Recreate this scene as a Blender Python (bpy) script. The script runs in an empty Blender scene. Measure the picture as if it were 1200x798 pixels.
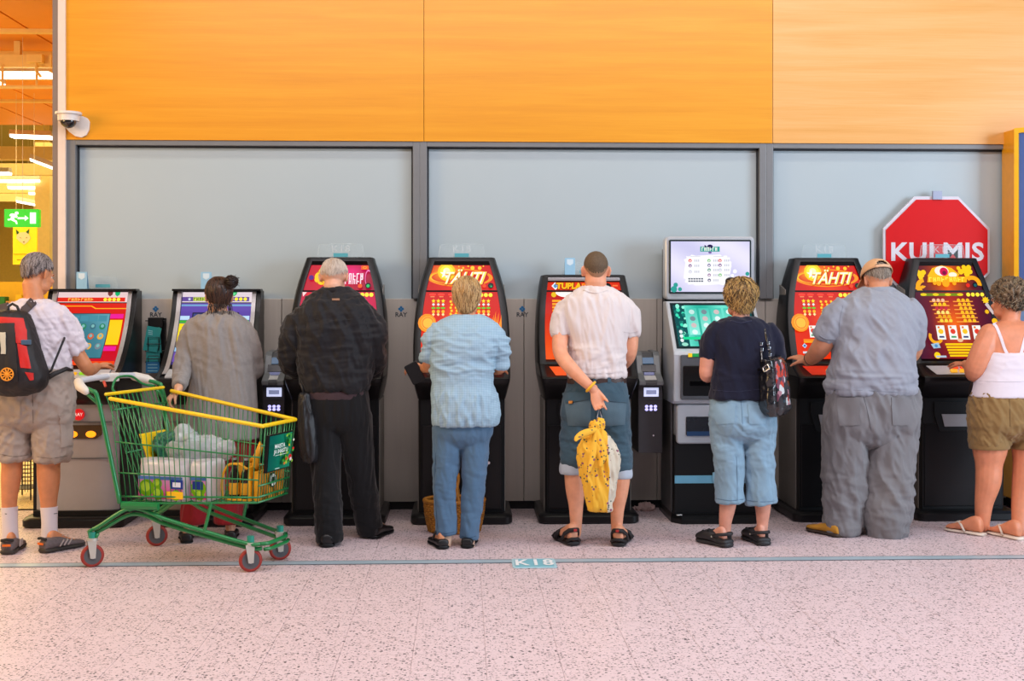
import bpy, bmesh, math, random
import numpy as np
from mathutils import Vector, Matrix

R = math.radians
SC = bpy.context.scene
COL = SC.collection
random.seed(7)

# ------------------------------------------------------------------ camera
F, YAW, EYE, HOR = 1450.0, R(2.25), 1.5, 350.0
cs, sn = math.cos(YAW), math.sin(YAW)
cam_d = bpy.data.cameras.new('camera')
cam = bpy.data.objects.new('camera', cam_d)
COL.objects.link(cam)
cam.location = (0, 0, EYE)
cam.rotation_euler = (R(90), 0, -YAW)
cam_d.sensor_width = 36
cam_d.lens = 36 * F / 1200
cam_d.shift_y = -49 / 1200
cam_d.clip_end = 200
SC.camera = cam

# ------------------------------------------------------------------ light
def lin(c):
    c = c / 255.0
    return c / 12.92 if c <= 0.04045 else ((c + 0.055) / 1.055) ** 2.4
def rgb(t):
    return (lin(t[0]), lin(t[1]), lin(t[2]), 1.0)

w = bpy.data.worlds.new('hall_daylight')
SC.world = w
w.use_nodes = True
w.node_tree.nodes['Background'].inputs[0].default_value = (0.80, 0.90, 1.0, 1)
w.node_tree.nodes['Background'].inputs[1].default_value = 0.16

def area(name, loc, rot, sx, sy, power, col):
    d = bpy.data.lights.new(name, 'AREA')
    d.shape = 'RECTANGLE'; d.size = sx; d.size_y = sy
    d.energy = power; d.color = col
    o = bpy.data.objects.new(name, d); COL.objects.link(o)
    o.location = loc; o.rotation_euler = rot
    return o
# rows of ceiling lamps over the hall
area('ceiling_lamp_hall', (0.8, 4.0, 4.9), (R(18), 0, 0), 8.5, 0.9, 350, (1.0, 0.90, 0.93))
area('ceiling_lamp_wall', (0.4, 7.0, 5.2), (R(14), 0, 0), 8.0, 0.4, 80, (1.0, 0.92, 0.76))
# glazed entrance front on the right, daylight
area('entrance_daylight', (8.2, 3.2, 2.7), (R(84), 0, R(62)), 3.6, 3.0, 560, (0.70, 0.85, 1.0))
# warm shop light spilling out of the store front on the left
area('shop_light', (-6.2, 5.6, 2.9), (R(70), 0, R(-76)), 2.6, 2.2, 240, (1.0, 0.64, 0.28))
area('shop_ceiling_lamp', (-6.0, 12.5, 3.3), (0, 0, 0), 4.0, 5.0, 330, (1.0, 0.80, 0.36))
area('shop_ceiling_lamp_far', (-8.0, 23.0, 4.0), (0, 0, 0), 8.0, 10.0, 800, (1.0, 0.82, 0.42))

SC.view_settings.view_transform = 'Standard'
SC.view_settings.look = 'None'
SC.view_settings.gamma = 1.0
SC.view_settings.use_curve_mapping = False
SC.view_settings.exposure = -0.27

# ------------------------------------------------------------------ pixel -> place
def P(px, py, Y):
    t = (px - 600.0) / F
    k = Y / (-t * sn + cs)
    return Vector(((t * cs + sn) * k, Y, EYE - (py - HOR) / F * k))
def SCL(px, Y):                     # pixels per metre there
    t = (px - 600.0) / F
    return F / (Y / (-t * sn + cs))
def C2W(xc, zc):
    return (xc * cs + zc * sn, -xc * sn + zc * cs)

# ------------------------------------------------------------------ materials
MATS = {}
def mat(name, col, rough=0.5, metal=0.0, var=0.05, vs=18.0, bump=0.0, bs=250.0, emit=0.0,
        coat=0.0, alpha=1.0, stretch=(1, 1, 1), spec=0.5, sheen=0.0, trans=0.0, sss=0.0):
    if name in MATS:
        return MATS[name]
    m = bpy.data.materials.new(name); m.use_nodes = True
    nt = m.node_tree; N = nt.nodes; L = nt.links
    b = N['Principled BSDF']
    c = rgb(col)
    tc = N.new('ShaderNodeTexCoord')
    mp = N.new('ShaderNodeMapping'); mp.inputs['Scale'].default_value = stretch
    L.new(tc.outputs['Object'], mp.inputs['Vector'])
    nz = N.new('ShaderNodeTexNoise'); nz.inputs['Scale'].default_value = vs; nz.inputs['Detail'].default_value = 4
    L.new(mp.outputs['Vector'], nz.inputs['Vector'])
    mx = N.new('ShaderNodeMix'); mx.data_type = 'RGBA'
    mx.inputs['A'].default_value = tuple(min(1, x * (1 + var * 2)) for x in c[:3]) + (1,)
    mx.inputs['B'].default_value = tuple(x * (1 - var * 2) for x in c[:3]) + (1,)
    L.new(nz.outputs['Fac'], mx.inputs['Factor'])
    L.new(mx.outputs['Result'], b.inputs['Base Color'])
    b.inputs['Roughness'].default_value = rough
    b.inputs['Metallic'].default_value = metal
    b.inputs['Coat Weight'].default_value = coat
    b.inputs['Coat Roughness'].default_value = 0.12
    b.inputs['Specular IOR Level'].default_value = spec
    b.inputs['Alpha'].default_value = alpha
    b.inputs['Sheen Weight'].default_value = sheen
    b.inputs['Transmission Weight'].default_value = trans
    if sss:
        b.inputs['Subsurface Weight'].default_value = sss
        b.inputs['Subsurface Radius'].default_value = (0.012, 0.005, 0.003)
        b.inputs['Subsurface Scale'].default_value = 1.0
    if emit:
        L.new(mx.outputs['Result'], b.inputs['Emission Color'])
        b.inputs['Emission Strength'].default_value = emit
    if bump:
        n2 = N.new('ShaderNodeTexNoise'); n2.inputs['Scale'].default_value = bs; n2.inputs['Detail'].default_value = 3
        L.new(mp.outputs['Vector'], n2.inputs['Vector'])
        bp = N.new('ShaderNodeBump'); bp.inputs['Strength'].default_value = bump; bp.inputs['Distance'].default_value = 0.004
        L.new(n2.outputs['Fac'], bp.inputs['Height'])
        L.new(bp.outputs['Normal'], b.inputs['Normal'])
    MATS[name] = m
    return m

def art_mat(name='backlit_print', emit=1.1, base=0.25):
    if name in MATS:
        return MATS[name]
    m = bpy.data.materials.new(name); m.use_nodes = True
    nt = m.node_tree; N = nt.nodes; L = nt.links
    b = N['Principled BSDF']
    at = N.new('ShaderNodeVertexColor'); at.layer_name = 'ink'
    ml = N.new('ShaderNodeMix'); ml.data_type = 'RGBA'; ml.blend_type = 'MULTIPLY'
    ml.inputs['Factor'].default_value = 1.0
    ml.inputs['B'].default_value = (base, base, base, 1)
    L.new(at.outputs['Color'], ml.inputs['A'])
    L.new(ml.outputs['Result'], b.inputs['Base Color'])
    L.new(at.outputs['Color'], b.inputs['Emission Color'])
    b.inputs['Emission Strength'].default_value = emit
    b.inputs['Roughness'].default_value = 0.3
    b.inputs['Specular IOR Level'].default_value = 0.15
    MATS[name] = m
    return m

# ------------------------------------------------------------------ mesh helpers
ORG = {}
def setp(o, parent):
    if parent is not None:
        o.parent = parent
        ORG[o.name] = ORG[parent.name]
    else:
        ORG[o.name] = Vector((0, 0, 0))
def tag(o, label=None, cat=None, group=None, kind=None):
    if label: o['label'] = label
    if cat: o['category'] = cat
    if group: o['group'] = group
    if kind: o['kind'] = kind
    return o
def thing(name, loc, label, cat, group=None):
    o = bpy.data.objects.new(name, None); COL.objects.link(o)
    o.empty_display_size = 0.1
    o.location = loc
    ORG[o.name] = Vector(loc)
    return tag(o, label, cat, group)

def crom(pts, n):
    """Catmull-Rom through rows of numbers, n steps per span"""
    a = np.array(pts, float)
    if len(a) < 3:
        ts = np.linspace(0, 1, n + 1)[:, None]
        return a[0] * (1 - ts) + a[-1] * ts
    out = []
    for i in range(len(a) - 1):
        p0 = a[max(i - 1, 0)]; p1 = a[i]; p2 = a[i + 1]; p3 = a[min(i + 2, len(a) - 1)]
        for k in range(n):
            t = k / n
            out.append(0.5 * ((2 * p1) + (-p0 + p2) * t + (2 * p0 - 5 * p1 + 4 * p2 - p3) * t * t + (-p0 + 3 * p1 - 3 * p2 + p3) * t ** 3))
    out.append(a[-1])
    return np.array(out)

class MB:
    def __init__(s):
        s.v = []; s.f = []
    def add(s, vs, fs):
        o = len(s.v)
        s.v.extend([tuple(map(float, v)) for v in vs])
        s.f.extend([tuple(i + o for i in f) for f in fs])
        return s
    def box(s, c, d, rz=0.0, rx=0.0, ry=0.0):
        M = Matrix.Rotation(rz, 3, 'Z') @ Matrix.Rotation(ry, 3, 'Y') @ Matrix.Rotation(rx, 3, 'X')
        vs = []
        for x in (-.5, .5):
            for y in (-.5, .5):
                for z in (-.5, .5):
                    vs.append(Vector(c) + M @ Vector((x * d[0], y * d[1], z * d[2])))
        return s.add(vs, [(0, 1, 3, 2), (4, 6, 7, 5), (0, 4, 5, 1), (2, 3, 7, 6), (0, 2, 6, 4), (1, 5, 7, 3)])
    def span(s, a, b):
        return s.box([(a[i] + b[i]) / 2 for i in range(3)], [abs(a[i] - b[i]) for i in range(3)])
    def rbox(s, c, d, r=0.01, rz=0.0, axis='y', n=4, rx=0.0):
        """box whose outline (seen along axis) has rounded corners, edges of the caps chamfered"""
        ax = {'x': 0, 'y': 1, 'z': 2}[axis]
        i, j = [k for k in range(3) if k != ax]
        hw, hh, hd = d[i] / 2, d[j] / 2, d[ax] / 2
        r = min(r, hw * .98, hh * .98); ch = min(r * .35, hd * .6)
        def outline(off):
            o = []
            for q, (sx, sy) in enumerate(((1, 1), (-1, 1), (-1, -1), (1, -1))):
                for k in range(n + 1):
                    a = math.pi / 2 * (q + k / n)
                    o.append((sx * (hw - r) + math.cos(a) * (r - off), sy * (hh - r) + math.sin(a) * (r - off)))
            return o
        rings = []
        for dd, off in ((-hd, ch), (-hd + ch, 0), (hd - ch, 0), (hd, ch)):
            ring = []
            for (a, b) in outline(off):
                p = [0, 0, 0]; p[i] = a; p[j] = b; p[ax] = dd
                ring.append(Vector(p))
            rings.append(ring)
        M = Matrix.Rotation(rz, 3, 'Z') @ Matrix.Rotation(rx, 3, 'X')
        rings = [[Vector(c) + M @ p for p in rg] for rg in rings]
        return s.loft(rings)
    def loft(s, rings, cap=True, closed=True):
        n = len(rings[0]); vs = [p for r in rings for p in r]; fs = []
        for a in range(len(rings) - 1):
            for k in range(n if closed else n - 1):
                k2 = (k + 1) % n
                fs.append((a * n + k, a * n + k2, (a + 1) * n + k2, (a + 1) * n + k))
        if cap:
            fs.append(tuple(range(n - 1, -1, -1)))
            fs.append(tuple((len(rings) - 1) * n + k for k in range(n)))
        return s.add(vs, fs)
    def prism(s, pts, a, b, axis='y'):
        """2D polygon extruded along an axis from a to b; pts in the two other axes, in order"""
        ax = {'x': 0, 'y': 1, 'z': 2}[axis]; i, j = [k for k in range(3) if k != ax]
        rings = []
        for q in (a, b):
            ring = []
            for (u, v_) in pts:
                p = [0, 0, 0]; p[i] = u; p[j] = v_; p[ax] = q; ring.append(p)
            rings.append(ring)
        return s.loft(rings)
    def tube(s, pts, r, n=8, closed=False, cap=True, round_caps=False, flat=None):
        """tube through points; r number or list. flat=(vector,factor) squashes the section along a vector"""
        pts = [Vector(p) for p in pts]; m = len(pts)
        rr = [r] * m if isinstance(r, (int, float)) else list(r)
        tan = []
        for i in range(m):
            if closed: t = pts[(i + 1) % m] - pts[(i - 1) % m]
            else: t = pts[min(i + 1, m - 1)] - pts[max(i - 1, 0)]
            tan.append(t.normalized() if t.length > 1e-9 else Vector((0, 0, 1)))
        ref = Vector((0, 0, 1)) if abs(tan[0].z) < 0.9 else Vector((1, 0, 0))
        u = tan[0].cross(ref).normalized(); rings = []
        seq = []
        for i in range(m):
            if i:
                ax = tan[i - 1].cross(tan[i])
                if ax.length > 1e-8:
                    u = Matrix.Rotation(tan[i - 1].angle(tan[i]), 3, ax.normalized()) @ u
            u = (u - tan[i] * u.dot(tan[i])).normalized()
            seq.append((pts[i], tan[i], u.copy(), rr[i]))
        if round_caps and not closed:
            a = seq[0]; b = seq[-1]
            pre = [(a[0] - a[1] * a[3] * math.sin(q), a[1], a[2], a[3] * max(0.05, math.cos(q))) for q in (1.45, 1.0, 0.5)]
            post = [(b[0] + b[1] * b[3] * math.sin(q), b[1], b[2], b[3] * max(0.05, math.cos(q))) for q in (0.5, 1.0, 1.45)]
            seq = pre + seq + post
        for (p, t, u_, r_) in seq:
            w_ = t.cross(u_); ring = []
            for k in range(n):
                a = 2 * math.pi * k / n
                o = u_ * math.cos(a) * r_ + w_ * math.sin(a) * r_
                if flat is not None:
                    fv = flat[0]
                    o = o - fv * (o.dot(fv)) * (1 - flat[1])
                ring.append(p + o)
            rings.append(ring)
        if closed:
            rings.append(rings[0])
            return s.loft(rings, cap=False)
        return s.loft(rings, cap=cap)
    def ball(s, c, r, M=None, nu=18, nv=12):
        if isinstance(r, (int, float)): r = (r, r, r)
        M = M or Matrix.Identity(3); c = Vector(c)
        vs = [c + M @ Vector((0, 0, r[2]))]
        for j in range(1, nv):
            th = math.pi * j / nv
            for i in range(nu):
                ph = 2 * math.pi * i / nu
                vs.append(c + M @ Vector((r[0] * math.sin(th) * math.cos(ph), r[1] * math.sin(th) * math.sin(ph), r[2] * math.cos(th))))
        vs.append(c - M @ Vector((0, 0, r[2])))
        fs = [(0, 1 + i, 1 + (i + 1) % nu) for i in range(nu)]
        for j in range(nv - 2):
            for i in range(nu):
                a = 1 + j * nu + i; b = 1 + j * nu + (i + 1) % nu
                fs.append((a, a + nu, b + nu, b))
        e = len(vs) - 1; o = 1 + (nv - 2) * nu
        fs += [(e, o + (i + 1) % nu, o + i) for i in range(nu)]
        return s.add(vs, fs)
    def cyl(s, a, b, r, n=16, r2=None):
        return s.tube([a, b], [r, r if r2 is None else r2], n)
    def build(s, name, m, parent=None, smooth=False, bevel=0.0, label=None, cat=None, group=None, kind=None, auto=None):
        me = bpy.data.meshes.new(name)
        o = bpy.data.objects.new(name, me); COL.objects.link(o)
        setp(o, parent)
        og = ORG[o.name]
        me.from_pydata([(v[0] - og[0], v[1] - og[1], v[2] - og[2]) for v in s.v], [], s.f)
        bm = bmesh.new(); bm.from_mesh(me)
        bmesh.ops.recalc_face_normals(bm, faces=bm.faces)
        if bevel:
            bmesh.ops.bevel(bm, geom=[e for e in bm.edges if len(e.link_faces) == 2 and e.calc_face_angle(0) > 0.6],
                            offset=bevel, segments=2, affect='EDGES', profile=0.6)
        bm.to_mesh(me); bm.free()
        if smooth:
            me.polygons.foreach_set('use_smooth', [True] * len(me.polygons))
            if auto:
                try: me.set_sharp_from_angle(angle=R(auto))
                except Exception: pass
        if m: me.materials.append(m)
        return tag(o, label, cat, group, kind)

# ---- numpy value noise
def _h(ix, iy, iz, seed):
    n = (ix * 374761393 + iy * 668265263 + iz * 1274126177 + seed * 974711) & 0x7fffffff
    n = ((n ^ (n >> 13)) * 1274126177) & 0x7fffffff
    return ((n ^ (n >> 16)) & 0xffff) / 65535.0
def vnoise(p, seed=0):
    f = np.floor(p).astype(np.int64); t = p - f
    t = t * t * (3 - 2 * t)
    o = 0
    for dx in (0, 1):
        wx = t[:, 0] if dx else 1 - t[:, 0]
        for dy in (0, 1):
            wy = t[:, 1] if dy else 1 - t[:, 1]
            for dz in (0, 1):
                wz = t[:, 2] if dz else 1 - t[:, 2]
                o = o + wx * wy * wz * _h(f[:, 0] + dx, f[:, 1] + dy, f[:, 2] + dz, seed)
    return o
def ridge(p, seed=0):
    return 1 - np.abs(2 * vnoise(p, seed) - 1)

def remesh(mb, name, m, parent, voxel=0.008, smooth=6, disp=None, label=None, factor=0.5):
    """fuse overlapping closed shapes into one continuous skin, smooth it, displace along normals"""
    tmp = bpy.data.meshes.new('tmp'); tmp.from_pydata(mb.v, [], mb.f)
    bm = bmesh.new(); bm.from_mesh(tmp)
    bmesh.ops.recalc_face_normals(bm, faces=bm.faces); bm.to_mesh(tmp); bm.free()
    to = bpy.data.objects.new('tmp', tmp); COL.objects.link(to)
    md = to.modifiers.new('r', 'REMESH'); md.mode = 'VOXEL'; md.voxel_size = voxel
    if smooth:
        sm = to.modifiers.new('s', 'SMOOTH'); sm.factor = factor; sm.iterations = smooth
    dg = bpy.context.evaluated_depsgraph_get(); dg.update()
    me = bpy.data.meshes.new_from_object(to.evaluated_get(dg))
    bpy.data.objects.remove(to); bpy.data.meshes.remove(tmp)
    n = len(me.vertices)
    co = np.empty(n * 3); me.vertices.foreach_get('co', co); co = co.reshape(-1, 3)
    if disp is not None:
        no = np.empty(n * 3); me.vertices.foreach_get('normal', no); no = no.reshape(-1, 3)
        co = co + no * disp(co)[:, None]
    o = bpy.data.objects.new(name, me); COL.objects.link(o)
    setp(o, parent)
    co = co - np.array(ORG[o.name])
    me.vertices.foreach_set('co', co.ravel())
    me.polygons.foreach_set('use_smooth', [True] * len(me.polygons))
    me.name = name
    me.materials.clear(); me.materials.append(m); me.update()
    if label: o['label'] = label
    return o

# ---- text as mesh (flat triangles in x,y), cached
def text_tris(body, size=1.0, shear=0.0, bold=0.0, space=1.0):
    cu = bpy.data.curves.new('t', 'FONT'); cu.body = body; cu.size = size; cu.shear = shear
    cu.offset = bold; cu.align_x = 'CENTER'; cu.align_y = 'CENTER'; cu.space_character = space
    cu.resolution_u = 3
    to = bpy.data.objects.new('t', cu); COL.objects.link(to)
    dg = bpy.context.evaluated_depsgraph_get(); dg.update()
    me = bpy.data.meshes.new_from_object(to.evaluated_get(dg))
    vs = [tuple(v.co) for v in me.vertices]; fs = [tuple(p.vertices) for p in me.polygons]
    bpy.data.objects.remove(to); bpy.data.curves.remove(cu); bpy.data.meshes.remove(me)
    return vs, fs

class ART:
    """flat print: coloured polygons laid in thin layers on a surface; mp(x, z, layer) gives the place"""
    def __init__(s, mp):
        s.v = []; s.f = []; s.c = []; s.mp = mp; s.k = 0
    def poly(s, pts, col, cols=None, same=False):
        if not same: s.k += 1
        o = len(s.v)
        s.v += [s.mp(x, z, s.k) for x, z in pts]
        s.f.append(tuple(range(o, o + len(pts))))
        s.c.append(cols if cols else [col] * len(pts))
        return s
    sub = 1
    def rect(s, x0, z0, x1, z1, col, col2=None, same=False):
        if s.sub > 1 and abs(z1 - z0) > .02:
            if not same: s.k += 1
            n = max(1, int(abs(z1 - z0) / .012)); c2 = col2 or col
            mixc = lambda t: tuple(col[i] * (1 - t) + c2[i] * t for i in range(3))
            for j in range(n):
                za, zb = z0 + (z1 - z0) * j / n, z0 + (z1 - z0) * (j + 1) / n
                s.poly([(x0, za), (x1, za), (x1, zb), (x0, zb)], None, [mixc(j / n)] * 2 + [mixc((j + 1) / n)] * 2, same=True)
            return s
        cols = [col, col, col2, col2] if col2 else None
        return s.poly([(x0, z0), (x1, z0), (x1, z1), (x0, z1)], col, cols, same)
    def grad(s, x0, z0, x1, z1, fn, nx=10, nz=10):
        if s.sub > 1: nz = max(nz, int(abs(z1 - z0) / .012))
        s.k += 1
        for i in range(nx):
            for j in range(nz):
                xs = [x0 + (x1 - x0) * q / nx for q in (i, i + 1)]; zs = [z0 + (z1 - z0) * q / nz for q in (j, j + 1)]
                pts = [(xs[0], zs[0]), (xs[1], zs[0]), (xs[1], zs[1]), (xs[0], zs[1])]
                s.poly(pts, None, [fn(*p) for p in pts], same=True)
        return s
    def disc(s, x, z, r, col, rz=None, n=14, same=False):
        return s.poly([(x + r * math.cos(2 * math.pi * k / n), z + (rz or r) * math.sin(2 * math.pi * k / n)) for k in range(n)], col, same=same)
    def star(s, x, z, r, col, n=5, inner=.45, same=False):
        return s.poly([(x + (r if k % 2 == 0 else r * inner) * math.sin(math.pi * k / n), z + (r if k % 2 == 0 else r * inner) * math.cos(math.pi * k / n)) for k in range(2 * n)], col, same=same)
    def ring(s, x, z, rx, rz, t, col, a0=0, a1=360, n=40):
        s.k += 1
        for k in range(n):
            q = [R(a0 + (a1 - a0) * (k + e) / n) for e in (0, 1)]
            s.poly([(x + rx * math.cos(q[0]), z + rz * math.sin(q[0])), (x + rx * math.cos(q[1]), z + rz * math.sin(q[1])),
                    (x + (rx - t) * math.cos(q[1]), z + (rz - t * rz / rx) * math.sin(q[1])), (x + (rx - t) * math.cos(q[0]), z + (rz - t * rz / rx) * math.sin(q[0]))], col, same=True)
        return s
    def text(s, body, x, z, size, col, shear=0.0, bold=0.0, wide=1.0, rot=0.0, space=1.0):
        vs, fs = text_tris(body, size, shear, bold, space)
        s.k += 1; o = len(s.v)
        ca, sa = math.cos(rot), math.sin(rot)
        for v in vs:
            a, b = v[0] * wide, v[1]
            s.v.append(s.mp(x + a * ca - b * sa, z + a * sa + b * ca, s.k))
        for f in fs:
            s.f.append(tuple(i + o for i in f)); s.c.append([col] * len(f))
        return s
    def build(s, name, m, parent, label=None):
        me = bpy.data.meshes.new(name); o = bpy.data.objects.new(name, me); COL.objects.link(o)
        setp(o, parent); og = ORG[o.name]
        me.from_pydata([(v[0] - og[0], v[1] - og[1], v[2] - og[2]) for v in s.v], [], s.f)
        ca = me.color_attributes.new('ink', 'FLOAT_COLOR', 'CORNER')
        flat = []
        for cl in s.c:
            for c in cl:
                flat += list(rgb(c))
        ca.data.foreach_set('color', flat)
        me.materials.append(m)
        if label: o['label'] = label
        return o

# ================================================================== THE SETTING
WY = 8.80                                # face of the lower wall
XL = P(62, 300, WY).x; XR = 6.4

def terrazzo(name, base, dark):
    m = bpy.data.materials.new(name); m.use_nodes = True
    nt = m.node_tree; N = nt.nodes; L = nt.links; b = N['Principled BSDF']
    g = N.new('ShaderNodeNewGeometry')
    wob = N.new('ShaderNodeTexNoise'); wob.inputs['Scale'].default_value = 60
    L.new(g.outputs['Position'], wob.inputs['Vector'])
    va = N.new('ShaderNodeVectorMath'); va.operation = 'MULTIPLY_ADD'
    va.inputs[1].default_value = (0.02, 0.02, 0.0)
    L.new(wob.outputs['Color'], va.inputs[0]); L.new(g.outputs['Position'], va.inputs[2])
    cur = None
    def chips(scale, thr, rad, col, prev):
        v = N.new('ShaderNodeTexVoronoi'); v.inputs['Scale'].default_value = scale
        L.new(va.outputs[0], v.inputs['Vector'])
        sp = N.new('ShaderNodeSeparateColor'); L.new(v.outputs['Color'], sp.inputs[0])
        lt = N.new('ShaderNodeMath'); lt.operation = 'LESS_THAN'; lt.inputs[1].default_value = thr
        L.new(sp.outputs[0], lt.inputs[0])
        ld = N.new('ShaderNodeMath'); ld.operation = 'LESS_THAN'; ld.inputs[1].default_value = rad
        L.new(v.outputs['Distance'], ld.inputs[0])
        mu = N.new('ShaderNodeMath'); mu.operation = 'MULTIPLY'
        L.new(lt.outputs[0], mu.inputs[0]); L.new(ld.outputs[0], mu.inputs[1])
        mx = N.new('ShaderNodeMix'); mx.data_type = 'RGBA'
        L.new(mu.outputs[0], mx.inputs['Factor'])
        if prev is None: mx.inputs['A'].default_value = rgb(base)
        else: L.new(prev, mx.inputs['A'])
        mx.inputs['B'].default_value = rgb(col)
        return mx.outputs['Result']
    nz = N.new('ShaderNodeTexNoise'); nz.inputs['Scale'].default_value = 35; nz.inputs['Detail'].default_value = 5
    L.new(g.outputs['Position'], nz.inputs['Vector'])
    m0 = N.new('ShaderNodeMix'); m0.data_type = 'RGBA'
    m0.inputs['A'].default_value = rgb(tuple(min(255, c + 10) for c in base)); m0.inputs['B'].default_value = rgb(tuple(c - 14 for c in base))
    L.new(nz.outputs['Fac'], m0.inputs['Factor'])
    cur = m0.outputs['Result']
    cur = chips(95, 0.25, 0.42, tuple(c - 42 for c in base), cur)
    cur = chips(62, 0.30, 0.35, dark, cur)
    cur = chips(120, 0.20, 0.42, tuple(int(c * .6) for c in base), cur)
    L.new(cur, b.inputs['Base Color'])
    b.inputs['Roughness'].default_value = 0.42
    return m

m_floor = terrazzo('terrazzo', (222, 202, 206), (80, 72, 76))
m_grout = mat('grout', (186, 172, 172), .8, var=.1, vs=40)
TS = 0.307
TX = P(562.5, 662, 6.97).x
TY0 = 7.06 + 0.06
fl = MB().span((-16, -3, -0.2), (9, 40, -0.004)).build('floor', m_grout, kind='structure')
# one tile, shared by all
tm = MB()
def tile_geo(tm, x, y):
    h = TS / 2 - 0.0006; c = 0.0010; z0, z1 = -0.012, 0.0
    rg = lambda q, z: [(x - q, y - q, z), (x + q, y - q, z), (x + q, y + q, z), (x - q, y + q, z)]
    tm.loft([rg(h, z0), rg(h, z1 - c), rg(h - c, z1)])
tile_geo(tm, 0, 0)
tile0 = tm.build('floor_tile', m_floor, fl)
tile_me = tile0.data
rest = MB(); tiles = []
for j in range(-26, 7):
    for i in range(-36, 26):
        x = TX + (i + .5) * TS; y = TY0 + (j + .5) * TS
        if y > WY + .1: continue
        xc = x * cs - y * sn; zc = x * sn + y * cs
        vis = False
        if zc > 3.5:
            for ex in (-TS / 2, TS / 2):
                for ey in (-TS / 2, TS / 2):
                    a = (x + ex) * cs - (y + ey) * sn; d = (x + ex) * sn + (y + ey) * cs
                    if -605 < F * a / d < 605 and EYE * F / d + HOR < 803: vis = True
        if vis: tiles.append((x, y, zc))
        else: tile_geo(rest, x, y)
tiles.sort(key=lambda t: t[2])
for k, (x, y, zc) in enumerate(tiles):
    if k >= 300:
        tile_geo(rest, x, y); continue
    if k == 0: o = tile0
    else:
        o = tile0.copy(); COL.objects.link(o)
    o.location = (x, y, 0)
rest.build('floor_tile_field', m_floor, fl, kind='stuff')
# shop floor beyond the opening
m_shopfloor = terrazzo('shop_terrazzo', (236, 216, 160), (130, 118, 84))
MB().span((-16, WY + .1, -0.004), (XL - .05, 34, 0.0)).build('shop_paving', m_shopfloor, fl)

# metal strip in the floor with the K18 plate
m_strip = mat('strip_metal', (176, 196, 208), .35, .15, var=.05)
m_dark = mat('dark_joint', (70, 76, 84), .6)
ym = 7.06
t1 = MB().span((-3.9, ym - .040, 0.0005), (5.2, ym + .040, 0.003)).build('trim_1', m_strip, kind='structure')
for yy in (ym - .043, ym + .043):
    MB().span((-3.9, yy - .008, 0.0), (5.2, yy + .008, 0.0022)).build('edge_line', m_dark, t1)
pl = thing('floor_plate', P(625.5, 661, 6.985), 'pale blue floor plate reading K18 set in the metal floor strip', 'sign')
a_, b_ = P(600, 661, 6.985), P(651.5, 661, 6.985)
pc = (a_ + b_) / 2
MB().rbox((pc.x, 6.985, .004), (b_.x - a_.x, .24, .004), .02, axis='z').build('plate', mat('plate_blue', (176, 210, 220), .4), pl)
MB().rbox((pc.x, 6.985, .0058), (b_.x - a_.x - .03, .21, .002), .015, axis='z').build('field', mat('plate_field', (126, 190, 206), .4), pl)
tv, tf = text_tris('K18', .22, bold=.006, space=1.15)
MB().add([(pc.x + v[0] * .56, 6.985 + v[1] * .95, .0085) for v in tv], tf).build('lettering', mat('plate_text', (236, 240, 242), .5), pl)

# ------------------------------------------------ back wall
m_core = mat('wall_core', (120, 116, 112), .8)
wall = MB().span((XL, WY + .06, 0), (XR, WY + .3, 4.4)).build('wall_back', m_core, kind='structure')
m_panel = mat('brushed_wall_panel', (192, 184, 174), .45, .05, var=.04, vs=3, stretch=(14, 14, .6), bump=.05, bs=120)
xs = [P(p, 400, WY).x for p in (78, 330, 492, 614, 770, 897, 1045, 1173)] + [XR]
for a, b in zip(xs[:-1], xs[1:]):
    MB().box(((a + b) / 2, WY + .03, .78), (b - a - .004, .06, 1.44)).build('wall_panel', m_panel, wall, bevel=.003)
MB().span((xs[0], WY + .035, 0), (XR, WY + .06, .075)).build('kick_plate', mat('kick_black', (26, 25, 26), .5), wall)
# shallow sill line where panel meets glass
# wood cladding above
def wood(nm, c0, c1, c2):
    m = bpy.data.materials.new(nm); m.use_nodes = True
    nt = m.node_tree; N = nt.nodes; L = nt.links; b = N['Principled BSDF']
    tc = N.new('ShaderNodeTexCoord'); mp = N.new('ShaderNodeMapping')
    mp.inputs['Scale'].default_value = (.35, 1, 7)
    L.new(tc.outputs['Object'], mp.inputs['Vector'])
    nz = N.new('ShaderNodeTexNoise'); nz.inputs['Scale'].default_value = 2.2; nz.inputs['Detail'].default_value = 6; nz.inputs['Distortion'].default_value = .6
    L.new(mp.outputs[0], nz.inputs['Vector'])
    mp2 = N.new('ShaderNodeMapping'); mp2.inputs['Scale'].default_value = (1.2, 1, 60)
    L.new(tc.outputs['Object'], mp2.inputs['Vector'])
    n2 = N.new('ShaderNodeTexNoise'); n2.inputs['Scale'].default_value = 3; n2.inputs['Detail'].default_value = 3
    L.new(mp2.outputs[0], n2.inputs['Vector'])
    ad = N.new('ShaderNodeMath'); ad.operation = 'MULTIPLY_ADD'; ad.inputs[1].default_value = .45
    L.new(n2.outputs['Fac'], ad.inputs[0]); L.new(nz.outputs['Fac'], ad.inputs[2])
    cr = N.new('ShaderNodeValToRGB')
    e = cr.color_ramp.elements
    e[0].position = .45; e[0].color = rgb(c0); e[1].position = .98; e[1].color = rgb(c2)
    el = cr.color_ramp.elements.new(.70); el.color = rgb(c1)
    L.new(ad.outputs[0], cr.inputs[0]); L.new(cr.outputs[0], b.inputs['Base Color'])
    b.inputs['Roughness'].default_value = .36
    b.inputs['Coat Weight'].default_value = .12; b.inputs['Coat Roughness'].default_value = .3
    bp = N.new('ShaderNodeBump'); bp.inputs['Strength'].default_value = .04
    L.new(n2.outputs['Fac'], bp.inputs['Height']); L.new(bp.outputs[0], b.inputs['Normal'])
    return m
m_wood = wood('wood_veneer', (218, 142, 10), (224, 150, 16), (230, 159, 28))
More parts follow.
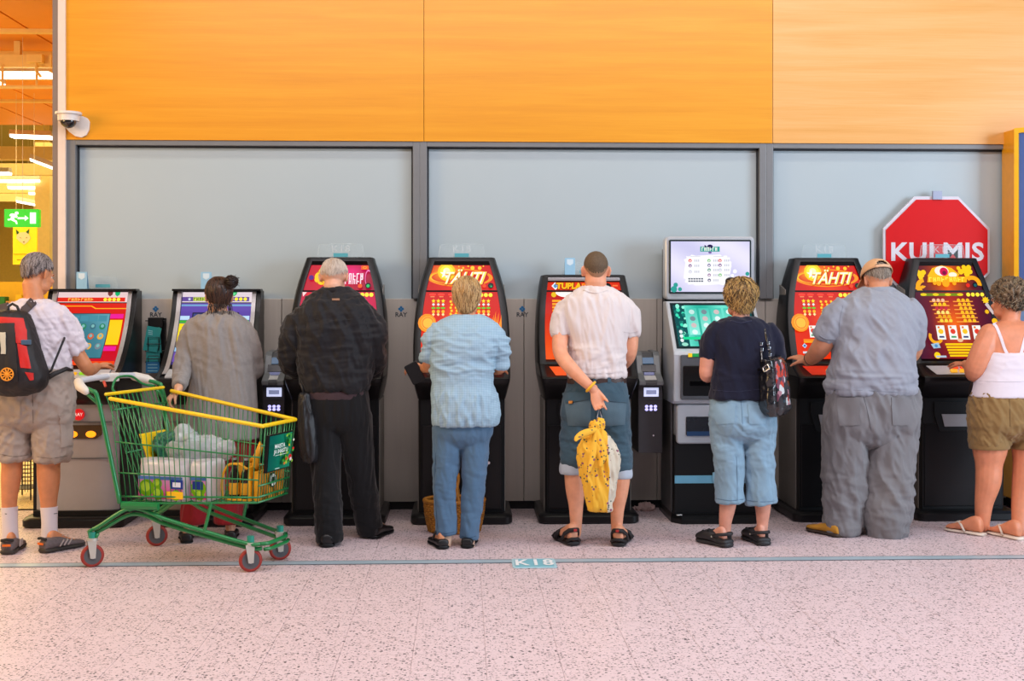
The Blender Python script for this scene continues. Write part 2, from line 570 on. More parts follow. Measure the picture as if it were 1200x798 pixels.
m_wood_pale = wood('wood_veneer_pale', (220, 158, 78), (226, 167, 92), (232, 178, 110))
WT = P(600, 167, WY).z
wx = [P(76.5, 100, WY).x, P(497, 100, WY).x, P(904, 100, WY).x, XR]
for k, (a, b) in enumerate(zip(wx[:-1], wx[1:])):
    MB().box(((a + b) / 2, WY + .01, (WT + 3.68) / 2), (b - a - .003, .10, 3.68 - WT)).build('wood_panel', m_wood if k < 2 else m_wood_pale, wall, bevel=.002)
m_frame = mat('grey_aluminium', (122, 124, 127), .42, .15, var=.03)
MB().span((XL, WY - .08, 3.685), (XR, WY + .06, 4.4)).build('trim_2', mat('grey_beam', (112, 122, 132), .5), kind='structure')
# glazing
m_glass = mat('frosted_glass', (178, 192, 198), .22, 0, var=.012, vs=2, coat=.5, spec=.5)
m_gasket = mat('gasket', (38, 42, 48), .6)
gz0, gz1 = 1.5, WT
bays = [(78, 90, 484, 492), (492, 500.5, 889, 897), (897, 905, 1173, 1185)]
for k, (p0, p1, p2, p3) in enumerate(bays):
    x0, x1, x2, x3 = [P(p, 300, WY).x for p in (p0, p1, p2, p3)]
    if k == 2: x2, x3 = XR - .1, XR
    zt = gz1 - .035
    wn = MB().box(((x1 + x2) / 2, WY + .035, (gz0 + zt) / 2), (x2 - x1 - .002, .012, zt - gz0)).build('window_%d' % (k + 1), m_glass, kind='structure')
    f = lambda a, b, nm, mm, bv=.004: MB().span(a, b).build(nm, mm, wn, bevel=bv)
    f((x0, WY - .03, gz0 - .0), (x1, WY + .06, gz1), 'frame_post', m_frame)
    f((x2, WY - .03, gz0 - .0), (x3, WY + .06, gz1), 'frame_post', m_frame)
    f((x1, WY - .03, zt), (x2, WY + .06, gz1), 'frame_head', m_frame)
    f((x1, WY + .012, gz0), (x1 + .012, WY + .028, zt), 'gasket', m_gasket, 0)
    f((x2 - .012, WY + .012, gz0), (x2, WY + .028, zt), 'gasket', m_gasket, 0)
    f((x1, WY + .012, zt - .012), (x2, WY + .028, zt), 'gasket', m_gasket, 0)
# jamb of the shop opening
x0, x1, x2 = [P(p, 300, WY - .05).x for p in (61.5, 68, 76.8)]
jb = MB().span((x0, WY - .05, 0), (x1, WY + .4, 4.4)).build('trim_3', mat('jamb_grey', (128, 112, 104), .5, var=.03), kind='structure')
MB().span((x1, WY - .055, 0), (x2, WY + .05, 4.4)).build('trim_4', mat('jamb_cream', (226, 208, 196), .5, var=.03), kind='structure')
MB().span((x0, WY + .4, 0), (XL + .2, 16, 4.4)).build('wall_shop_right', mat('shop_wall', (232, 200, 130), .7), kind='structure')

# printed clover mark and letters on the wall panels
m_blue = mat('mark_blue', (40, 116, 170), .5); m_mark = mat('mark_dark', (66, 70, 76), .5)
for (px, py) in ((182.5, 362), (470, 362), (612, 362)):
    c = P(px, py, WY); s = 1 / SCL(px, WY)
    g = thing('wall_emblem', (c.x, WY, c.z - .05), {182.5: 'blue four-petal emblem with small letters above the leaflet rack', 470: 'blue four-petal emblem with small letters left of the leftmost red star machine', 612: 'blue four-petal emblem with small letters right of the leftmost red star machine'}[px], 'emblem', 'wall emblems')
    mb = MB()
    for dx, dz in ((0, 1.9), (0, -1.9), (1.9, 0), (-1.9, 0)):
        mb.prism([(c.x + (dx + 1.55 * math.cos(a * math.pi / 5)) * s, c.z + (dz + 1.55 * math.sin(a * math.pi / 5)) * s) for a in range(10)], WY - .003, WY + .002)
    mb.build('petals', m_blue, g)
    tv, tf = text_tris('RAY', .045, bold=.001)
    MB().add([(c.x + v[0], WY - .002, c.z - .042 + v[1]) for v in tv], tf).build('letters', m_mark, g)

# ------------------------------------------------ the shop seen through the opening on the left
m_orange = mat('shop_ceiling', (235, 150, 30), .6, var=.05, vs=2)
sx0 = -9.0; sx1 = x0 - .0
cl = MB().span((sx0, 8.9, 3.66), (sx1, 15.4, 3.75)).build('ceiling', m_orange, kind='structure')
x = sx1
while x > sx0:
    MB().span((x - .56, 8.9, 3.63), (x - .01, 15.4, 3.66)).build('ceiling_panel', m_orange, cl); x -= .57
m_cream = mat('shop_beam', (235, 205, 130), .6)
for yy in (9.9, 10.8, 12.0, 13.4):
    MB().span((sx0, yy, 3.60), (sx1, yy + .07, 3.63)).build('ceiling_rail', m_cream, cl)
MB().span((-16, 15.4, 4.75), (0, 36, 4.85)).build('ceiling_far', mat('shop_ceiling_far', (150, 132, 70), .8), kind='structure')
MB().span((-16, 15.35, 3.66), (sx1, 15.5, 4.75)).build('trim_5', m_orange, kind='structure')
MB().span((-16, 33.5, 0), (0, 33.7, 4.8)).build('wall_shop_far', mat('shop_far_wall', (246, 216, 120), .7), kind='structure')
MB().span((-16.2, 8.9, 0), (-16, 33.6, 4.8)).build('wall_shop_left', mat('shop_wall', (232, 200, 130), .7), kind='structure')
for k, (y, py) in enumerate(((17.0, 187), (19.5, 205), (21, 214), (24, 226), (27, 236))):
    z = P(20, py, y).z
    MB().span((-16, y, z), (-2, y + .15, z + .18)).build('trim_%d' % (6 + k), m_cream, kind='structure')
m_tube = mat('lit_tube', (255, 236, 214), .4, emit=5.5); m_fix = mat('fixture_white', (226, 214, 190), .5)
FIX = [(-14, 62, 86, 86, 10.6), (-30, 3, 97, 97, 10.9), (13, 62, 158, 160, 15.6), (37, 66, 186, 197, 16.4), (-8, 12, 202, 202, 18), (-10, 48, 211, 211, 20),
       (10, 62, 219, 219, 20.5), (35, 54, 226, 226, 23), (20, 46, 235, 240, 22.5), (44, 55, 259, 259, 27), (44, 56, 269, 269, 28), (43, 55, 279, 279, 29.5), (45, 55, 288, 289, 30.5)]
for k, (p0, p1, q0, q1, y) in enumerate(FIX):
    A, B = P(p0, q0, y), P(p1, q1, y)
    lb = ['long batten lamp with a cream track nearest the opening', 'short end of a batten lamp at the top left edge', 'white batten lamp below the orange ceiling edge', 'slanted batten lamp beside the grey door jamb', 'batten lamp cut off at the left edge below the beams',
          'long batten lamp above the exit sign', 'longest batten lamp just above the exit sign', 'short batten lamp right above the exit sign', 'slanted short batten lamp touching the top of the exit sign',
          'topmost small far lamp right of the exit sign', 'second small far lamp right of the exit sign', 'third small far lamp beside the yellow banner', 'lowest small far lamp beside the yellow banner'][k]
    g = thing('batten_lamp', ((A + B) / 2), lb, 'lamp', 'lamps of the shop ceiling')
    h = .035 + .0016 * y
    d = (B - A); up = Vector((0, 0, h))
    mb = MB(); sec = [(-.09, .0), (.09, .0), (.06, h), (-.06, h)]
    mb.loft([[A + Vector((0, u, v)) for u, v in sec], [B + Vector((0, u, v)) for u, v in sec]]).build('housing', m_fix, g)
    MB().loft([[A + d * .02 + Vector((0, u, v)) for u, v in ((-.075, -.035), (.075, -.035), (.085, .001), (-.085, .001))], [B - d * .02 + Vector((0, u, v)) for u, v in ((-.075, -.035), (.075, -.035), (.085, .001), (-.085, .001))]]).build('tube', m_tube, g)
    MB().cyl((A + B) / 2 + up, Vector(((A + B) / 2).to_tuple()[:2] + (3.63 if y < 15.4 else 4.75,)), .002, 6).build('rod', m_fix, g)
# track with spotlight box
A = P(-20, 72, 10.4); B = P(62, 72, 10.4)
g = thing('lighting_track', (A + B) / 2, 'cream lighting track with a junction box under the orange ceiling', 'track')
MB().box((A + B) / 2, ((B - A).length, .08, .10)).build('rail', m_cream, g)
MB().box(P(42, 69, 10.34), (.13, .08, .07)).build('junction_box', m_cream, g, bevel=.006)
MB().tube([P(42, 74, 10.3), P(43, 84, 10.3), P(48, 90, 10.3)], .012, 8).build('spot_arm', m_cream, g)
MB().tube([P(-20, 102, 10.3), P(62, 102, 10.3)], .016, 6).build('lower_rail', m_cream, g)
for px in (3, 43): MB().tube([P(px, 76, 10.35), P(px, 102, 10.3)], .010, 6).build('hanger', m_cream, g)
MB().box((A + B) / 2 + Vector((0, 0, .16)), (.05, .05, .24)).build('ceiling_mount', m_cream, g)

# exit sign
ya = 10.2
A, B = P(4.5, 266, ya), P(45.5, 245, ya)
g = thing('exit_sign', ((A.x + B.x) / 2, ya, A.z), 'lit green exit sign with running figure, arrow and door', 'sign')
m_green = mat('exit_green', (14, 190, 40), .4, emit=.9)
MB().rbox(((A.x + B.x) / 2, ya + .03, (A.z + B.z) / 2), (B.x - A.x, .05, B.z - A.z), .008).build('lit_panel', m_green, g)
ar = ART(lambda x, z, k: (x, ya + .003 - .0004 * k, z))
def q(px, py):
    p = P(px, py, ya); return (p.x, p.z)
W_ = (246, 255, 246)
ar.poly([q(17.5, 248.3), q(20, 247.8), q(21.8, 249), q(21.4, 251), q(19, 251.6), q(17.2, 250.2)], W_)
ar.poly([q(14.5, 250), q(18.5, 251), q(20.5, 253.4), q(19.5, 255.5), q(17.0, 254.6), q(16.5, 257.2), q(19.6, 258.6), q(20.5, 262.2), q(19, 262.8), q(17.4, 260), q(14.4, 258.8), q(12.8, 257.8), q(9.4, 258.4), q(8.4, 256.8), q(12, 256), q(13.4, 253), q(11.4, 253.4), q(10.8, 252.2), q(12.2, 250.6)], W_)
ar.poly([q(20.5, 254.6), q(29, 254.6), q(29, 252.3), q(33.4, 255.6), q(29, 259), q(29, 256.8), q(20.5, 256.8)], W_)
ar.poly([q(35, 249), q(42, 249), q(42, 262), q(35, 262)], W_)
ar.build('pictogram', art_mat('lit_white', 1.3, .5), g)
MB().cyl(((A.x + B.x) / 2, ya + .03, B.z), ((A.x + B.x) / 2, ya + .03, 3.63), .002, 8).build('rod', m_fix, g)
# yellow banner with a white fox-head emblem
yb = 13.0
A, B = P(15, 310, yb), P(43.5, 258, yb)
g = thing('hanging_banner', ((A.x + B.x) / 2, yb, A.z), 'yellow hanging banner with a white animal-head emblem', 'banner')
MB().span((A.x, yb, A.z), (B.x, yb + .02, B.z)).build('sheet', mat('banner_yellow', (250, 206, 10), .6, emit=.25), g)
ar = ART(lambda x, z, k: (x, yb - .002 - .001 * k, z))
def q(px, py):
    p = P(px, py, yb); return (p.x, p.z)
ar.poly([q(18.6, 268.5), q(22.5, 272), q(20, 277)], (40, 92, 52)); ar.poly([q(34.6, 268), q(30.5, 271.6), q(33.6, 276)], (40, 92, 52))
ar.poly([q(20, 275), q(24, 272.4), q(30, 272), q(34, 274.6), q(36, 279), q(32.4, 284), q(28.2, 286.6), q(23, 283), q(19.4, 279.4)], (238, 214, 168))
for pts in ([(23.4, 278), (26, 279.4), (23.6, 279)], [(32, 277.6), (30, 279.2), (32, 278.8)], [(27, 283), (29.4, 282.8), (28.2, 284.6)]):
    ar.poly([q(*p) for p in pts], (120, 92, 60))
for py in (297.5, 304):
    ar.poly([q(16 if py < 300 else 20, py), q(43 if py < 300 else 26, py), q(43 if py < 300 else 26, py + .7), q(16 if py < 300 else 20, py + .7)], (150, 128, 10))
ar.build('emblem', art_mat('print_matt', 0.12, .8), g)
for px in (19, 40):
    MB().cyl(P(px, 258, yb), Vector((P(px, 258, yb).x, yb, 3.63)), .002, 6).build('cord', m_fix, g)
# column and shelves further in
c0, c1 = P(41, 300, 20).x, P(58, 300, 20).x
MB().span((c0, 20, 0), (c1, 20.6, 4.75)).build('column', m_cream, None, label='cream square column standing deep in the yellow shop', cat='column')
yS = 17.0
A, B = P(-12, 352, yS), P(63, 328, yS)
g = thing('shop_shelf', ((A.x + B.x) / 2, yS, 0), 'low yellow shop shelf far behind the man with the backpack', 'shelf')
m_ysh = mat('shelf_yellow', (240, 196, 50), .6)
MB().span((A.x, yS, 0), (B.x, yS + .05, A.z + .25)).build('back', m_ysh, g)
for z in (.25, .6, .95, 1.3): MB().span((A.x, yS - .35, z), (B.x, yS, z + .03)).build('board', m_ysh, g)
rnd = random.Random(3)
cols = [((232, 226, 210), 'white'), ((40, 120, 60), 'green'), ((200, 150, 90), 'brown'), ((236, 190, 40), 'yellow')]
x = A.x + .08; k = 0
while x < B.x - .1:
    wd = rnd.uniform(.09, .15); h = rnd.uniform(.13, .24); c, nm = cols[k % 4]
    MB().rbox((x + wd / 2, yS - .17, 1.332 + h / 2), (wd - .012, .16, h), .012).build('carton', mat('carton_' + nm, c, .6), None, label=['leftmost white carton on the far shop shelf', 'leftmost green carton on the far shop shelf', 'brown carton on the far shop shelf', 'yellow carton on the far shop shelf', 'rightmost white carton on the far shop shelf', 'rightmost green carton on the far shop shelf', 'second brown carton on the far shop shelf', 'second yellow carton on the far shop shelf', 'third white carton on the far shop shelf'][min(8, k)], cat='carton', group='cartons on the far shop shelf')
    x += wd; k += 1

# dome camera on the wood
c = P(88, 146, WY - .04)
yw = WY - .04
g = thing('dome_camera', (c.x, yw, c.z), 'white dome security camera on the wood cladding by the shop opening', 'security camera')
m_cw = mat('camera_white', (222, 216, 212), .35)
s = 1 / SCL(88, yw)
pts = [(c.x + (x - 88) * s, c.z - (y - 146) * s) for x, y in ((75.5, 136), (97, 136.2), (103, 138.8), (105.5, 143), (105, 152), (102, 158.5), (96, 161.5), (89, 160), (82, 155), (77, 149))]
MB().prism(pts, yw - .02, yw).build('back_plate', m_cw, g, bevel=.004)
cc = Vector((c.x - 2.5 * s, yw - .095, c.z + 6 * s))
MB().cyl(cc + Vector((0, 0, .02)), cc + Vector((0, 0, .036)), .088, 24).build('hood', m_cw, g, smooth=True, auto=40)
MB().cyl(cc + Vector((0, 0, -.025)), cc + Vector((0, 0, .02)), .072, 24).build('ring', m_cw, g, smooth=True, auto=40)
MB().box(cc + Vector((0, .05, .02)), (.09, .10, .03)).build('arm', m_cw, g)
MB().ball(cc + Vector((0, 0, -.025)), (.055, .055, .05)).build('dome', mat('dome_black', (16, 16, 20), .08, coat=1), g, smooth=True)

# ================================================================== MACHINES
MY = 8.30                                # front of the machine bases
m_black = mat('machine_black', (13, 13, 16), .34, var=.06, spec=.35)
m_blackm = mat('machine_black_matt', (13, 14, 17), .5, spec=.3)
m_edge = mat('machine_edge', (58, 60, 66), .25, .3, coat=.4)
m_side = mat('machine_side_grey', (128, 122, 116), .45, .2)
m_silver = mat('machine_silver', (168, 166, 170), .32, .35, var=.03)
m_lsilver = mat('machine_light_silver', (196, 202, 210), .3, .25, var=.03)
m_art = art_mat('backlit_print', 1.22, .05)
m_lock = mat('lock_chrome', (200, 200, 205), .2, .9)
def btn(name, col): return mat('button_' + name, col, .35, emit=.55)

def cabinet(X, secs, zr, inset, depth, parent, name='cabinet', back=WY - .06, material=None):
    """secs rows: z, half width, front offset (from MY, + towards wall), corner radius"""
    S = crom(secs, 4)
    mb = MB(); rings = []
    for z, hw, yf, r in S:
        rec = depth if zr[0] <= z <= zr[1] else 0.0
        wi = hw - inset; y = MY + yf; r = max(r, .002)
        bk = max(back, y + .06)
        ring = [(-hw, bk), (-hw, y + r), (-hw + r * .3, y + r * .3), (-hw + r, y), (-wi, y), (-wi, y + rec), (wi, y + rec), (wi, y), (hw - r, y), (hw - r * .3, y + r * .3), (hw, y + r), (hw, bk)]
        rings.append([(X + a, b, z) for a, b in ring])
    mb.loft(rings)
    return mb.build(name, material or m_black, parent, smooth=True, auto=32)
def front_fn(secs):
    S = crom(secs, 6)
    zz = S[:, 0]; o = np.argsort(zz)
    return (lambda z: float(np.interp(z, zz[o], S[o, 2])) + MY), (lambda z: float(np.interp(z, zz[o], S[o, 1])))

def plinth(X, hw, parent, y0=MY - .10, name='plinth'):
    mb = MB(); rings = []
    for z, g in ((0, -.012), (.012, 0), (.05, 0), (.066, -.014), (.07, -.04)):
        h = hw + g; r = .06; ring = []
        for q_, (sx, sy) in enumerate(((1, -1), (-1, -1))):
            for k in range(6):
                a = math.pi / 2 * k / 5
                if q_ == 0: ring.append((X + h - r + math.cos(a) * r, y0 - g + r - math.sin(a) * r, z))
                else: ring.append((X - h + r - math.sin(a) * r, y0 - g + r - math.cos(a) * r, z))
        ring += [(X - h, WY - .02, z), (X + h, WY - .02, z)]
        rings.append(ring)
    return mb.loft(rings).build(name, m_edge if False else m_black, parent, smooth=True, auto=40)

def fplane(f, off=0.0):
    return lambda x, z, k: (x, f(z) - off - .0007 * k, z)

def acrylic(X, z, y, w0, w1, h, parent_label, n=0):
    g = thing('age_limit_stand', (X, y, z), parent_label, 'sign', 'clear age-limit stands')
    m_ac = mat('acrylic', (205, 222, 228), .05, alpha=.08, var=.0)
    MB().prism([(X - w0, z), (X + w0, z), (X + w1, z + h - .006), (X + w1 * .5, z + h), (X - w1 * .5, z + h), (X - w1, z + h - .006)], y, y + .005).build('clear_panel', m_ac, g)
    m_rim = mat('acrylic_edge', (206, 220, 226), .2, alpha=.6)
    MB().tube([(X - w0, y, z), (X - w1, y, z + h - .006), (X - w1 * .5, y, z + h), (X + w1 * .5, y, z + h), (X + w1, y, z + h - .006), (X + w0, y, z)], .0018, 6).build('rim', m_rim, g)
    MB().box((X + .0, y - .004, z + .016), (.10, .004, .026)).build('teal_bar', mat('acrylic_teal', (92, 176, 190), .4, alpha=.9), g)
    tv, tf = text_tris('K18', .075, space=1.1)
    MB().add([(X + v[0], y - .002, z + .058 + v[1] * .9) for v in tv], tf).build('lettering', mat('acrylic_text', (216, 224, 228), .4, alpha=.45), g)
    MB().box((X, y + .03, z + .003), (.12, .07, .006)).build('foot', m_ac, g)
    return g

def deck_buttons(X, secs, parent, rows, f):
    for (bx, z, col, nm, w_) in rows:
        y = f(z)
        MB().rbox((X + bx, y - .006, z + .004), (w_, .022, .026), .004, axis='z', rx=R(-28)).build('button', btn(nm, col), parent)

TALL = [(1.788, .200, .315, .004), (1.784, .228, .30, .02), (1.76, .238, .288, .03), (1.60, .285, .235, .035), (1.45, .312, .185, .035), (1.30, .325, .125, .035),
        (1.16, .328, .060, .035), (1.075, .326, .015, .03), (1.05, .325, -.01, .03), (.985, .322, -.135, .03), (.965, .320, -.145, .03), (.93, .314, -.125, .03), (.86, .300, -.045, .03), (.826, .292, -.005, .02)]
def tall_machine(px, label, draw, deck_col=None, scale=1.0, secs=None, group='red slot machines', zr=(1.085, 1.745), mullion=1.552, deck_mat=None, base_hw=.288):
    secs = secs or TALL
    X = P(px, 500, MY).x
    g = thing('slot_machine', (X, MY, 0), label, 'slot machine', group)
    cabinet(X, secs, zr, .05, .022, g)
    f, hwf = front_fn(secs)
    # base with recessed door, side cheeks
    b = MB()
    rings = []
    for z in (.05, .826):
        rings.append([(X - base_hw, WY - .02, z), (X - base_hw, MY + .012, z), (X - base_hw + .012, MY, z), (X + base_hw - .012, MY, z), (X + base_hw, MY + .012, z), (X + base_hw, WY - .02, z)])
    b.loft(rings).build('base', m_blackm, g)
    for sx in (-1, 1):
        MB().box((X + sx * (base_hw + .003), (MY + .03 + WY - .02) / 2, .44), (.006, WY - MY - .06, .75)).build('side_panel', m_side, g)
        MB().prism([(f(1.56) + .06, 1.56), (f(1.4) + .05, 1.40), (f(1.1) + .05, 1.10), (f(.98) + .10, .95), (WY - .06, .85), (WY - .06, 1.60)], X + sx * .29, X + sx * (.3), 'x').build('cheek', m_side, g)
    MB().box((X, MY - .003, .37), (base_hw * 2 - .05, .008, .56)).build('lower_door', m_black, g, bevel=.003)
    dr = MB().prism([(X - .20, .80), (X + .20, .80), (X + .20, .72), (X + .165, .60), (X - .165, .60), (X - .20, .72)], MY - .012, MY + .004).build('coin_tray', m_blackm, g, bevel=.004)
    MB().prism([(X - .15, .715), (X + .15, .715), (X + .13, .632), (X - .13, .632)], MY - .018, MY - .01).build('tray_lip', m_silver, dr)
    MB().cyl((X + .18, MY - .014, .40), (X + .18, MY, .40), .011, 12).build('lock', m_lock, g)
    pb = MB().box((X + .03, MY - .006, .775), (.17, .01, .045)).build('brand_plate', mat('plate_dark', (30, 44, 54), .3), g)
    MB().prism([(X + .10, .775), (X + .125, .80), (X + .15, .775), (X + .125, .75)], MY - .016, MY - .010).build('diamond_mark', mat('diamond_blue', (130, 180, 214), .4, emit=.3), pb)
    plinth(X, .338, g)
    # screens
    rec = .022
    ar = ART(lambda x, z, k: (X + x, f(z) + rec - .001 - .0007 * k, z))
    ar.hw = lambda z: hwf(z) - .052
    ar.sub = 2
    ar.s = SCL(px, MY + .2)
    draw(ar)
    ar.build('screen_artwork', m_art, g)
    if mullion:
        MB().box((X, f(mullion) + .012, mullion), (2 * (hwf(mullion) - .05), .014, .012)).build('screen_divider', m_blackm, g)
    # deck
    z0, z1 = 1.045, .992
    w_ = .262
    MB().add([(X - w_, f(z0) - .004, z0), (X + w_, f(z0) - .004, z0), (X + w_ * .86, f(z1) - .004, z1), (X - w_ * .86, f(z1) - .004, z1),
              (X - w_, f(z0) + .02, z0 - .01), (X + w_, f(z0) + .02, z0 - .01), (X + w_ * .86, f(z1) + .02, z1 - .01), (X - w_ * .86, f(z1) + .02, z1 - .01)],
             [(0, 1, 2, 3), (4, 7, 6, 5), (0, 4, 5, 1), (1, 5, 6, 2), (2, 6, 7, 3), (3, 7, 4, 0)]).build('button_deck', deck_mat or m_silver, g)
    rows = []
    for i in range(4): rows.append((-.075 + i * .058, 1.030, (226, 70, 24), 'red', .042))
    for i in range(5): rows.append((-.10 + i * .062, 1.008, (240, 170, 30), 'amber', .046))
    deck_buttons(X, secs, g, rows, f)
    return g, X, f

# ---- art for the screens. Coordinates: x from the machine's middle, z height, both in metres
RED, YEL, ORA, WHT, MAG = (225, 24, 8), (255, 214, 20), (255, 128, 12), (255, 250, 240), (206, 10, 60)
def lerp(a, b, t):
    t = max(0, min(1, t)); return tuple(a[i] * (1 - t) + b[i] * t for i in range(3))
def trap_fill(a, z0, z1, fn, nx=12, nz=8):
    a.k += 1
    for j in range(nz):
        za, zb = z0 + (z1 - z0) * j / nz, z0 + (z1 - z0) * (j + 1) / nz
        for i in range(nx):
            u0, u1 = -1 + 2 * i / nx, -1 + 2 * (i + 1) / nx
            pts = [(u0 * a.hw(za), za), (u1 * a.hw(za), za), (u1 * a.hw(zb), zb), (u0 * a.hw(zb), zb)]
            a.poly(pts, None, [fn(*p) for p in pts], same=True)
def symbols(a, x0, z, n, dx, kind, col, r):
    a.k += 1
    for i in range(n):
        if kind == 'star': a.star(x0 + i * dx, z, r, col, same=True)
        elif kind == 'disc': a.disc(x0 + i * dx, z, r, col, same=True)
        elif kind == 'bar': a.disc(x0 + i * dx, z, r * 1.25, col, rz=r * .62, same=True)
        elif kind == 'dia': a.poly([(x0 + i * dx - r, z), (x0 + i * dx, z - r), (x0 + i * dx + r, z), (x0 + i * dx, z + r)], col, same=True)
def card(a, x, z, w_, h, n=0):
    a.poly([(x - w_, z - h), (x + w_, z - h), (x + w_, z + h), (x - w_, z + h)], (244, 244, 238))
    a.disc(x, z + h * .15, w_ * .62, (246, 196, 30) if n % 2 else (226, 60, 40))
    a.poly([(x - w_ * .6, z - h * .75), (x + w_ * .6, z - h * .75), (x + w_ * .6, z - h * .5), (x - w_ * .6, z - h * .5)], (60, 150, 90) if n % 2 == 0 else (50, 60, 110))
    a.disc(x - w_ * .4, z + h * .72, w_ * .28, (230, 120, 40))
def lamps(a, x0, z, n, dx=.031, r=.0145):
    symbols(a, x0, z, n, dx, 'disc', (255, 236, 60), r)

def strokes(a, x0, z, n, dx, h, col):
    """unreadable lettering: upright and slanting bars"""
    a.k += 1
    w_ = dx * .26
    for i in range(n):
        x = x0 + i * dx; q_ = (i * 7) % 4
        a.poly([(x - dx * .36, z - h / 2), (x - dx * .36 + w_, z - h / 2), (x - dx * .36 + w_, z + h / 2), (x - dx * .36, z + h / 2)], col, same=True)
        zz = z + (h / 2 - w_ if q_ % 2 == 0 else -w_ / 2)
        a.poly([(x - dx * .36, zz), (x + dx * .36, zz), (x + dx * .36, zz + w_), (x - dx * .36, zz + w_)], col, same=True)
        if q_ > 1: a.poly([(x + dx * .36 - w_, z - h / 2), (x + dx * .36, z - h / 2), (x + dx * .36, z + h / 2), (x + dx * .36 - w_, z + h / 2)], col, same=True)

def draw_star(a):
    # top glass
    def top(x, z):
        d = math.hypot((x + .11) / .16, (z - 1.68) / .09)
        return lerp((255, 190, 10), lerp((236, 60, 6), (206, 12, 4), abs(x) / .2), d)
    trap_fill(a, 1.556, 1.743, top, 14, 8)
    a.ring(-.01, 1.645, .225, .062, .026, (255, 150, 10), 0, 360)
    a.ring(-.03, 1.648, .19, .048, .012, (255, 196, 40), 110, 330)
    a.disc(-.105, 1.685, .062, (255, 206, 10)); a.disc(-.105, 1.685, .046, (255, 238, 60)); a.disc(-.105, 1.69, .025, (255, 252, 190))
    for x, z, r in ((-.02, 1.722, .005), (.01, 1.714, .007), (.045, 1.725, .006), (.075, 1.713, .014), (.125, 1.712, .013), (.15, 1.726, .005), (.08, 1.684, .005)):
        a.disc(x, z, r, (255, 206, 40))
    a.star(-.118, 1.672, .034, WHT, 5, .4); a.star(-.098, 1.66, .026, WHT, 5, .4)
    a.text('TÄHTI', .008, 1.634, .118, (190, 20, 0), .45, .006, .86)
    a.text('TÄHTI', .004, 1.638, .116, (255, 226, 90), .45, .004, .86)
    a.text('TÄHTI', .001, 1.641, .112, (255, 252, 236), .45, .0, .86)
    a.disc(.155, 1.588, .013, (240, 70, 20)); a.disc(.20, 1.59, .02, (10, 20, 22)); a.disc(.20, 1.588, .01, (24, 90, 60)); a.disc(.204, 1.584, .005, (40, 200, 110))
    # lower glass
    def low(x, z):
        t = (1.55 - z) / .46
        c = lerp((206, 14, 4), (240, 60, 6), t * .8)
        d = math.hypot((x) / .16, (z - 1.36) / .18)
        return lerp((255, 110, 10), c, d)
    trap_fill(a, 1.09, 1.546, low, 14, 14)
    for x in (-.2, -.14, -.07, .0): a.disc(x, 1.528, .024, (255, 60, 40), rz=.009); a.rect(x - .014, 1.511, x + .014, 1.515, (255, 170, 110))
    lamps(a, .07, 1.525, 5, .032, .014)
    rows = [('star', (255, 222, 30), 1.484), ('dia', (232, 232, 224), 1.460), ('bar', (90, 206, 40), 1.436), ('disc', (255, 186, 30), 1.412), ('dia', (250, 226, 160), 1.392)]
    for sx in (-.205, .105):
        for i, (kd, c, z) in enumerate(rows):
            symbols(a, sx + .012, z, 3, .033, kd, c, .0155 if kd == 'star' else .011)
    for i in range(4):
        a.k += 1
        for j in range(8): a.disc(-.075 + i * .036 + .006 * (j % 2), 1.48 - j * .021, .0085, (255, 206, 40), same=True)
    a.disc(-.235, 1.335, .062, (255, 150, 20)); a.disc(-.23, 1.335, .046, (255, 190, 60)); a.ring(-.23, 1.335, .04, .04, .006, (230, 110, 10))
    a.k += 1
    for i in range(7):
        a.poly([(.185 + i * .012, 1.30), (.20 + i * .012, 1.30), (.205 + i * .011 + (i % 3) * .004, 1.37 + (i * 37 % 5) * .012)], (255, 150, 30), same=True)
    for i in range(4): card(a, -.155 + i * .085, 1.275, .024, .04, i)
    a.rect(-.23, 1.20, .24, 1.225, (255, 176, 20), (255, 120, 10))
    a.poly([(-.245, 1.18), (-.228, 1.197), (-.211, 1.18), (-.228, 1.163)], (170, 206, 236)); a.disc(-.228, 1.18, .007, (40, 100, 170))
    a.rect(-.245, 1.128, -.19, 1.142, (210, 214, 220))
    a.disc(.02, 1.15, .05, (255, 176, 20)); a.disc(.0, 1.155, .036, (255, 220, 80)); a.disc(.16, 1.13, .04, (255, 140, 20))

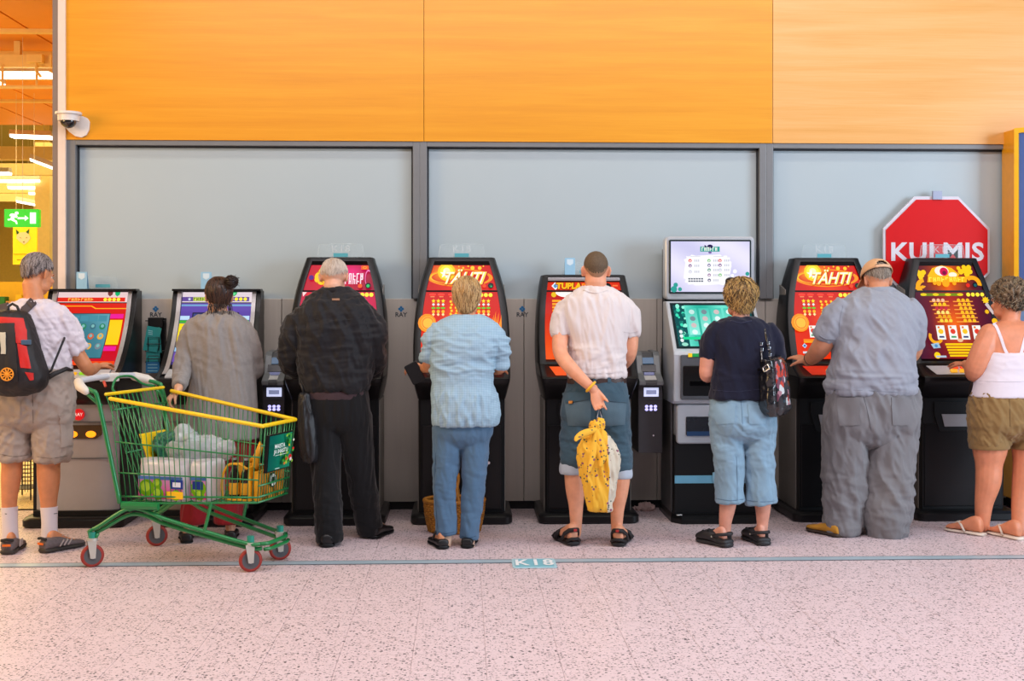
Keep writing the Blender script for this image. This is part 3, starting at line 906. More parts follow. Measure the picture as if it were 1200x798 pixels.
def draw_magenta(a):
    def top(x, z):
        d = math.hypot((x - .08) / .14, (z - 1.68) / .1)
        return lerp((240, 20, 130), lerp((214, 10, 40), (150, 4, 50), abs(x + .1) / .35), d)
    trap_fill(a, 1.556, 1.743, top, 14, 8)
    for x, z, r in ((-.135, 1.65, .035), (-.112, 1.68, .034), (-.09, 1.66, .036), (-.122, 1.625, .03), (-.085, 1.635, .034), (-.075, 1.69, .026), (-.06, 1.66, .03), (-.15, 1.632, .02)):
        a.disc(x, z, r, (255, 206, 10))
    for i in range(20):
        a.disc(-.15 + (i * 37 % 90) / 1000, 1.61 + (i * 53 % 95) / 1000, .0055, (196, 120, 0))
    a.rect(-.106, 1.575, -.098, 1.61, (250, 150, 40)); a.rect(-.11, 1.574, -.04, 1.579, (255, 120, 100))
    a.disc(-.19, 1.645, .017, (80, 20, 130))
    strokes(a, .025, 1.655, 6, .026, .04, (255, 240, 250)); strokes(a, .05, 1.618, 5, .026, .036, (255, 226, 238))
    a.rect(.15, 1.70, .20, 1.728, (250, 90, 20)); a.ring(.175, 1.714, .012, .008, .003, (255, 200, 60))
    a.ring(.20, 1.64, .022, .06, .004, (240, 120, 190), 60, 280)
    a.disc(.145, 1.588, .015, (240, 90, 20)); a.disc(.20, 1.59, .02, (10, 20, 22)); a.disc(.20, 1.588, .011, (30, 200, 100))
    def low(x, z):
        d = math.hypot((x - .1) / .2, (z - 1.42) / .16)
        return lerp((236, 10, 110), lerp((196, 6, 60), (120, 4, 40), (1.5 - z) / .5), d)
    trap_fill(a, 1.09, 1.546, low, 12, 12)
    a.poly([(-.245, 1.545), (-.215, 1.545), (-.24, 1.515)], (255, 220, 220))
    a.rect(-.215, 1.515, -.10, 1.54, (226, 14, 24)); a.disc(-.185, 1.527, .02, (255, 70, 60), rz=.007); a.disc(-.13, 1.527, .022, (255, 70, 60), rz=.007)
    lamps(a, .10, 1.527, 5, .031, .0145)
    for r in range(5):
        for sx in (-.165, .09): symbols(a, sx, 1.485 - r * .028, 3, .034, 'bar' if r % 2 == 0 else 'star', (255, 186, 20) if r != 2 else (236, 230, 226), .012)
    a.disc(-.20, 1.425, .022, (70, 20, 120)); a.disc(-.235, 1.39, .028, (236, 130, 170))
    a.ring(.21, 1.40, .02, .055, .004, (240, 120, 190), 80, 300)
    for i in range(3): card(a, -.12 + i * .12, 1.25, .042, .055, i)
    a.rect(-.23, 1.15, .23, 1.18, (236, 80, 30), (255, 160, 40))

def draw_tupla(a):
    def hd(x, z): return lerp((236, 64, 14), (214, 40, 10), abs(x) / .25)
    trap_fill(a, 1.556, 1.617, hd, 8, 2)
    a.poly([(-.226, 1.588), (-.199, 1.615), (-.172, 1.588), (-.199, 1.561)], (236, 240, 246)); a.disc(-.199, 1.588, .013, (90, 150, 200))
    a.text('TUPLA', -.105, 1.585, .058, (130, 10, 0), .1, .006, 1.05); a.text('TUPLA', -.107, 1.587, .055, (255, 190, 20), .1, .003, 1.05)
    a.text('P', -.008, 1.585, .05, (255, 176, 40), .2); strokes(a, .015, 1.580, 5, .013, .02, (255, 176, 40))
    a.disc(.165, 1.584, .026, (8, 16, 18)); a.disc(.166, 1.582, .012, (20, 90, 80)); a.rect(.20, 1.586, .235, 1.596, (250, 120, 60))
    def low(x, z): return lerp((190, 16, 8), (244, 84, 10), (1.55 - z) / .35 + .25 * math.sin(x * 9))
    trap_fill(a, 1.09, 1.55, low, 12, 12)
    a.disc(-.212, 1.528, .018, (236, 190, 20)); a.poly([(-.125 + .075 * math.cos(math.pi * (1 + q_ / 16)), 1.546 + .036 * math.sin(math.pi * (1 + q_ / 16))) for q_ in range(17)], (255, 250, 244))
    lamps(a, .10, 1.527, 4, .036, .016)
    for j in range(7):
        z = 1.485 - j * .022
        a.rect(-.225, z - .007, -.165, z + .007, (255, 170, 20))
        symbols(a, -.14, z, 6, .03, 'disc' if j % 2 else 'bar', (255, 196, 40) if j % 3 else (206, 214, 222), .0085)
        symbols(a, .06, z, 6, .03, 'bar' if j % 2 else 'disc', (255, 150, 30), .0085)
    a.rect(-.235, 1.322, .235, 1.33, (90, 10, 4))
    for j in range(3): a.rect(-.22, 1.30 - j * .03, .22, 1.314 - j * .03, (255, 120, 20))
    a.disc(-.19, 1.245, .05, (255, 186, 60), rz=.02); a.disc(-.16, 1.225, .045, (250, 236, 220), rz=.012)
    for i in range(5): card(a, -.16 + i * .09, 1.18, .032, .045, i)
    a.rect(-.23, 1.10, .23, 1.125, (255, 90, 10))

def draw_cartoon(a):
    def top(x, z): return lerp((236, 96, 10), (74, 14, 40), abs(x) / .21)
    trap_fill(a, 1.556, 1.743, top, 14, 6)
    Y1, Y2 = (255, 206, 14), (252, 170, 10)
    # curling gloved arms and a big round eye-like badge
    a.ring(-.16, 1.585, .07, .06, .032, Y2, 100, 280); a.ring(-.215, 1.60, .06, .035, .03, Y2, 200, 340)
    for x, z, r in ((-.185, 1.67, .026), (-.165, 1.685, .018), (-.20, 1.688, .014), (-.19, 1.65, .016)): a.disc(x, z, r, Y1)
    a.poly([(-.14, 1.66), (-.10, 1.715), (-.03, 1.735), (.04, 1.715), (.09, 1.67), (.06, 1.64), (-.12, 1.64)], (255, 190, 10))
    a.disc(-.035, 1.695, .05, (250, 240, 226), rz=.035); a.disc(-.02, 1.69, .03, (214, 10, 80)); a.disc(-.018, 1.682, .014, (120, 0, 60)); a.disc(.04, 1.668, .03, (255, 244, 220), rz=.018)
    for x, z, r in ((.10, 1.69, .020), (.135, 1.70, .026), (.16, 1.72, .018), (.125, 1.722, .016), (.165, 1.69, .018), (.085, 1.715, .014), (.14, 1.672, .02)): a.disc(x, z, r, Y1)
    a.ring(.17, 1.60, .065, .062, .03, Y2, -10, 130)
    a.poly([(-.15, 1.615), (.13, 1.615), (.14, 1.655), (-.14, 1.655)], (250, 176, 10))
    strokes(a, -.125, 1.635, 9, .029, .032, (255, 236, 70))
    for x, r in ((-.07, .018), (-.02, .026), (.04, .014), (-.10, .012)): a.disc(x, 1.608, r, Y2)
    a.disc(.135, 1.594, .014, (236, 40, 24)); a.disc(.185, 1.596, .019, (8, 16, 22)); a.disc(.186, 1.594, .011, (20, 90, 100))
    def low(x, z):
        d = math.hypot(x / .17, (z - 1.33) / .22)
        return lerp((250, 110, 14), lerp((150, 20, 30), (66, 10, 44), abs(x) / .28), d)
    trap_fill(a, 1.09, 1.546, low, 14, 14)
    a.rect(-.21, 1.519, .085, 1.538, (120, 140, 10))
    for i in range(4): a.disc(-.19 + i * .086, 1.529, .022, (236, 206, 20), rz=.01)
    lamps(a, .125, 1.529, 4, .033, .014)
    for j in range(6):
        z = 1.487 - j * .028
        a.rect(-.155 + .006 * j, z - .010, -.02, z - .003, (250, 160, 60)); a.rect(.01, z - .010, .15 + .003 * j, z - .003, (250, 160, 60))
        cset = [(250, 190, 150), (255, 196, 30), (200, 40, 60), (255, 226, 120), (236, 170, 20), (246, 210, 60)][j]
        symbols(a, -.125 + .006 * j, z + .002, 3, .032, 'disc', cset, .0125); symbols(a, .05 + .004 * j, z + .002, 3, .032, 'disc', (255, 190, 30), .0125)
    a.star(.235, 1.49, .028, (255, 206, 14), 8, .6); a.poly([(.225, 1.46), (.245, 1.475), (.285, 1.40), (.27, 1.39)], (206, 190, 190))
    a.star(.232, 1.41, .018, (255, 190, 14), 8, .6); a.disc(.275, 1.345, .02, (255, 190, 14))
    for i in range(4): card(a, -.115 + i * .083, 1.268, .029, .048, i + 1)
    a.disc(.005, 1.215, .02, (236, 190, 150), rz=.012)
    a.ring(-.16, 1.24, .05, .05, .02, Y2, 150, 330)
    a.poly([(-.205, 1.19), (-.15, 1.20), (-.14, 1.165), (-.19, 1.16)], (160, 190, 214)); a.disc(-.17, 1.178, .011, (70, 140, 200))
    for j in range(5): a.rect(-.105 + .004 * j, 1.182 - j * .019, .13 + .012 * j, 1.195 - j * .019, (255, 206, 14))
    a.star(.13, 1.15, .018, (236, 60, 20), 6, .6); a.disc(-.175, 1.115, .022, Y1); a.rect(-.185, 1.10, -.115, 1.113, (176, 196, 214))

gC, XC, fC = tall_machine(393, 'magenta lit slot machine in front of the man in the dark jacket', draw_magenta, deck_mat=m_blackm)
gD, XD, fD = tall_machine(541, 'red slot machine lettered TÄHTI, in front of the woman in light blue', draw_star, deck_mat=mat('deck_black', (26, 26, 30), .4))
TUP = [(1.668, .24, .315, .004), (1.664, .285, .30, .02), (1.64, .297, .288, .03), (1.50, .318, .225, .035), (1.38, .328, .175, .035), (1.26, .333, .115, .035),
       (1.16, .334, .060, .035), (1.075, .332, .015, .03), (1.05, .330, -.01, .03), (.985, .325, -.135, .03), (.965, .322, -.145, .03), (.93, .314, -.125, .03), (.86, .300, -.045, .03), (.826, .292, -.005, .02)]
gE, XE, fE = tall_machine(689, 'orange lit machine lettered TUPLA, in front of the man in the white T-shirt', draw_tupla, secs=TUP, zr=(1.085, 1.62), mullion=1.553, deck_mat=mat('deck_orange', (236, 84, 20), .35, emit=.35))
MB().box((XE, fE(1.635) - .003, 1.635), (.50, .014, .022)).build('header_bar', m_silver, gE, bevel=.004)
gG, XG, fG = tall_machine(984, 'red slot machine lettered TÄHTI, in front of the man in the beige cap', draw_star, deck_mat=mat('deck_red', (214, 40, 14), .35, emit=.3))
gH, XH, fH = tall_machine(1128, 'slot machine with yellow cartoon hands, in front of the red octagonal sign', draw_cartoon, deck_mat=m_lsilver)
for X, nm in ((XC, 'above the man in the dark jacket'), (XD, 'above the woman in light blue'), (XG, 'left of the beige cap'), (XH, 'in front of the red octagonal sign')):
    acrylic(X, 1.788, MY + .36, .162, .150, .095, 'clear acrylic K18 stand on the machine ' + nm)

# ---- the two silver-trimmed machines on the left
LOW = [(8.72, 1.555), (8.70, 1.553), (8.655, 1.535), (8.60, 1.42), (8.52, 1.30), (8.42, 1.19), (8.30, 1.09), (8.22, 1.03)]
def low_machine(px, label, draw, base_mat, group):
    X = P(px, 500, MY).x; hw = .304
    g = thing('video_game_machine', (X, MY, 0), label, 'slot machine', group)
    prof = crom([(8.66, 1.552), (8.635, 1.50), (8.585, 1.38), (8.50, 1.25), (8.38, 1.12), (8.27, 1.035), (8.14, .985), (8.12, .965), (8.14, .93), (8.22, .84), (8.28, .80)], 4)
    full = [(a, b) for a, b in prof] + [(WY - .02, .80), (WY - .02, 1.556), (8.68, 1.558)]
    inner = [(a + .03, b) if b > .99 and a < 8.7 else (a, b) for a, b in full]
    MB().prism(inner, X - hw + .03, X + hw - .03, 'x').build('body', m_black, g)
    for sx in (-1, 1):
        s0, s1 = sorted((X + sx * hw, X + sx * (hw - .032)))
        ck = MB().prism(full, s0, s1, 'x').build('cheek', m_black, g, bevel=.004)
        st = [(a, b) for a, b in prof if b > 1.0]
        MB().loft([[(X + sx * (hw - .034), a - .004, b), (X + sx * (hw - .034), a + .02, b), (X + sx * (hw - .062), a + .02, b), (X + sx * (hw - .062), a - .004, b)] for a, b in st]).build('silver_trim', m_silver, ck)
    fy = lambda z: float(np.interp(z, prof[::-1, 1][prof[::-1, 1].argsort()], prof[::-1, 0][prof[::-1, 1].argsort()]))
    MB().box((X, 8.67, 1.560), (2 * hw, .10, .016)).build('top_cap', m_black, g, bevel=.004)
    ar = ART(lambda x, z, k: (X + x, fy(z) + .026 - .0009 * k, z))
    ar.hw = lambda z: hw - .064
    ar.sub = 2
    draw(ar)
    ar.build('screen_artwork', m_art, g)
    # deck
    MB().prism([(8.255, 1.035), (8.135, .992), (8.135, .972), (8.255, 1.0)], X - .238, X + .238, 'x').build('button_deck', m_lsilver, g, bevel=.003)
    for i in range(5):
        MB().rbox((X - .17 + i * .062, 8.175, 1.012), (.044, .03, .018), .005, axis='z').build('button', btn('green' if i == 4 else 'amber', (130, 200, 40) if i == 4 else (240, 170, 30)), g)
    # base
    bs = MB()
    rings = []
    for z in (.10, .80):
        ring = [(X - .272, WY - .02, z)]
        for k in range(7):
            a = -math.pi / 2 + math.pi * k / 6
            ring.append((X + .272 * math.sin(a), MY + .03 - .045 * math.cos(a) ** .7, z))
        ring.append((X + .272, WY - .02, z)); rings.append(ring)
    bs.loft(rings).build('base', base_mat, g, smooth=True, auto=35)
    for sx in (-1, 1): MB().box((X + sx * .285, 8.56, .43), (.026, .44, .74)).build('side_panel', m_black, g)
    MB().box((X, MY - .0195, .685), (.49, .012, .006)).build('seam', m_dark, g)
    MB().box((X, MY - .0195, .445), (.49, .012, .004)).build('seam', m_dark, g)
    tr = MB().prism([(X - .12, .695 - .03), (X + .17, .695 - .03), (X + .17, .60), (X + .13, .575), (X - .10, .575), (X - .12, .60)], MY - .026, MY - .012).build('payout_tray', mat('tray_brown', (70, 52, 30), .3), g)
    for dx in (-.05, .07): MB().ball((X + dx + .03, MY - .027, .605), (.034, .006, .022)).build('tray_lamp', mat('tray_glow', (255, 150, 20), .4, emit=1.6), tr)
    em = MB().cyl((X + .02, MY - .030, .735), (X + .02, MY - .018, .735), .038, 20).build('round_logo', mat('logo_red', (214, 20, 30), .3, emit=.4), g)
    tv, tf = text_tris('RAY', .03)
    MB().add([(X + .02 + v[0], MY - .0315, .735 + v[1]) for v in tv], tf).build('logo_letters', mat('logo_white', (250, 240, 240), .4, emit=.5), em)
    MB().box((X, 8.52, .05), (.55, .50, .10)).build('kick', m_blackm, g)
    plinth(X, .33, g, MY - .12)
    return g, X, fy

def draw_lowA(a):
    h = a.hw(1.2)
    a.rect(-h, 1.475, h, 1.545, (236, 206, 206)); a.rect(-h, 1.480, h - .02, 1.508, (230, 40, 20))
    strokes(a, -.16, 1.494, 8, .022, .02, (255, 190, 80)); lamps(a, .085, 1.494, 4, .03, .0125)
    for x, c in ((.115, (120, 60, 60)), (.165, (30, 180, 110))): a.poly([(x - .018, 1.545), (x + .018, 1.545), (x + .016, 1.528), (x, 1.515), (x - .016, 1.528)], c)
    a.grad(-h, 1.06, h, 1.468, lambda x, z: lerp((220, 30, 14), (196, 14, 40), (1.45 - z) / .4), 4, 6)
    a.poly([(-h, 1.452), (.0, 1.452), (.03, 1.435), (h, 1.435), (h, 1.429), (.025, 1.429), (-.004, 1.446), (-h, 1.446)], (255, 176, 30))
    a.rect(-.20, 1.10, .135, 1.40, (40, 60, 66)); a.grad(-.195, 1.105, .13, 1.395, lambda x, z: lerp((58, 120, 136), (96, 160, 176), .5 + .5 * math.sin(x * 14 + z * 9)), 10, 8)
    a.k += 1
    for i in range(5): a.rect(-.19 + i * .062, 1.345, -.134 + i * .062, 1.385, (70, 140, 160), same=True)
    rnd = random.Random(5)
    for i in range(5):
        for j in range(3):
            a.disc(-.165 + i * .066, 1.31 - j * .065, .021, [(60, 110, 124), (40, 130, 90), (210, 90, 50), (230, 170, 60), (120, 130, 140)][rnd.randrange(5)]); a.disc(-.165 + i * .066, 1.314 - j * .065, .011, (120, 180, 180))
    a.rect(.142, 1.365, h - .008, 1.395, (236, 30, 150)); a.rect(.145, 1.19, h - .01, 1.355, (255, 206, 20)); a.rect(.142, 1.15, h - .016, 1.18, (236, 30, 150))
    a.rect(-h, 1.06, h, 1.085, (240, 70, 20))
def draw_lowB(a):
    h = a.hw(1.2)
    a.rect(-h, 1.475, h, 1.545, (230, 214, 222)); a.rect(-h, 1.482, h - .02, 1.512, (96, 70, 150))
    a.star(-.19, 1.497, .013, (206, 214, 236)); a.rect(-.165, 1.484, -.06, 1.510, (200, 220, 80)); strokes(a, -.155, 1.497, 5, .02, .02, (90, 100, 40))
    lamps(a, .07, 1.497, 5, .031, .0125)
    a.poly([(.095, 1.545), (.135, 1.545), (.132, 1.53), (.115, 1.515), (.098, 1.53)], (30, 170, 90)); a.poly([(.103, 1.541), (.127, 1.541), (.125, 1.53), (.115, 1.521), (.105, 1.53)], (110, 220, 150))
    a.grad(-h, 1.06, h, 1.468, lambda x, z: lerp((96, 70, 170), (60, 50, 120), (1.45 - z) / .4), 4, 6)
    a.rect(-h, 1.448, h, 1.46, (110, 160, 206))
    a.rect(-.16, 1.10, .16, 1.405, (30, 30, 50)); a.grad(-.152, 1.108, .152, 1.397, lambda x, z: lerp((60, 70, 130), (110, 120, 180), .5 + .5 * math.sin(x * 12 - z * 9)), 8, 6)
    for i in range(5): card(a, -.118 + i * .058, 1.22, .024, .05, i)
    for sx in (-1, 1):
        x0, x1 = sorted((sx * .172, sx * (h - .004)))
        for z0, z1, c in ((1.355, 1.382, (190, 220, 246)), (1.333, 1.352, (60, 170, 50)), (1.20, 1.33, (250, 220, 20)), (1.178, 1.197, (60, 170, 50)), (1.145, 1.172, (150, 196, 230)), (1.08, 1.14, (110, 80, 170))):
            a.rect(x0, z0, x1, z1, c)
gA, XA, fA = low_machine(90, 'silver slot machine with a blue screen, in front of the man with the backpack', draw_lowA, m_silver, 'silver-trimmed machines')
gB, XB, fB = low_machine(242, 'purple and yellow lit machine in front of the woman with the bun', draw_lowB, mat('base_grey', (120, 112, 108), .4, .3), 'silver-trimmed machines')
# pale blue cards and clear stands on the lower machines
for X, z, y, nm, dx in ((XA, 1.568, 8.70, 'on the machine by the backpack', -.09), (XB, 1.568, 8.70, 'on the purple lit machine', -.085), (XE, 1.668, MY + .36, 'on the orange lit machine', -.09)):
    g = thing('card_stand', (X + dx, y, z), 'pale blue folded card ' + nm, 'card', 'pale blue cards')
    MB().prism([(X + dx - .036, z), (X + dx + .036, z), (X + dx + .036, z + .118), (X + dx - .036, z + .118)], y, y + .004).build('front_sheet', mat('card_blue', (150, 196, 224), .5), g)
    MB().add([(X + dx - .036, y + .004, z + .118), (X + dx + .036, y + .004, z + .118), (X + dx + .036, y + .05, z), (X + dx - .036, y + .05, z), (X + dx - .036, y + .007, z + .118), (X + dx + .036, y + .007, z + .118), (X + dx + .036, y + .053, z), (X + dx - .036, y + .053, z)],
             [(0, 1, 2, 3), (4, 7, 6, 5), (0, 3, 7, 4), (1, 5, 6, 2), (0, 4, 5, 1), (3, 2, 6, 7)]).build('rear_sheet', mat('card_blue', (150, 196, 224), .5), g)
    MB().prism([(X + dx - .022, z + .108), (X + dx + .022, z + .108), (X + dx + .022, z + .078), (X + dx, z + .064), (X + dx - .022, z + .078)], y - .0015, y).build('shield_print', mat('card_white', (206, 226, 238), .5), g)
    h = thing('clear_holder', (X + .03, y + .03, z), 'clear leaflet holder with a teal strip ' + nm, 'holder', 'clear holders')
    MB().prism([(X - .14, z), (X + .14, z), (X + .125, z + .09), (X - .125, z + .09)], y + .075, y + .079).build('clear_panel', mat('acrylic', (205, 222, 228), .05, alpha=.08, var=0), h)
    MB().box((X + .035, y + .070, z + .022), (.10, .006, .022)).build('teal_strip', mat('acrylic_teal', (92, 176, 190), .4), h)
    MB().box((X, y + .078, z + .003), (.26, .03, .006)).build('foot', mat('acrylic', (205, 222, 228), .05, alpha=.08, var=0), h)

# ---- silver machine with two screens
X = P(840.6, 500, MY).x; hw = .3125
g = thing('touch_screen_machine', (X, MY, 0), 'silver machine with a white upper screen and a green lower screen', 'slot machine')
yh = 8.55
zt = P(832, 277, yh).z; zb = P(832, 351, yh).z
MB().rbox((X, yh + .06, (zt + zb) / 2), (2 * hw, .12, zt - zb), .03).build('head_shell', m_lsilver, g, smooth=True, auto=35)
MB().box((X, yh + .14, 1.2), (2 * hw - .02, .12, 1.30)).build('rear_column', m_blackm, g)
# upper display
sz0, sz1 = P(832, 344, yh).z, P(832, 281, yh).z
MB().rbox((X, yh - .002, (sz0 + sz1) / 2), (2 * hw - .05, .02, sz1 - sz0), .01).build('upper_bezel', mat('bezel_teal', (22, 40, 46), .3), g)
ar = ART(lambda x, z, k: (X + x, yh - .0125 - .0005 * k, z))
W1 = hw - .037
z0, z1 = sz0 + .012, sz1 - .012
ar.grad(-W1, z0, W1, z1, lambda x, z: lerp((206, 204, 240), (236, 232, 252), .5 + .5 * math.sin(x * 11 + z * 17)), 14, 10)
def U(px, py):
    return ((px - 832) / SCL(832, yh), P(832, py, yh).z)
pts = []
bx0, by0 = U(801.5, 334); bx1, by1 = U(856, 299)
for i in range(40):
    t = i / 40 * 2 * math.pi
    cx_, cy_ = (bx0 + bx1) / 2, (by0 + by1) / 2
    e = .35
    sx_ = math.copysign(abs(math.cos(t)) ** e, math.cos(t)); sy_ = math.copysign(abs(math.sin(t)) ** e, math.sin(t))
    rr = 1 + .05 * math.sin(i * 2.2)
    pts.append((cx_ + (bx1 - bx0) / 2 * sx_ * rr, cy_ + (by1 - by0) / 2 * sy_ * rr))
ar.poly(pts, (252, 252, 255))
for p, r in (((861, 318), .014), ((858, 323), .012), ((855, 312), .012), ((862, 324), .006)): ar.disc(*U(*p), r, (252, 252, 255))
lx0, lz0 = U(820, 295); lx1, lz1 = U(843, 289)
ar.poly([(lx0, lz0), (lx1, lz0), (lx1, lz1), (lx0, lz1)], (60, 160, 150)); ar.disc(*U(831.5, 289), .02, (40, 30, 80), rz=.014); ar.poly([U(825, 287), U(828, 289), U(825, 291)], (40, 30, 80)); ar.disc(*U(831.5, 296), .012, (120, 100, 160), rz=.008)
strokes(ar, U(821, 292)[0] + .01, U(0, 292)[1], 6, .019, .026, (244, 250, 240))
ic = [(230, 60, 50), (110, 60, 140), (200, 206, 226), (110, 200, 110), (90, 90, 150), (60, 150, 120), (150, 110, 160), (70, 80, 120)]
n = 0
for px, rows in ((808, (305.5, 311.5, 318.5)), (830, (305.5, 311, 316.5, 322.5, 328.5)), (842.5, (305.5, 311, 316.5, 322.5))):
    for py in rows:
        ar.disc(*U(px, py), .0115, ic[n % 8]); ar.disc(*U(px, py + .3), .006, (250, 240, 244))
        for q_ in range(3):
            x_, z_ = U(px + 5 + q_ * 2.2, py); ar.rect(x_, z_ - .008, x_ + .007, z_ + .008, (196, 198, 214))
        n += 1
for py in (326.8, 329.6):
    for q_ in range(6):
        x_, z_ = U(805 + q_ * 3, py); ar.rect(x_, z_ - .005, x_ + .013, z_ + .005, (70, 76, 96))
for px in (813, 840): ar.rect(U(px - 6, 300.8)[0], U(0, 301)[1], U(px + 6, 300.8)[0], U(0, 300.5)[1], (190, 190, 210))
for p, r in (((788, 339), .022), ((790, 334), .016), ((795, 339), .014), ((874, 321), .014)): ar.disc(*U(*p), r, (50, 160, 150))
ar.build('upper_screen', m_art, g)
# slanted middle: silver edges and the green screen
prof = [(8.54, P(832, 353, 8.54).z), (8.29, P(840, 412, 8.22).z)]
pa, pb_ = Vector((0, prof[0][0], prof[0][1])), Vector((0, prof[1][0] - .07, prof[1][1]))
zlow = pb_.z
body = [(pa.y, pa.z), (pb_.y, pb_.z), (pb_.y - .012, pb_.z - .02), (pb_.y - .012, P(840, 470, 8.2).z), (pb_.y + .02, P(840, 474, 8.2).z), (8.66, P(840, 474, 8.2).z), (8.66, pa.z)]
MB().prism(body, X - hw, X + hw, 'x').build('body', m_lsilver, g, bevel=.012)
def slant(x, z, k):
    t = (pa.z - z) / (pa.z - pb_.z)
    return (X + x, pa.y + (pb_.y - pa.y) * t - .0025 - .0006 * k, z)
ar = ART(slant)
h2 = hw - .026
ar.rect(-h2, zlow + .02, h2, pa.z - .012, (22, 40, 44))
h3 = hw - .045
za, zb_ = zlow + .035, pa.z - .028
ar.grad(-h3, za, h3, zb_, lambda x, z: lerp((40, 176, 156), (110, 226, 206), .5 + .5 * math.sin(x * 21)), 14, 6)
ar.rect(-h3, za, -h3 + .075, zb_, (10, 80, 84)); ar.rect(h3 - .05, za, h3, zb_, (10, 80, 84))
rnd = random.Random(2)
for i in range(26): ar.disc(-h3 + .008 + rnd.random() * .06, za + rnd.random() * (zb_ - za), .006 + rnd.random() * .008, [(60, 220, 180), (20, 120, 110), (150, 250, 220)][i % 3])
for i in range(5):
    x0 = -h3 + .085 + i * .085
    ar.rect(x0, za + .075, x0 + .07, zb_ - .02, (150, 240, 224), (70, 200, 180))
    for j in range(5):
        ar.disc(x0 + .035, zb_ - .045 - j * .045, .019, [(196, 232, 226), (120, 140, 150), (210, 190, 190), (226, 250, 246), (90, 130, 130)][(i + j) % 5], rz=.016)
ar.rect(-.14, za + .0, .16, za + .05, (30, 50, 60)); ar.rect(-.12, za + .008, .14, za + .03, (170, 190, 210)); ar.rect(-h3 + .03, za + .045, -.1, za + .062, (20, 220, 150))
for j in range(3): ar.disc(-h3 + .02, za + .04 + j * .028, .012, (226, 240, 240))
ar.disc(-h3 + .035, za + .014, .022, (150, 220, 200), rz=.012)
ar.build('lower_screen', m_art, g)
yf = pb_.y - .012
ctrl = MB().rbox((X, yf - .004, P(840, 442, 8.2).z), (2 * hw - .09, .02, .30), .012).build('control_panel', mat('control_grey', (86, 90, 96), .4), g)
MB().rbox((X, yf - .015, P(840, 446, 8.2).z), (2 * hw - .12, .012, .20), .01).build('recess', mat('recess_black', (14, 14, 17), .35), ctrl)
MB().box((X - .12, yf - .018, P(840, 416, 8.2).z), (.14, .01, .022)).build('green_label', mat('label_green', (20, 150, 70), .4, emit=.4), ctrl)
MB().box((X - .205, yf - .018, P(840, 416, 8.2).z), (.025, .012, .025)).build('yellow_button', mat('label_yellow', (240, 200, 30), .4, emit=.4), ctrl)
MB().rbox((X, yf - .018, P(840, 449, 8.2).z), (.42, .01, .035), .006).build('slot', mat('slot_black', (6, 6, 8), .2), ctrl)
zl0, zl1 = P(840, 520, 8.24).z, P(840, 474, 8.24).z
lw = MB().rbox((X, 8.42, (zl0 + zl1) / 2 - .0), (2 * hw - .05, .36, zl1 - zl0), .025).build('tray_unit', m_lsilver, g, smooth=True, auto=35)
MB().rbox((X, 8.238, P(840, 499, 8.24).z), (.45, .012, .125), .008).build('tray_window', mat('tray_dark', (44, 46, 52), .15, coat=1), lw)
MB().box((X, 8.232, P(840, 508, 8.24).z), (.44, .006, .03)).build('tray_blue', mat('tray_blue', (40, 70, 110), .3), lw)
MB().box((X, 8.52, .30), (2 * hw - .03, .50, .56)).build('base', m_blackm, g, bevel=.008)
for sx in (-1, 1): MB().box((X + sx * (hw - .01), 8.55, .60), (.014, .40, 1.1)).build('side_panel', mat('side_charcoal', (70, 70, 74), .45), g)
m_lb = mat('stripe_blue', (110, 176, 206), .4)
zs = P(840, 561.5, 8.27).z
MB().box((X, 8.268, zs), (2 * hw - .035, .006, .052)).build('stripe', m_lb, g)
em = MB().prism([(X + a, zs + b) for a, b in ((-.04, .045), (-.02, .05), (0, .06), (.02, .05), (.04, .045), (.042, .0), (.03, -.03), (0, -.055), (-.03, -.03), (-.042, .0))], 8.258, 8.266).build('shield_emblem', mat('shield_blue', (140, 190, 214), .4), g)
tv, tf = text_tris('RAY', .03)
MB().add([(X + v[0], 8.2565, zs + .01 + v[1]) for v in tv], tf).build('shield_letters', mat('shield_text', (90, 150, 186), .4), em)
rings = []
for z, gq in ((0, 0), (.03, 0), (.05, -.03), (.055, -.05)):
    rings.append([(X - hw - .01 - gq * .3, WY - .03, z), (X - hw - .01 - gq * .3, 8.26 - gq, z), (X - hw + .05, 8.17 - gq, z), (X + hw - .05, 8.17 - gq, z), (X + hw + .01 + gq * .3, 8.26 - gq, z), (X + hw + .01 + gq * .3, WY - .03, z)])
MB().loft(rings).build('plinth', m_black, g)
MB().box((P(796, 606, 8.2).x, 8.20, .058), (.035, .018, .003), .4).build('white_tag', mat('tag_white', (230, 230, 230), .5), g)

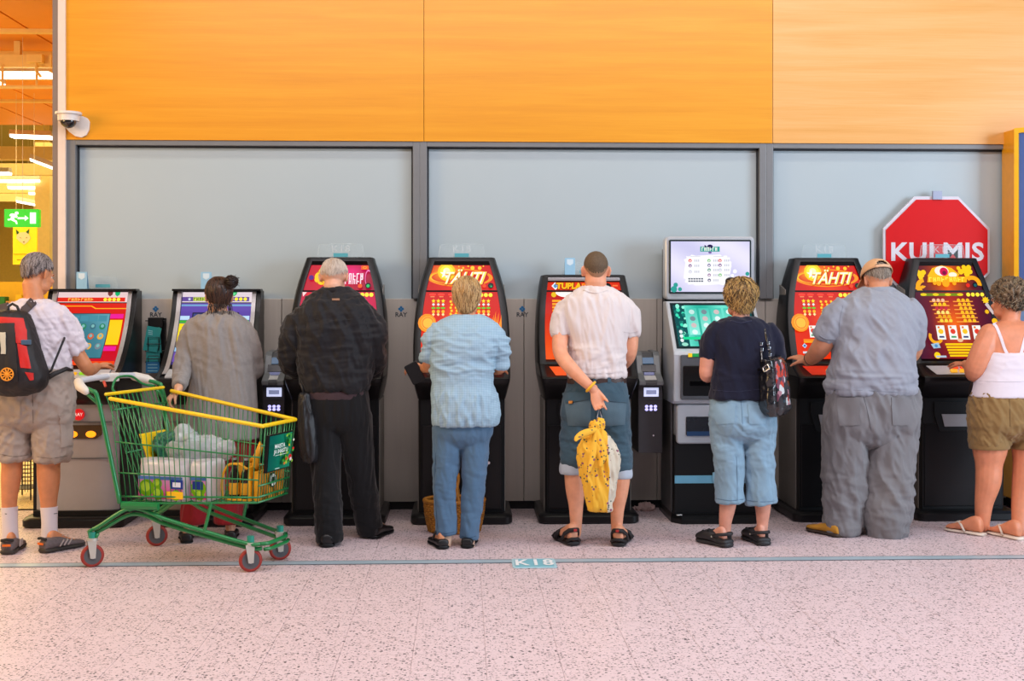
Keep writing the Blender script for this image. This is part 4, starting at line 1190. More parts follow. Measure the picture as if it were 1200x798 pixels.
# ---- payment terminals fixed to the wall between the machines
def terminal(pxl, pxr, label):
    y = 8.42
    xl, xr = P(pxl, 450, y).x, P(pxr, 450, y).x; X = (xl + xr) / 2 + .02; hw = (xr - xl) / 2 - .012
    zt, z1, z2, zb = [P(pxl, v, y).z for v in (412.5, 451, 468, 531)]
    g = thing('payment_terminal', (X, y, zb), label, 'payment terminal', 'wall payment terminals')
    MB().span((X - hw, y, zb), (X + hw, WY, z1)).build('body', mat('terminal_dark', (62, 60, 64), .4), g, bevel=.006)
    m_tg = mat('terminal_grey', (120, 124, 126), .38, .15)
    pf = [(y - .045, z1), (y - .05, z1 + .03), (y + .06, z1 + .075), (y + .12, zt - .03), (y + .16, zt - .004), (WY, zt), (WY, z1)]
    for s_, (a, b) in enumerate(((X - hw, X - hw + .045), (X + hw - .045, X + hw))):
        MB().prism(pf, a, b, 'x').build('head_cheek', m_tg, g, bevel=.006)
    pf2 = [(y - .045, z1), (y - .05, z1 + .02), (y + .07, z1 + .062), (y + .14, zt - .045), (y + .18, zt - .01), (WY, zt - .008), (WY, z1)]
    hd = MB().prism(pf2, X - hw + .045, X + hw - .045, 'x').build('head', mat('terminal_mid', (84, 86, 88), .35), g)
    def on(t): return Vector((X, y + .07 + .07 * t, z1 + .062 + (zt - .045 - z1 - .062) * t))
    MB().box(on(.82) - Vector((0, .012, 0)), (.085, .012, .045), rx=R(-25)).build('display', mat('terminal_screen', (70, 100, 130), .2, emit=.5), hd)
    MB().box(on(.35) - Vector((0, .01, 0)), (.10, .03, .05), rx=R(-25)).build('bill_slot', mat('slot_black', (6, 6, 8), .2), hd)
    MB().box(on(.08) - Vector((0, .015, 0)), (.07, .012, .02), rx=R(-25)).build('slot_light', mat('slot_light', (96, 104, 150), .3, emit=.4), hd)
    MB().box((X, y + .005, z1 + .047), (.10, .07, .006), rx=R(20)).build('sticker', mat('sticker_white', (206, 206, 204), .5), hd)
    sc = MB().box((X + .005, y - .004, P(pxl, 459.5, y).z), (.10, .01, .060)).build('touch_screen', mat('terminal_lit', (206, 214, 250), .3, emit=1.0), g)
    MB().box((X + .005, y - .0095, P(pxl, 459.5, y).z), (.07, .002, .028)).build('screen_print', mat('terminal_print', (150, 160, 200), .3, emit=.5), sc)
    MB().box((X, y - .003, z2), (2 * hw, .008, .004)).build('seam', m_dark, g)
    for i in range(3):
        for j in range(2):
            MB().ball((X - .026 + i * .03, y - .002, P(pxl, 476.3 + j * 3.6, y).z), (.012, .006, .010), nu=10, nv=6).build('key_light', mat('key_glow', (180, 176, 255), .3, emit=1.8), g)
    MB().cyl((X + .02, y - .006, zb + .12), (X + .02, y, zb + .12), .006, 8).build('lock', m_lock, g)
terminal(302, 332, 'dark payment terminal right of the woman with the bun')
terminal(742.5, 775, 'dark payment terminal right of the man in the white T-shirt')

# ---- leaflet rack on the wall
c = P(181, 400, 8.70); s = 1 / SCL(181, 8.7)
g = thing('leaflet_rack', (c.x, 8.72, 1.1), 'black wire leaflet rack on the wall between the two left machines', 'rack')
m_wire = mat('wire_black', (18, 18, 20), .4)
def rz(py): return P(181, py, 8.7).z
def rx_(px): return P(px, 400, 8.7).x
MB().span((rx_(172), 8.76, rz(437)), (rx_(191), WY - .001, rz(373))).build('back_plate', m_blackm, g)
MB().box((rx_(181), 8.74, rz(378)), (.10, .05, .07)).build('empty_pocket', m_blackm, g, bevel=.005)
MB().tube([(rx_(169), 8.73, rz(376)), (rx_(193), 8.73, rz(376))], .004, 6).build('wire_bar', m_wire, g)
for py0, py1 in ((395, 411), (417, 424)):
    a, b = rx_(174.5), rx_(187)
    MB().tube([(a, 8.68, rz(py1)), (a, 8.68, rz(py0)), (b, 8.68, rz(py0)), (b, 8.68, rz(py1))], .0035, 6).build('wire_bracket', m_wire, g)
    MB().tube([(a - .012, 8.68, rz((py0 + py1) / 2)), (b + .012, 8.68, rz((py0 + py1) / 2))], .0035, 6).build('wire_bar', m_wire, g)
    MB().tube([(a - .02, 8.68, rz(py1)), (a - .02, 8.78, rz(py1))], .0035, 6).build('wire_side', m_wire, g)
    MB().tube([(b + .02, 8.68, rz(py1)), (b + .02, 8.78, rz(py1))], .0035, 6).build('wire_side', m_wire, g)
m_teal = mat('leaflet_teal', (40, 148, 146), .45); m_lblue = mat('leaflet_blue', (36, 116, 166), .45)
for k, (p0, p1, q0, q1, mm, yy, rot, lb) in enumerate(((170, 187, 383, 412, m_teal, 8.70, .18, 'tilted teal leaflet at the top of the wire rack'), (174, 188, 384, 414, m_teal, 8.712, -.08, 'upright teal leaflet behind the tilted one in the rack'),
                                       (171, 187, 412, 424, m_teal, 8.71, 0, 'teal leaflet in the lower pocket of the rack'), (171, 187, 424, 437, m_lblue, 8.70, 0, 'blue leaflet with white print at the bottom of the rack'))):
    cx_, cz_ = (rx_(p0) + rx_(p1)) / 2, (rz(q0) + rz(q1)) / 2
    w_, h_ = rx_(p1) - rx_(p0), rz(q0) - rz(q1)
    l = thing('leaflet', (cx_, yy, rz(q1)), lb, 'leaflet', 'leaflets in the rack')
    MB().box((cx_, yy, cz_), (w_, .008, h_), ry=rot).build('paper', mm, l)
    if k in (0, 3):
        for j in range(3): MB().box((cx_ - (.012 if k == 0 else 0), yy - .005, cz_ + h_ * (.34 if k == 0 else .25) - j * (.012 if k == 0 else .022)), (w_ * (.3 if k == 0 else .7), .002, .005), ry=rot).build('print', mat('leaflet_print', (150, 206, 214), .5), l)

# ---- red octagonal sign on the glass
ys = WY - .035
def q(px, py):
    p = P(px, py, ys); return (p.x, p.z)
oc = [(1072, 230), (1123, 230), (1160, 267.5), (1160, 320), (1123, 357), (1072, 357), (1035, 320), (1035, 267.5)]
oi = [(1073.5, 234), (1122.5, 234), (1157, 269.5), (1157, 319), (1122, 353.5), (1073, 353.5), (1038, 319), (1038, 269.5)]
c = P(1098, 293, ys)
g = thing('octagonal_sign', (c.x, ys, c.z), 'large red octagonal sign reading KULMIS with a pale rim, on the glass', 'sign')
MB().prism([q(*p) for p in oc], ys, ys + .025).build('rim', mat('sign_rim', (206, 202, 212), .35, .1), g, bevel=.003)
MB().prism([q(*p) for p in oi], ys - .006, ys + .001).build('red_face', mat('sign_red', (206, 2, 8), .45, spec=.2, var=.02), g)
tv, tf = text_tris('KULMIS', .215, bold=.006, space=1.06)
wd = max(v[0] for v in tv) - min(v[0] for v in tv)
x0, z0 = q(1044, 306); x1, z1 = q(1152.5, 284)
hh = max(v[1] for v in tv) - min(v[1] for v in tv); zc_ = (max(v[1] for v in tv) + min(v[1] for v in tv)) / 2
cx_ = (max(v[0] for v in tv) + min(v[0] for v in tv)) / 2
MB().add([((x0 + x1) / 2 + (v[0] - cx_) * (x1 - x0) / wd, ys - .0075, (z0 + z1) / 2 + (v[1] - zc_) * (z1 - z0) / hh) for v in tv], tf).build('lettering', mat('sign_letters', (214, 208, 216), .4), g)
p = q(1097.5, 224); p2 = q(1103, 234)
MB().box(((p[0]), ys - .01, (p[1] + p2[1]) / 2), (.066, .02, p[1] - p2[1])).build('hanger', mat('hanger_grey', (150, 152, 170), .35, .5), g)

# ---- yellow kiosk at the right edge
kx = P(1173.5, 300, WY).x
kz = 2.70
foot = [(kx, WY - .005), (kx, 8.58), (kx + .40, 8.20), (kx + 1.3, 8.20), (kx + 1.3, WY - .005)]
g = thing('yellow_kiosk', (kx + .6, 8.5, 0), 'tall yellow kiosk with a blue panel at the right edge', 'kiosk')
MB().prism(foot, .08, kz, 'z').build('casing', mat('kiosk_yellow', (236, 160, 4), .35, coat=.3), g, bevel=.006)
MB().prism([(kx + .03, WY - .01), (kx + .03, 8.61), (kx + .41, 8.24), (kx + 1.27, 8.24), (kx + 1.27, WY - .01)], 0, .08, 'z').build('foot', m_blackm, g)
d = Vector((.40, -.38, 0)).normalized(); nrm = Vector((-.38, -.40, 0)).normalized()
def face(a0, a1, z0, z1, o0, o1):
    b = Vector((kx, 8.58, 0)); vs = []
    for o in (o0, o1):
        for a, z in ((a0, z0), (a1, z0), (a1, z1), (a0, z1)): vs.append(b + d * a + nrm * o + Vector((0, 0, z)))
    return MB().add(vs, [(0, 1, 2, 3), (4, 7, 6, 5), (0, 4, 5, 1), (1, 5, 6, 2), (2, 6, 7, 3), (3, 7, 4, 0)])
LN = math.hypot(.40, .38)
fm = mat('kiosk_frame', (255, 190, 4), .35, coat=.3)
for a0, a1, z0, z1 in ((0, .03, .15, kz), (LN - .03, LN, .15, kz), (.03, LN - .03, kz - .035, kz), (.03, LN - .03, .15, .20)):
    face(a0, a1, z0, z1, 0, .018).build('frame', fm, g)
face(.03, LN - .03, 1.62, kz - .035, -.002, .006).build('blue_panel', mat('kiosk_blue', (50, 96, 176), .3, coat=.4), g)
face(.03, LN - .03, .20, 1.62, -.002, .006).build('pale_panel', mat('kiosk_pale', (120, 156, 206), .3, coat=.4), g)

# ================================================================== PEOPLE
from mathutils.bvhtree import BVHTree
SKIN = {}
def skin(name, col): return mat('skin_' + name, col, .48, var=.10, vs=22, bump=.05, bs=400, sss=.08)
def cloth(name, col, var=.05, bump=.25, bs=420, rough=.85, vs=14): return mat('cloth_' + name, col, rough, var=var, vs=vs, bump=bump, bs=bs, sheen=.15, spec=.2)

def ground(px, py):
    zc = EYE * F / (py - HOR)
    return Vector(C2W((px - 600) / F * zc, zc) + (0,))

class Fig:
    def __init__(s, px, py, Y0, label):
        s.Y = Y0
        g = P(px, py, Y0)
        s.root = thing('person', (g.x, Y0, 0), label, 'person', 'people at the machines')
        s.body = MB()
    def p(s, px, py, dy=0): return P(px, py, s.Y + dy)
    def r(s, px, rp, dy=0): return rp / SCL(px, s.Y + dy)
    def torso(s, mb, rows, grow=0.0, e=2.35, n=44):
        rows = crom(rows, 5); rings = []
        for py, xl, xr, dy, hd in rows:
            A, B = s.p(xl, py, dy), s.p(xr, py, dy); c = (A + B) / 2
            hx = (B - A).length / 2 + grow; hy = hd + grow; ring = []
            for k in range(n):
                a = 2 * math.pi * k / n; ca, sa = math.cos(a), math.sin(a)
                ring.append(c + Vector((hx * math.copysign(abs(ca) ** (2 / e), ca), hy * math.copysign(abs(sa) ** (2 / e), sa), 0)))
            rings.append(ring)
        mb.loft(rings)
    def hips(s, mb, rows, grow=0.0):
        """hip part of trousers: like torso, the bottom rounded off into the crotch"""
        py, xl, xr, dy, hd = rows[-1]; m_ = (xl + xr) / 2
        rows = list(rows) + [(py + 7, m_ + (xl - m_) * .86, m_ + (xr - m_) * .86, dy, hd * .82), (py + 13, m_ + (xl - m_) * .6, m_ + (xr - m_) * .6, dy, hd * .5), (py + 16, m_ + (xl - m_) * .25, m_ + (xr - m_) * .25, dy, hd * .2)]
        s.torso(mb, rows, grow)
    def limb(s, mb, rows, grow=0.0, rc=True, n=16, flat=None):
        rows = crom(rows, 5)
        pts = [s.p(a, b, c) for a, b, c, d in rows]; rr = [max(.003, s.r(a, d, c) + grow) for a, b, c, d in rows]
        mb.tube(pts, rr, n, round_caps=rc, flat=flat)

ROT3 = np.array(Matrix.Rotation(.9, 3, 'X') @ Matrix.Rotation(.7, 3, 'Y') @ Matrix.Rotation(.6, 3, 'Z'))
def folds(amp, fx, fz, seed=0, k=0.0, kx=0.0, amp2=0.35, f2=2.3, fy=None):
    """cloth folds: ridged noise, stretched; k shears the pattern with height so that folds run diagonally, kx mirrors it about x"""
    fy = fx if fy is None else fy
    amp = amp * 2.0
    def d(co):
        z = co[:, 2]; x = co[:, 0]
        xx = x + k * z
        if kx: xx = xx
        p = (np.stack([xx * fx, co[:, 1] * fy, z * fz], 1) + seed * 7.3) @ ROT3
        w1 = vnoise(co * 3.1 + seed, seed) * .8 + .3
        return amp * w1 * (ridge(p, seed) - .42) + amp * amp2 * (ridge(p * f2 + 3.1, seed + 3) - .45)
    return d
def sumd(*fs): return lambda co: sum(f(co) for f in fs)
def zone(f, z0, z1, soft=.06):
    """a fold pattern that only acts between two heights"""
    return lambda co: f(co) * np.clip((co[:, 2] - z0) / soft, 0, 1) * np.clip((z1 - co[:, 2]) / soft, 0, 1)

def ell(mb, M, c, r, rot=None):
    R3 = M.to_3x3()
    if rot is not None: R3 = R3 @ rot
    mb.ball(M @ Vector(c), r, R3, 20, 14)

def head(fig, px, py, dy, yaw=0, pitch=0, k=1.0, roll=0, neck=None, neck_r=.056, ear=1.0):
    """yaw + = turned to its left; pitch + = looking down. Returns the head frame."""
    c = fig.p(px, py, dy)
    M = Matrix.Translation(c) @ Matrix.Rotation(R(yaw), 4, 'Z') @ Matrix.Rotation(R(-pitch), 4, 'X') @ Matrix.Rotation(R(roll), 4, 'Y') @ Matrix.Scale(k, 4)
    mb = fig.body
    sc = lambda *r: tuple(x * k for x in r)
    ell(mb, M, (0, -.012, .028), sc(.074, .094, .086))
    ell(mb, M, (0, .03, -.03), sc(.060, .068, .085))
    ell(mb, M, (0, .055, -.085), sc(.040, .038, .030))
    ell(mb, M, (.034, .045, -.062), sc(.030, .04, .035)); ell(mb, M, (-.034, .045, -.062), sc(.030, .04, .035))
    ell(mb, M, (0, .086, .020), sc(.050, .016, .014))
    ell(mb, M, (.036, .080, -.022), sc(.022, .018, .02)); ell(mb, M, (-.036, .080, -.022), sc(.022, .018, .02))
    mb.tube([M @ Vector((0, .094, .012)), M @ Vector((0, .106, -.012)), M @ Vector((0, .116, -.032))], [.009 * k, .011 * k, .014 * k], 10, round_caps=True)
    ell(mb, M, (.012, .100, -.034), sc(.009, .010, .008)); ell(mb, M, (-.012, .100, -.034), sc(.009, .010, .008))
    ell(mb, M, (0, .094, -.058), sc(.024, .010, .006)); ell(mb, M, (0, .092, -.068), sc(.022, .010, .007))
    for sx in (-1, 1):
        ell(mb, M, (sx * .077, -.006, -.006), sc(.009 * ear, .019 * ear, .032 * ear), Matrix.Rotation(sx * R(24), 3, 'Z') @ Matrix.Rotation(R(-10), 3, 'X'))
        mb.tube([M @ Vector((sx * (.084), -.020, .020)), M @ Vector((sx * .091, -.026, -.002)), M @ Vector((sx * .083, -.016, -.034))], .0055 * k * ear, 8, round_caps=True)
    if neck is not None:
        fig_n = neck
        mb.tube([M @ Vector((0, -.005, -.01)), M @ Vector((0, -.022, -.075)), fig_n[0], fig_n[1]], [neck_r * .98, neck_r, neck_r * 1.05, neck_r * 1.35], 18)
    fig.M = M; fig.hk = k
    return M
def eyes(fig, col=(70, 90, 110)):
    for sx in (-1, 1):
        e = MB().ball(fig.M @ Vector((sx * .031, .074, -.002)), .0125 * fig.hk, nu=14, nv=10).build('eye', mat('eye_white', (236, 232, 226), .15), fig.root, smooth=True)
        MB().ball(fig.M @ Vector((sx * .031, .0825, -.002)), (.0056 * fig.hk, .0048 * fig.hk, .0056 * fig.hk), nu=12, nv=8).build('iris', mat('iris', col, .1), e, smooth=True)
        MB().tube([fig.M @ Vector((sx * (.014 + .011 * i), .094 - .004 * i, .020 + .004 * (i == 1))) for i in range(4)], .0032 * fig.hk, 6).build('eyebrow', mat('brow', (96, 84, 74), .8), fig.root)

HC = Vector((0, -.012, .028)); HR = Vector((.074, .094, .086))
def hpoint(phi, th, t):
    """phi 0 at the back of the head, pi at the face; th from the crown"""
    dn = max(0.0, th - R(98)); th = min(th, R(98))
    d = Vector((math.sin(th) * math.sin(phi), -math.sin(th) * math.cos(phi), math.cos(th)))
    if dn: return HC + Vector((HR.x * d.x * (1 - .32 * dn), HR.y * d.y * (1 - .42 * dn), HR.z * d.z - dn * .098)) + d * t
    return HC + Vector((HR.x * d.x, HR.y * d.y, HR.z * d.z)) + d * t
def hair(fig, m, back=118, side=92, front=52, t0=.012, t1=.008, hole=0.0, curl=0.0, streak=.004, nape=0.0, seed=1, m2=None, n_str=260, s_len=(25, 55), s_r=.0016, tuft=0.004, full=0.0, sharp=1.0, side_pow=1.0, again=None):
    NP, NT = 120, 30
    vs = []; fs = []
    def thm(phi):
        c = math.cos(phi)
        if c >= 0: return R(side + (back - side) * (c ** sharp))
        return R(side + (front - side) * ((-c) ** side_pow))
    for j in range(NT + 1):
        for i in range(NP):
            phi = 2 * math.pi * i / NP; tm_ = thm(phi); h0 = R(hole)
            th = h0 + (tm_ - h0) * j / NT
            e = j / NT
            t = t0 + (t1 - t0) * e + full * math.sin(min(1, e * 1.1) * math.pi) * max(0, .4 + .6 * math.cos(phi))
            if e > .93: t = -.004 if e > .99 else t * .55
            if hole and j == 0: t = -.003
            vs.append((phi, th, t))
    ph = np.array([v[0] for v in vs]); th_ = np.array([v[1] for v in vs]); tt = np.array([v[2] for v in vs])
    pp = np.stack([np.cos(ph) * 9, np.sin(ph) * 9, th_ * 1.6], 1)
    tt = tt + streak * (ridge(pp * 1.7, seed) - .5) * np.clip(th_ * 2, .3, 1) + streak * .6 * (ridge(pp * 4.1, seed + 1) - .5)
    if curl:
        q_ = np.stack([np.sin(th_) * np.cos(ph), np.sin(th_) * np.sin(ph), np.cos(th_)], 1)
        tt = tt + curl * (ridge(q_ * 5.2 + .7, seed) - .5) + curl * .7 * (ridge(q_ * 9.5, seed + 2) - .5)
    W = [fig.M @ hpoint(ph[i], th_[i], tt[i]) for i in range(len(vs))]
    for j in range(NT):
        for i in range(NP):
            i2 = (i + 1) % NP
            fs.append((j * NP + i, j * NP + i2, (j + 1) * NP + i2, (j + 1) * NP + i))
    if not hole: fs.append(tuple(range(NP)))
    o = MB().add(W, fs).build('hair', m, fig.root, smooth=True)
    if n_str:
        rnd = random.Random(seed); mb = MB()
        for _ in range(n_str):
            phi = rnd.uniform(-2.2, 2.2); tm_ = thm(phi)
            a = rnd.uniform(R(max(hole, 4)), tm_ * .9); ln = R(rnd.uniform(*s_len)); b = min(a + ln, tm_ + R(6))
            dph = rnd.uniform(-.22, .22); pts = []; lift = rnd.uniform(0, tuft)
            for k in range(5):
                u = k / 4; th = a + (b - a) * u; e = min(1, th / tm_)
                t = t0 + (t1 - t0) * e + full * math.sin(min(1, e * 1.1) * math.pi) * max(0, .4 + .6 * math.cos(phi)) + streak * .3 + lift * u
                if curl: t += curl * .5 * math.sin(u * 9 + phi * 7)
                pts.append(fig.M @ hpoint(phi + dph * u + (.10 * math.sin(u * 8 + phi * 3) if curl else 0), th, t))
            mb.tube(pts, [s_r * .6, s_r, s_r, s_r * .9, s_r * .25], 4, cap=False)
        mb.build('hair_strands', m2 or m, o, smooth=True, kind='stuff')
        if again:
            hair_more = dict(seed=seed + 50)
            rnd = random.Random(seed + 50); mb = MB()
            for _ in range(n_str):
                phi = rnd.uniform(-2.3, 2.3); tm_ = thm(phi); a = rnd.uniform(R(6), tm_ * .92); b = min(a + R(rnd.uniform(*s_len)), tm_ + R(10))
                dph = rnd.uniform(-.3, .3); lift = rnd.uniform(-.004, tuft); pts = []
                for k in range(5):
                    u = k / 4; th = a + (b - a) * u; e = min(1, th / tm_)
                    t = t0 + (t1 - t0) * e + full * math.sin(min(1, e * 1.1) * math.pi) * max(0, .4 + .6 * math.cos(phi)) + streak * .2 + lift * u + curl * .6 * math.sin(u * 7 + phi * 9)
                    pts.append(fig.M @ hpoint(phi + dph * u + .10 * math.sin(u * 6 + phi * 5), th, t))
                mb.tube(pts, [s_r * .8, s_r * 1.3, s_r * 1.2, s_r, s_r * .25], 4, cap=False)
            mb.build('hair_locks', again, o, smooth=True, kind='stuff')
    return o

def hand(mb, wrist, d, n, side, k=1.0, curl=(25, 35, 25), spread=.05, thumb=(35, 20), fist=None, tcurl=20):
    """d fingers' direction, n direction the palm faces, side +1: thumb on d x n side"""
    d = Vector(d).normalized(); n = Vector(n); n = (n - d * n.dot(d)).normalized(); s_ = d.cross(n) * side
    w_ = Vector(wrist)
    sec = []
    for t, hw, ht in ((-.02, .024, .019), (.015, .028, .017), (.05, .038, .015), (.085, .041, .0135), (.098, .038, .011)):
        ring = []
        for q_ in range(14):
            a = 2 * math.pi * q_ / 14
            ring.append(w_ + d * t * k + s_ * math.cos(a) * hw * k + n * math.sin(a) * ht * k)
        sec.append(ring)
    mb.loft(sec)
    for i, (off, L_) in enumerate(((.030, .070), (.0105, .079), (-.0095, .073), (-.029, .058))):
        base = w_ + d * .088 * k + s_ * off * k
        dd = (d + s_ * off * spread * 20).normalized(); nn = n
        p = base - dd * .01 * k; pts = [p]; rr = [.0098 * k]
        seg = [L_ * .45, L_ * .32, L_ * .26]
        cl = curl if not fist else fist[i]
        cur = dd
        for q_ in range(3):
            ax = cur.cross(n)
            if ax.length > 1e-5 or True:
                ax = s_.cross(n).cross(n)  # axis across the hand
            rot = Matrix.Rotation(R(cl[q_]), 3, -s_ if (d.cross(n)).dot(s_) < 0 else s_)
            cand = rot @ cur
            if cand.dot(n) < cur.dot(n) - 1e-4:
                cand = rot.inverted() @ cur
                if q_ and cand.dot(d) > cur.dot(d): cand = rot @ cur
            cur = cand
            p = p + cur * seg[q_] * k; pts.append(p); rr.append((.0090, .0084, .0070)[q_] * k)
        mb.tube(pts, rr, 10, round_caps=True)
    b = w_ + d * .022 * k + s_ * .024 * k
    t1 = (d * math.cos(R(thumb[0])) + s_ * math.sin(R(thumb[0])) + n * .25).normalized()
    t2 = (t1 + n * math.sin(R(tcurl)) + d * .15).normalized(); t3 = (t2 + n * math.sin(R(tcurl)) + d * .1).normalized()
    pts = [b - t1 * .012 * k, b + t1 * .035 * k, b + t1 * .035 * k + t2 * .03 * k, b + t1 * .035 * k + t2 * .03 * k + t3 * .022 * k]
    mb.tube(pts, [.0135 * k, .0118 * k, .0100 * k, .0078 * k], 10, round_caps=True)

def foot_rings(h, ang, L_, W_, prof, z0=0.0, n=16):
    a = R(ang); d = Vector((math.sin(a), math.cos(a), 0)); s_ = Vector((math.cos(a), -math.sin(a), 0))
    rows = crom(prof, 4); rings = []
    for t, wf, zt in rows:
        ring = []
        for k in range(n):
            q_ = 2 * math.pi * k / n; ca, sa = math.cos(q_), math.sin(q_)
            x = math.copysign(abs(ca) ** .8, ca) * wf * W_ / 2
            z = z0 + (max(zt, z0 + .004) - z0) * (.5 + .5 * math.copysign(abs(sa) ** .8, sa))
            ring.append(Vector(h) + d * t * L_ + s_ * x + Vector((0, 0, z)))
        rings.append(ring)
    return rings
SHOE = [(0, .45, .055), (.02, .66, .075), (.10, .80, .085), (.25, .80, .088), (.42, .84, .080), (.60, .96, .060), (.76, 1.0, .048), (.90, .80, .042), (.97, .50, .034), (1.0, .22, .022)]
LOWSHOE = [(0, .45, .045), (.02, .66, .058), (.10, .80, .060), (.25, .80, .055), (.42, .84, .052), (.60, .96, .050), (.76, 1.0, .046), (.90, .80, .040), (.97, .50, .032), (1.0, .22, .020)]
FOOT = [(.02, .40, .05), (.06, .58, .085), (.16, .64, .10), (.30, .62, .095), (.45, .70, .075), (.62, .86, .052), (.78, .92, .036), (.90, .84, .028), (.97, .55, .022)]
SOLE = [(-.01, .42, 1), (.02, .72, 1), (.12, .86, 1), (.3, .82, 1), (.5, .88, 1), (.72, 1.06, 1), (.88, .92, 1), (.97, .6, 1), (1.01, .25, 1)]
def sole(fig, h, ang, L_, W_, th, m, name='sole', parent=None):
    pr = [(a, b, th) for a, b, c in SOLE]
    return MB().loft(foot_rings(h, ang, L_, W_, pr)).build(name, m, parent or fig.root, smooth=True, auto=50)
def shoe(fig, h, ang, m_up, m_sole, L_=.28, W_=.10, prof=SHOE, th=.025, name='shoe'):
    o = MB().loft(foot_rings(h, ang, L_, W_, prof, th * .6)).build(name, m_up, fig.root, smooth=True)
    sole(fig, h, ang, L_, W_ * 1.02, th, m_sole, 'sole', o)
    return o
def foot(fig, h, ang, L_=.25, W_=.095, z0=.02, shod=True):
    if shod:
        a = R(ang); h = Vector(h) + Vector((math.sin(a), math.cos(a), 0)) * .03; L_ *= .86; W_ *= .74
    fig.body.loft(foot_rings(h, ang, L_, W_, [(a, b, c + z0) for a, b, c in FOOT], z0))
def toes(fig, h, ang, L_=.25, W_=.095, z0=.02):
    a = R(ang); d = Vector((math.sin(a), math.cos(a), 0)); s_ = Vector((math.cos(a), -math.sin(a), 0))
    for i in range(5):
        b = Vector(h) + d * L_ * (.92 - .02 * abs(i - 1)) + s_ * W_ * (-.36 + .18 * i) + Vector((0, 0, z0 + .010))
        fig.body.tube([b - d * .03, b + d * .012], [.009, .008], 8, round_caps=True)

def bvh_of(o):
    og = ORG[o.name]
    return BVHTree.FromPolygons([v.co + og for v in o.data.vertices], [tuple(p.vertices) for p in o.data.polygons])
CAMP = Vector((0, 0, EYE))
def hit(b, px, py, off=.003):
    d = (P(px, py, 5) - CAMP).normalized()
    for dx in (0, .6, -.6, 1.5, -1.5, 3, -3):
        loc, nrm, i, di = b.ray_cast(CAMP, (P(px + dx, py, 5) - CAMP).normalized())
        if loc is not None:
            if nrm.dot(d) > 0: nrm = -nrm
            return loc + nrm * off, nrm
    return None, None
def patch(b, quad, m, name, parent, n=8, mm=6, off=.004, thick=.004):
    """cloth patch lying on a surface; quad = 4 photo corners of it (tl, tr, br, bl)"""
    g = []; 
    for j in range(mm + 1):
        v = j / mm; row = []
        for i in range(n + 1):
            u = i / n
            x = (quad[0][0] * (1 - u) + quad[1][0] * u) * (1 - v) + (quad[3][0] * (1 - u) + quad[2][0] * u) * v
            y = (quad[0][1] * (1 - u) + quad[1][1] * u) * (1 - v) + (quad[3][1] * (1 - u) + quad[2][1] * u) * v
            p, nr = hit(b, x, y, off)
            if p is None: p, nr = (row[-1] if row else (None, None))
            row.append((p, nr))
        g.append(row)
    if any(p is None for row in g for p, _ in row): return None
    mb = MB(); vs = [p for row in g for p, _ in row] + [p - nr * (thick + off * .9) for row in g for p, nr in row]
    W_ = n + 1; N_ = W_ * (mm + 1); fs = []
    for j in range(mm):
        for i in range(n):
            a = j * W_ + i
            fs.append((a, a + 1, a + W_ + 1, a + W_)); fs.append((N_ + a, N_ + a + W_, N_ + a + W_ + 1, N_ + a + 1))
    edge = [i for i in range(W_)] + [j * W_ + n for j in range(1, mm + 1)] + [mm * W_ + i for i in range(n - 1, -1, -1)] + [j * W_ for j in range(mm - 1, 0, -1)]
    for k in range(len(edge)):
        a, c = edge[k], edge[(k + 1) % len(edge)]; fs.append((a, N_ + a, N_ + c, c))
    return mb.add(vs, fs).build(name, m, parent, smooth=True, auto=50)
def seam(b, pts, m, name, parent, r=.0016, off=.001, closed=False, n=4):
    pts = crom(pts, n) if len(pts) > 2 else crom(pts, 8)
    w_ = [hit(b, x, y, off)[0] for x, y in pts]; w_ = [p for p in w_ if p is not None]
    if len(w_) < 2: return None
    return MB().tube(w_, r, 6, closed=closed).build(name, m, parent, smooth=True)
def band(b, pts, wpx, m, name, parent, off=.004, thick=.006):
    """strap lying on a surface along a photo path, wpx wide"""
    pts = crom(pts, 5) if len(pts) > 2 else crom(pts, 8)
    prev = None; rings = []
    for i, (x, y) in enumerate(pts):
        t = pts[min(i + 1, len(pts) - 1)] - pts[max(i - 1, 0)]; t = t / (np.hypot(*t) + 1e-9); nx, ny = -t[1], t[0]
        a, na = hit(b, x + nx * wpx / 2, y + ny * wpx / 2, off); c, nc = hit(b, x - nx * wpx / 2, y - ny * wpx / 2, off)
        if a is None or c is None: continue
        if (a - c).length > 9 * wpx / 180: continue
        rings.append([a, c, c - nc * thick, a - na * thick])
    if len(rings) < 2: return None
    return MB().loft(rings).build(name, m, parent, smooth=True, auto=60)

def legs_rows(*a): return a

# ------------------------------------------------------------------ 1 man with the backpack
f = Fig(38, 640, 7.50, 'grey-haired man in a white T-shirt and grey cargo shorts with a backpack')
sk = skin('tan', (208, 138, 96))
neck = (f.p(40, 352, .03), f.p(36, 368, .0))
head(f, 44, 321, .07, yaw=-28, pitch=18, k=1.0, neck=neck)
T = [(352, 26, 54, .01, .06), (358, 10, 66, .0, .09), (366, -8, 76, .0, .11), (385, -12, 79, .0, .125), (410, -9, 80, .01, .13), (436, -6, 82, .01, .135), (446, -6, 82, .01, .13)]
f.torso(f.body, T, -.012)
f.torso(f.body, [(430, -4, 80, 0, .12), (470, -2, 78, 0, .11), (488, 8, 70, 0, .08)], -.01)
for rows in ([(14, 495, 0, 15), (14, 540, 0, 12), (13, 560, 0, 11.5), (11, 585, 0, 9), (11, 622, -.01, 7)], [(59, 495, 0, 17), (57, 540, 0, 13.5), (57, 562, 0, 13), (57, 590, 0, 9.5), (58, 625, -.01, 7.5)]):
    f.limb(f.body, rows)
f.limb(f.body, [(68, 372, 0, 12), (84, 402, .04, 9), (101, 430, .10, 8), (107, 433, .26, 7), (113, 430, .47, 5.5)])
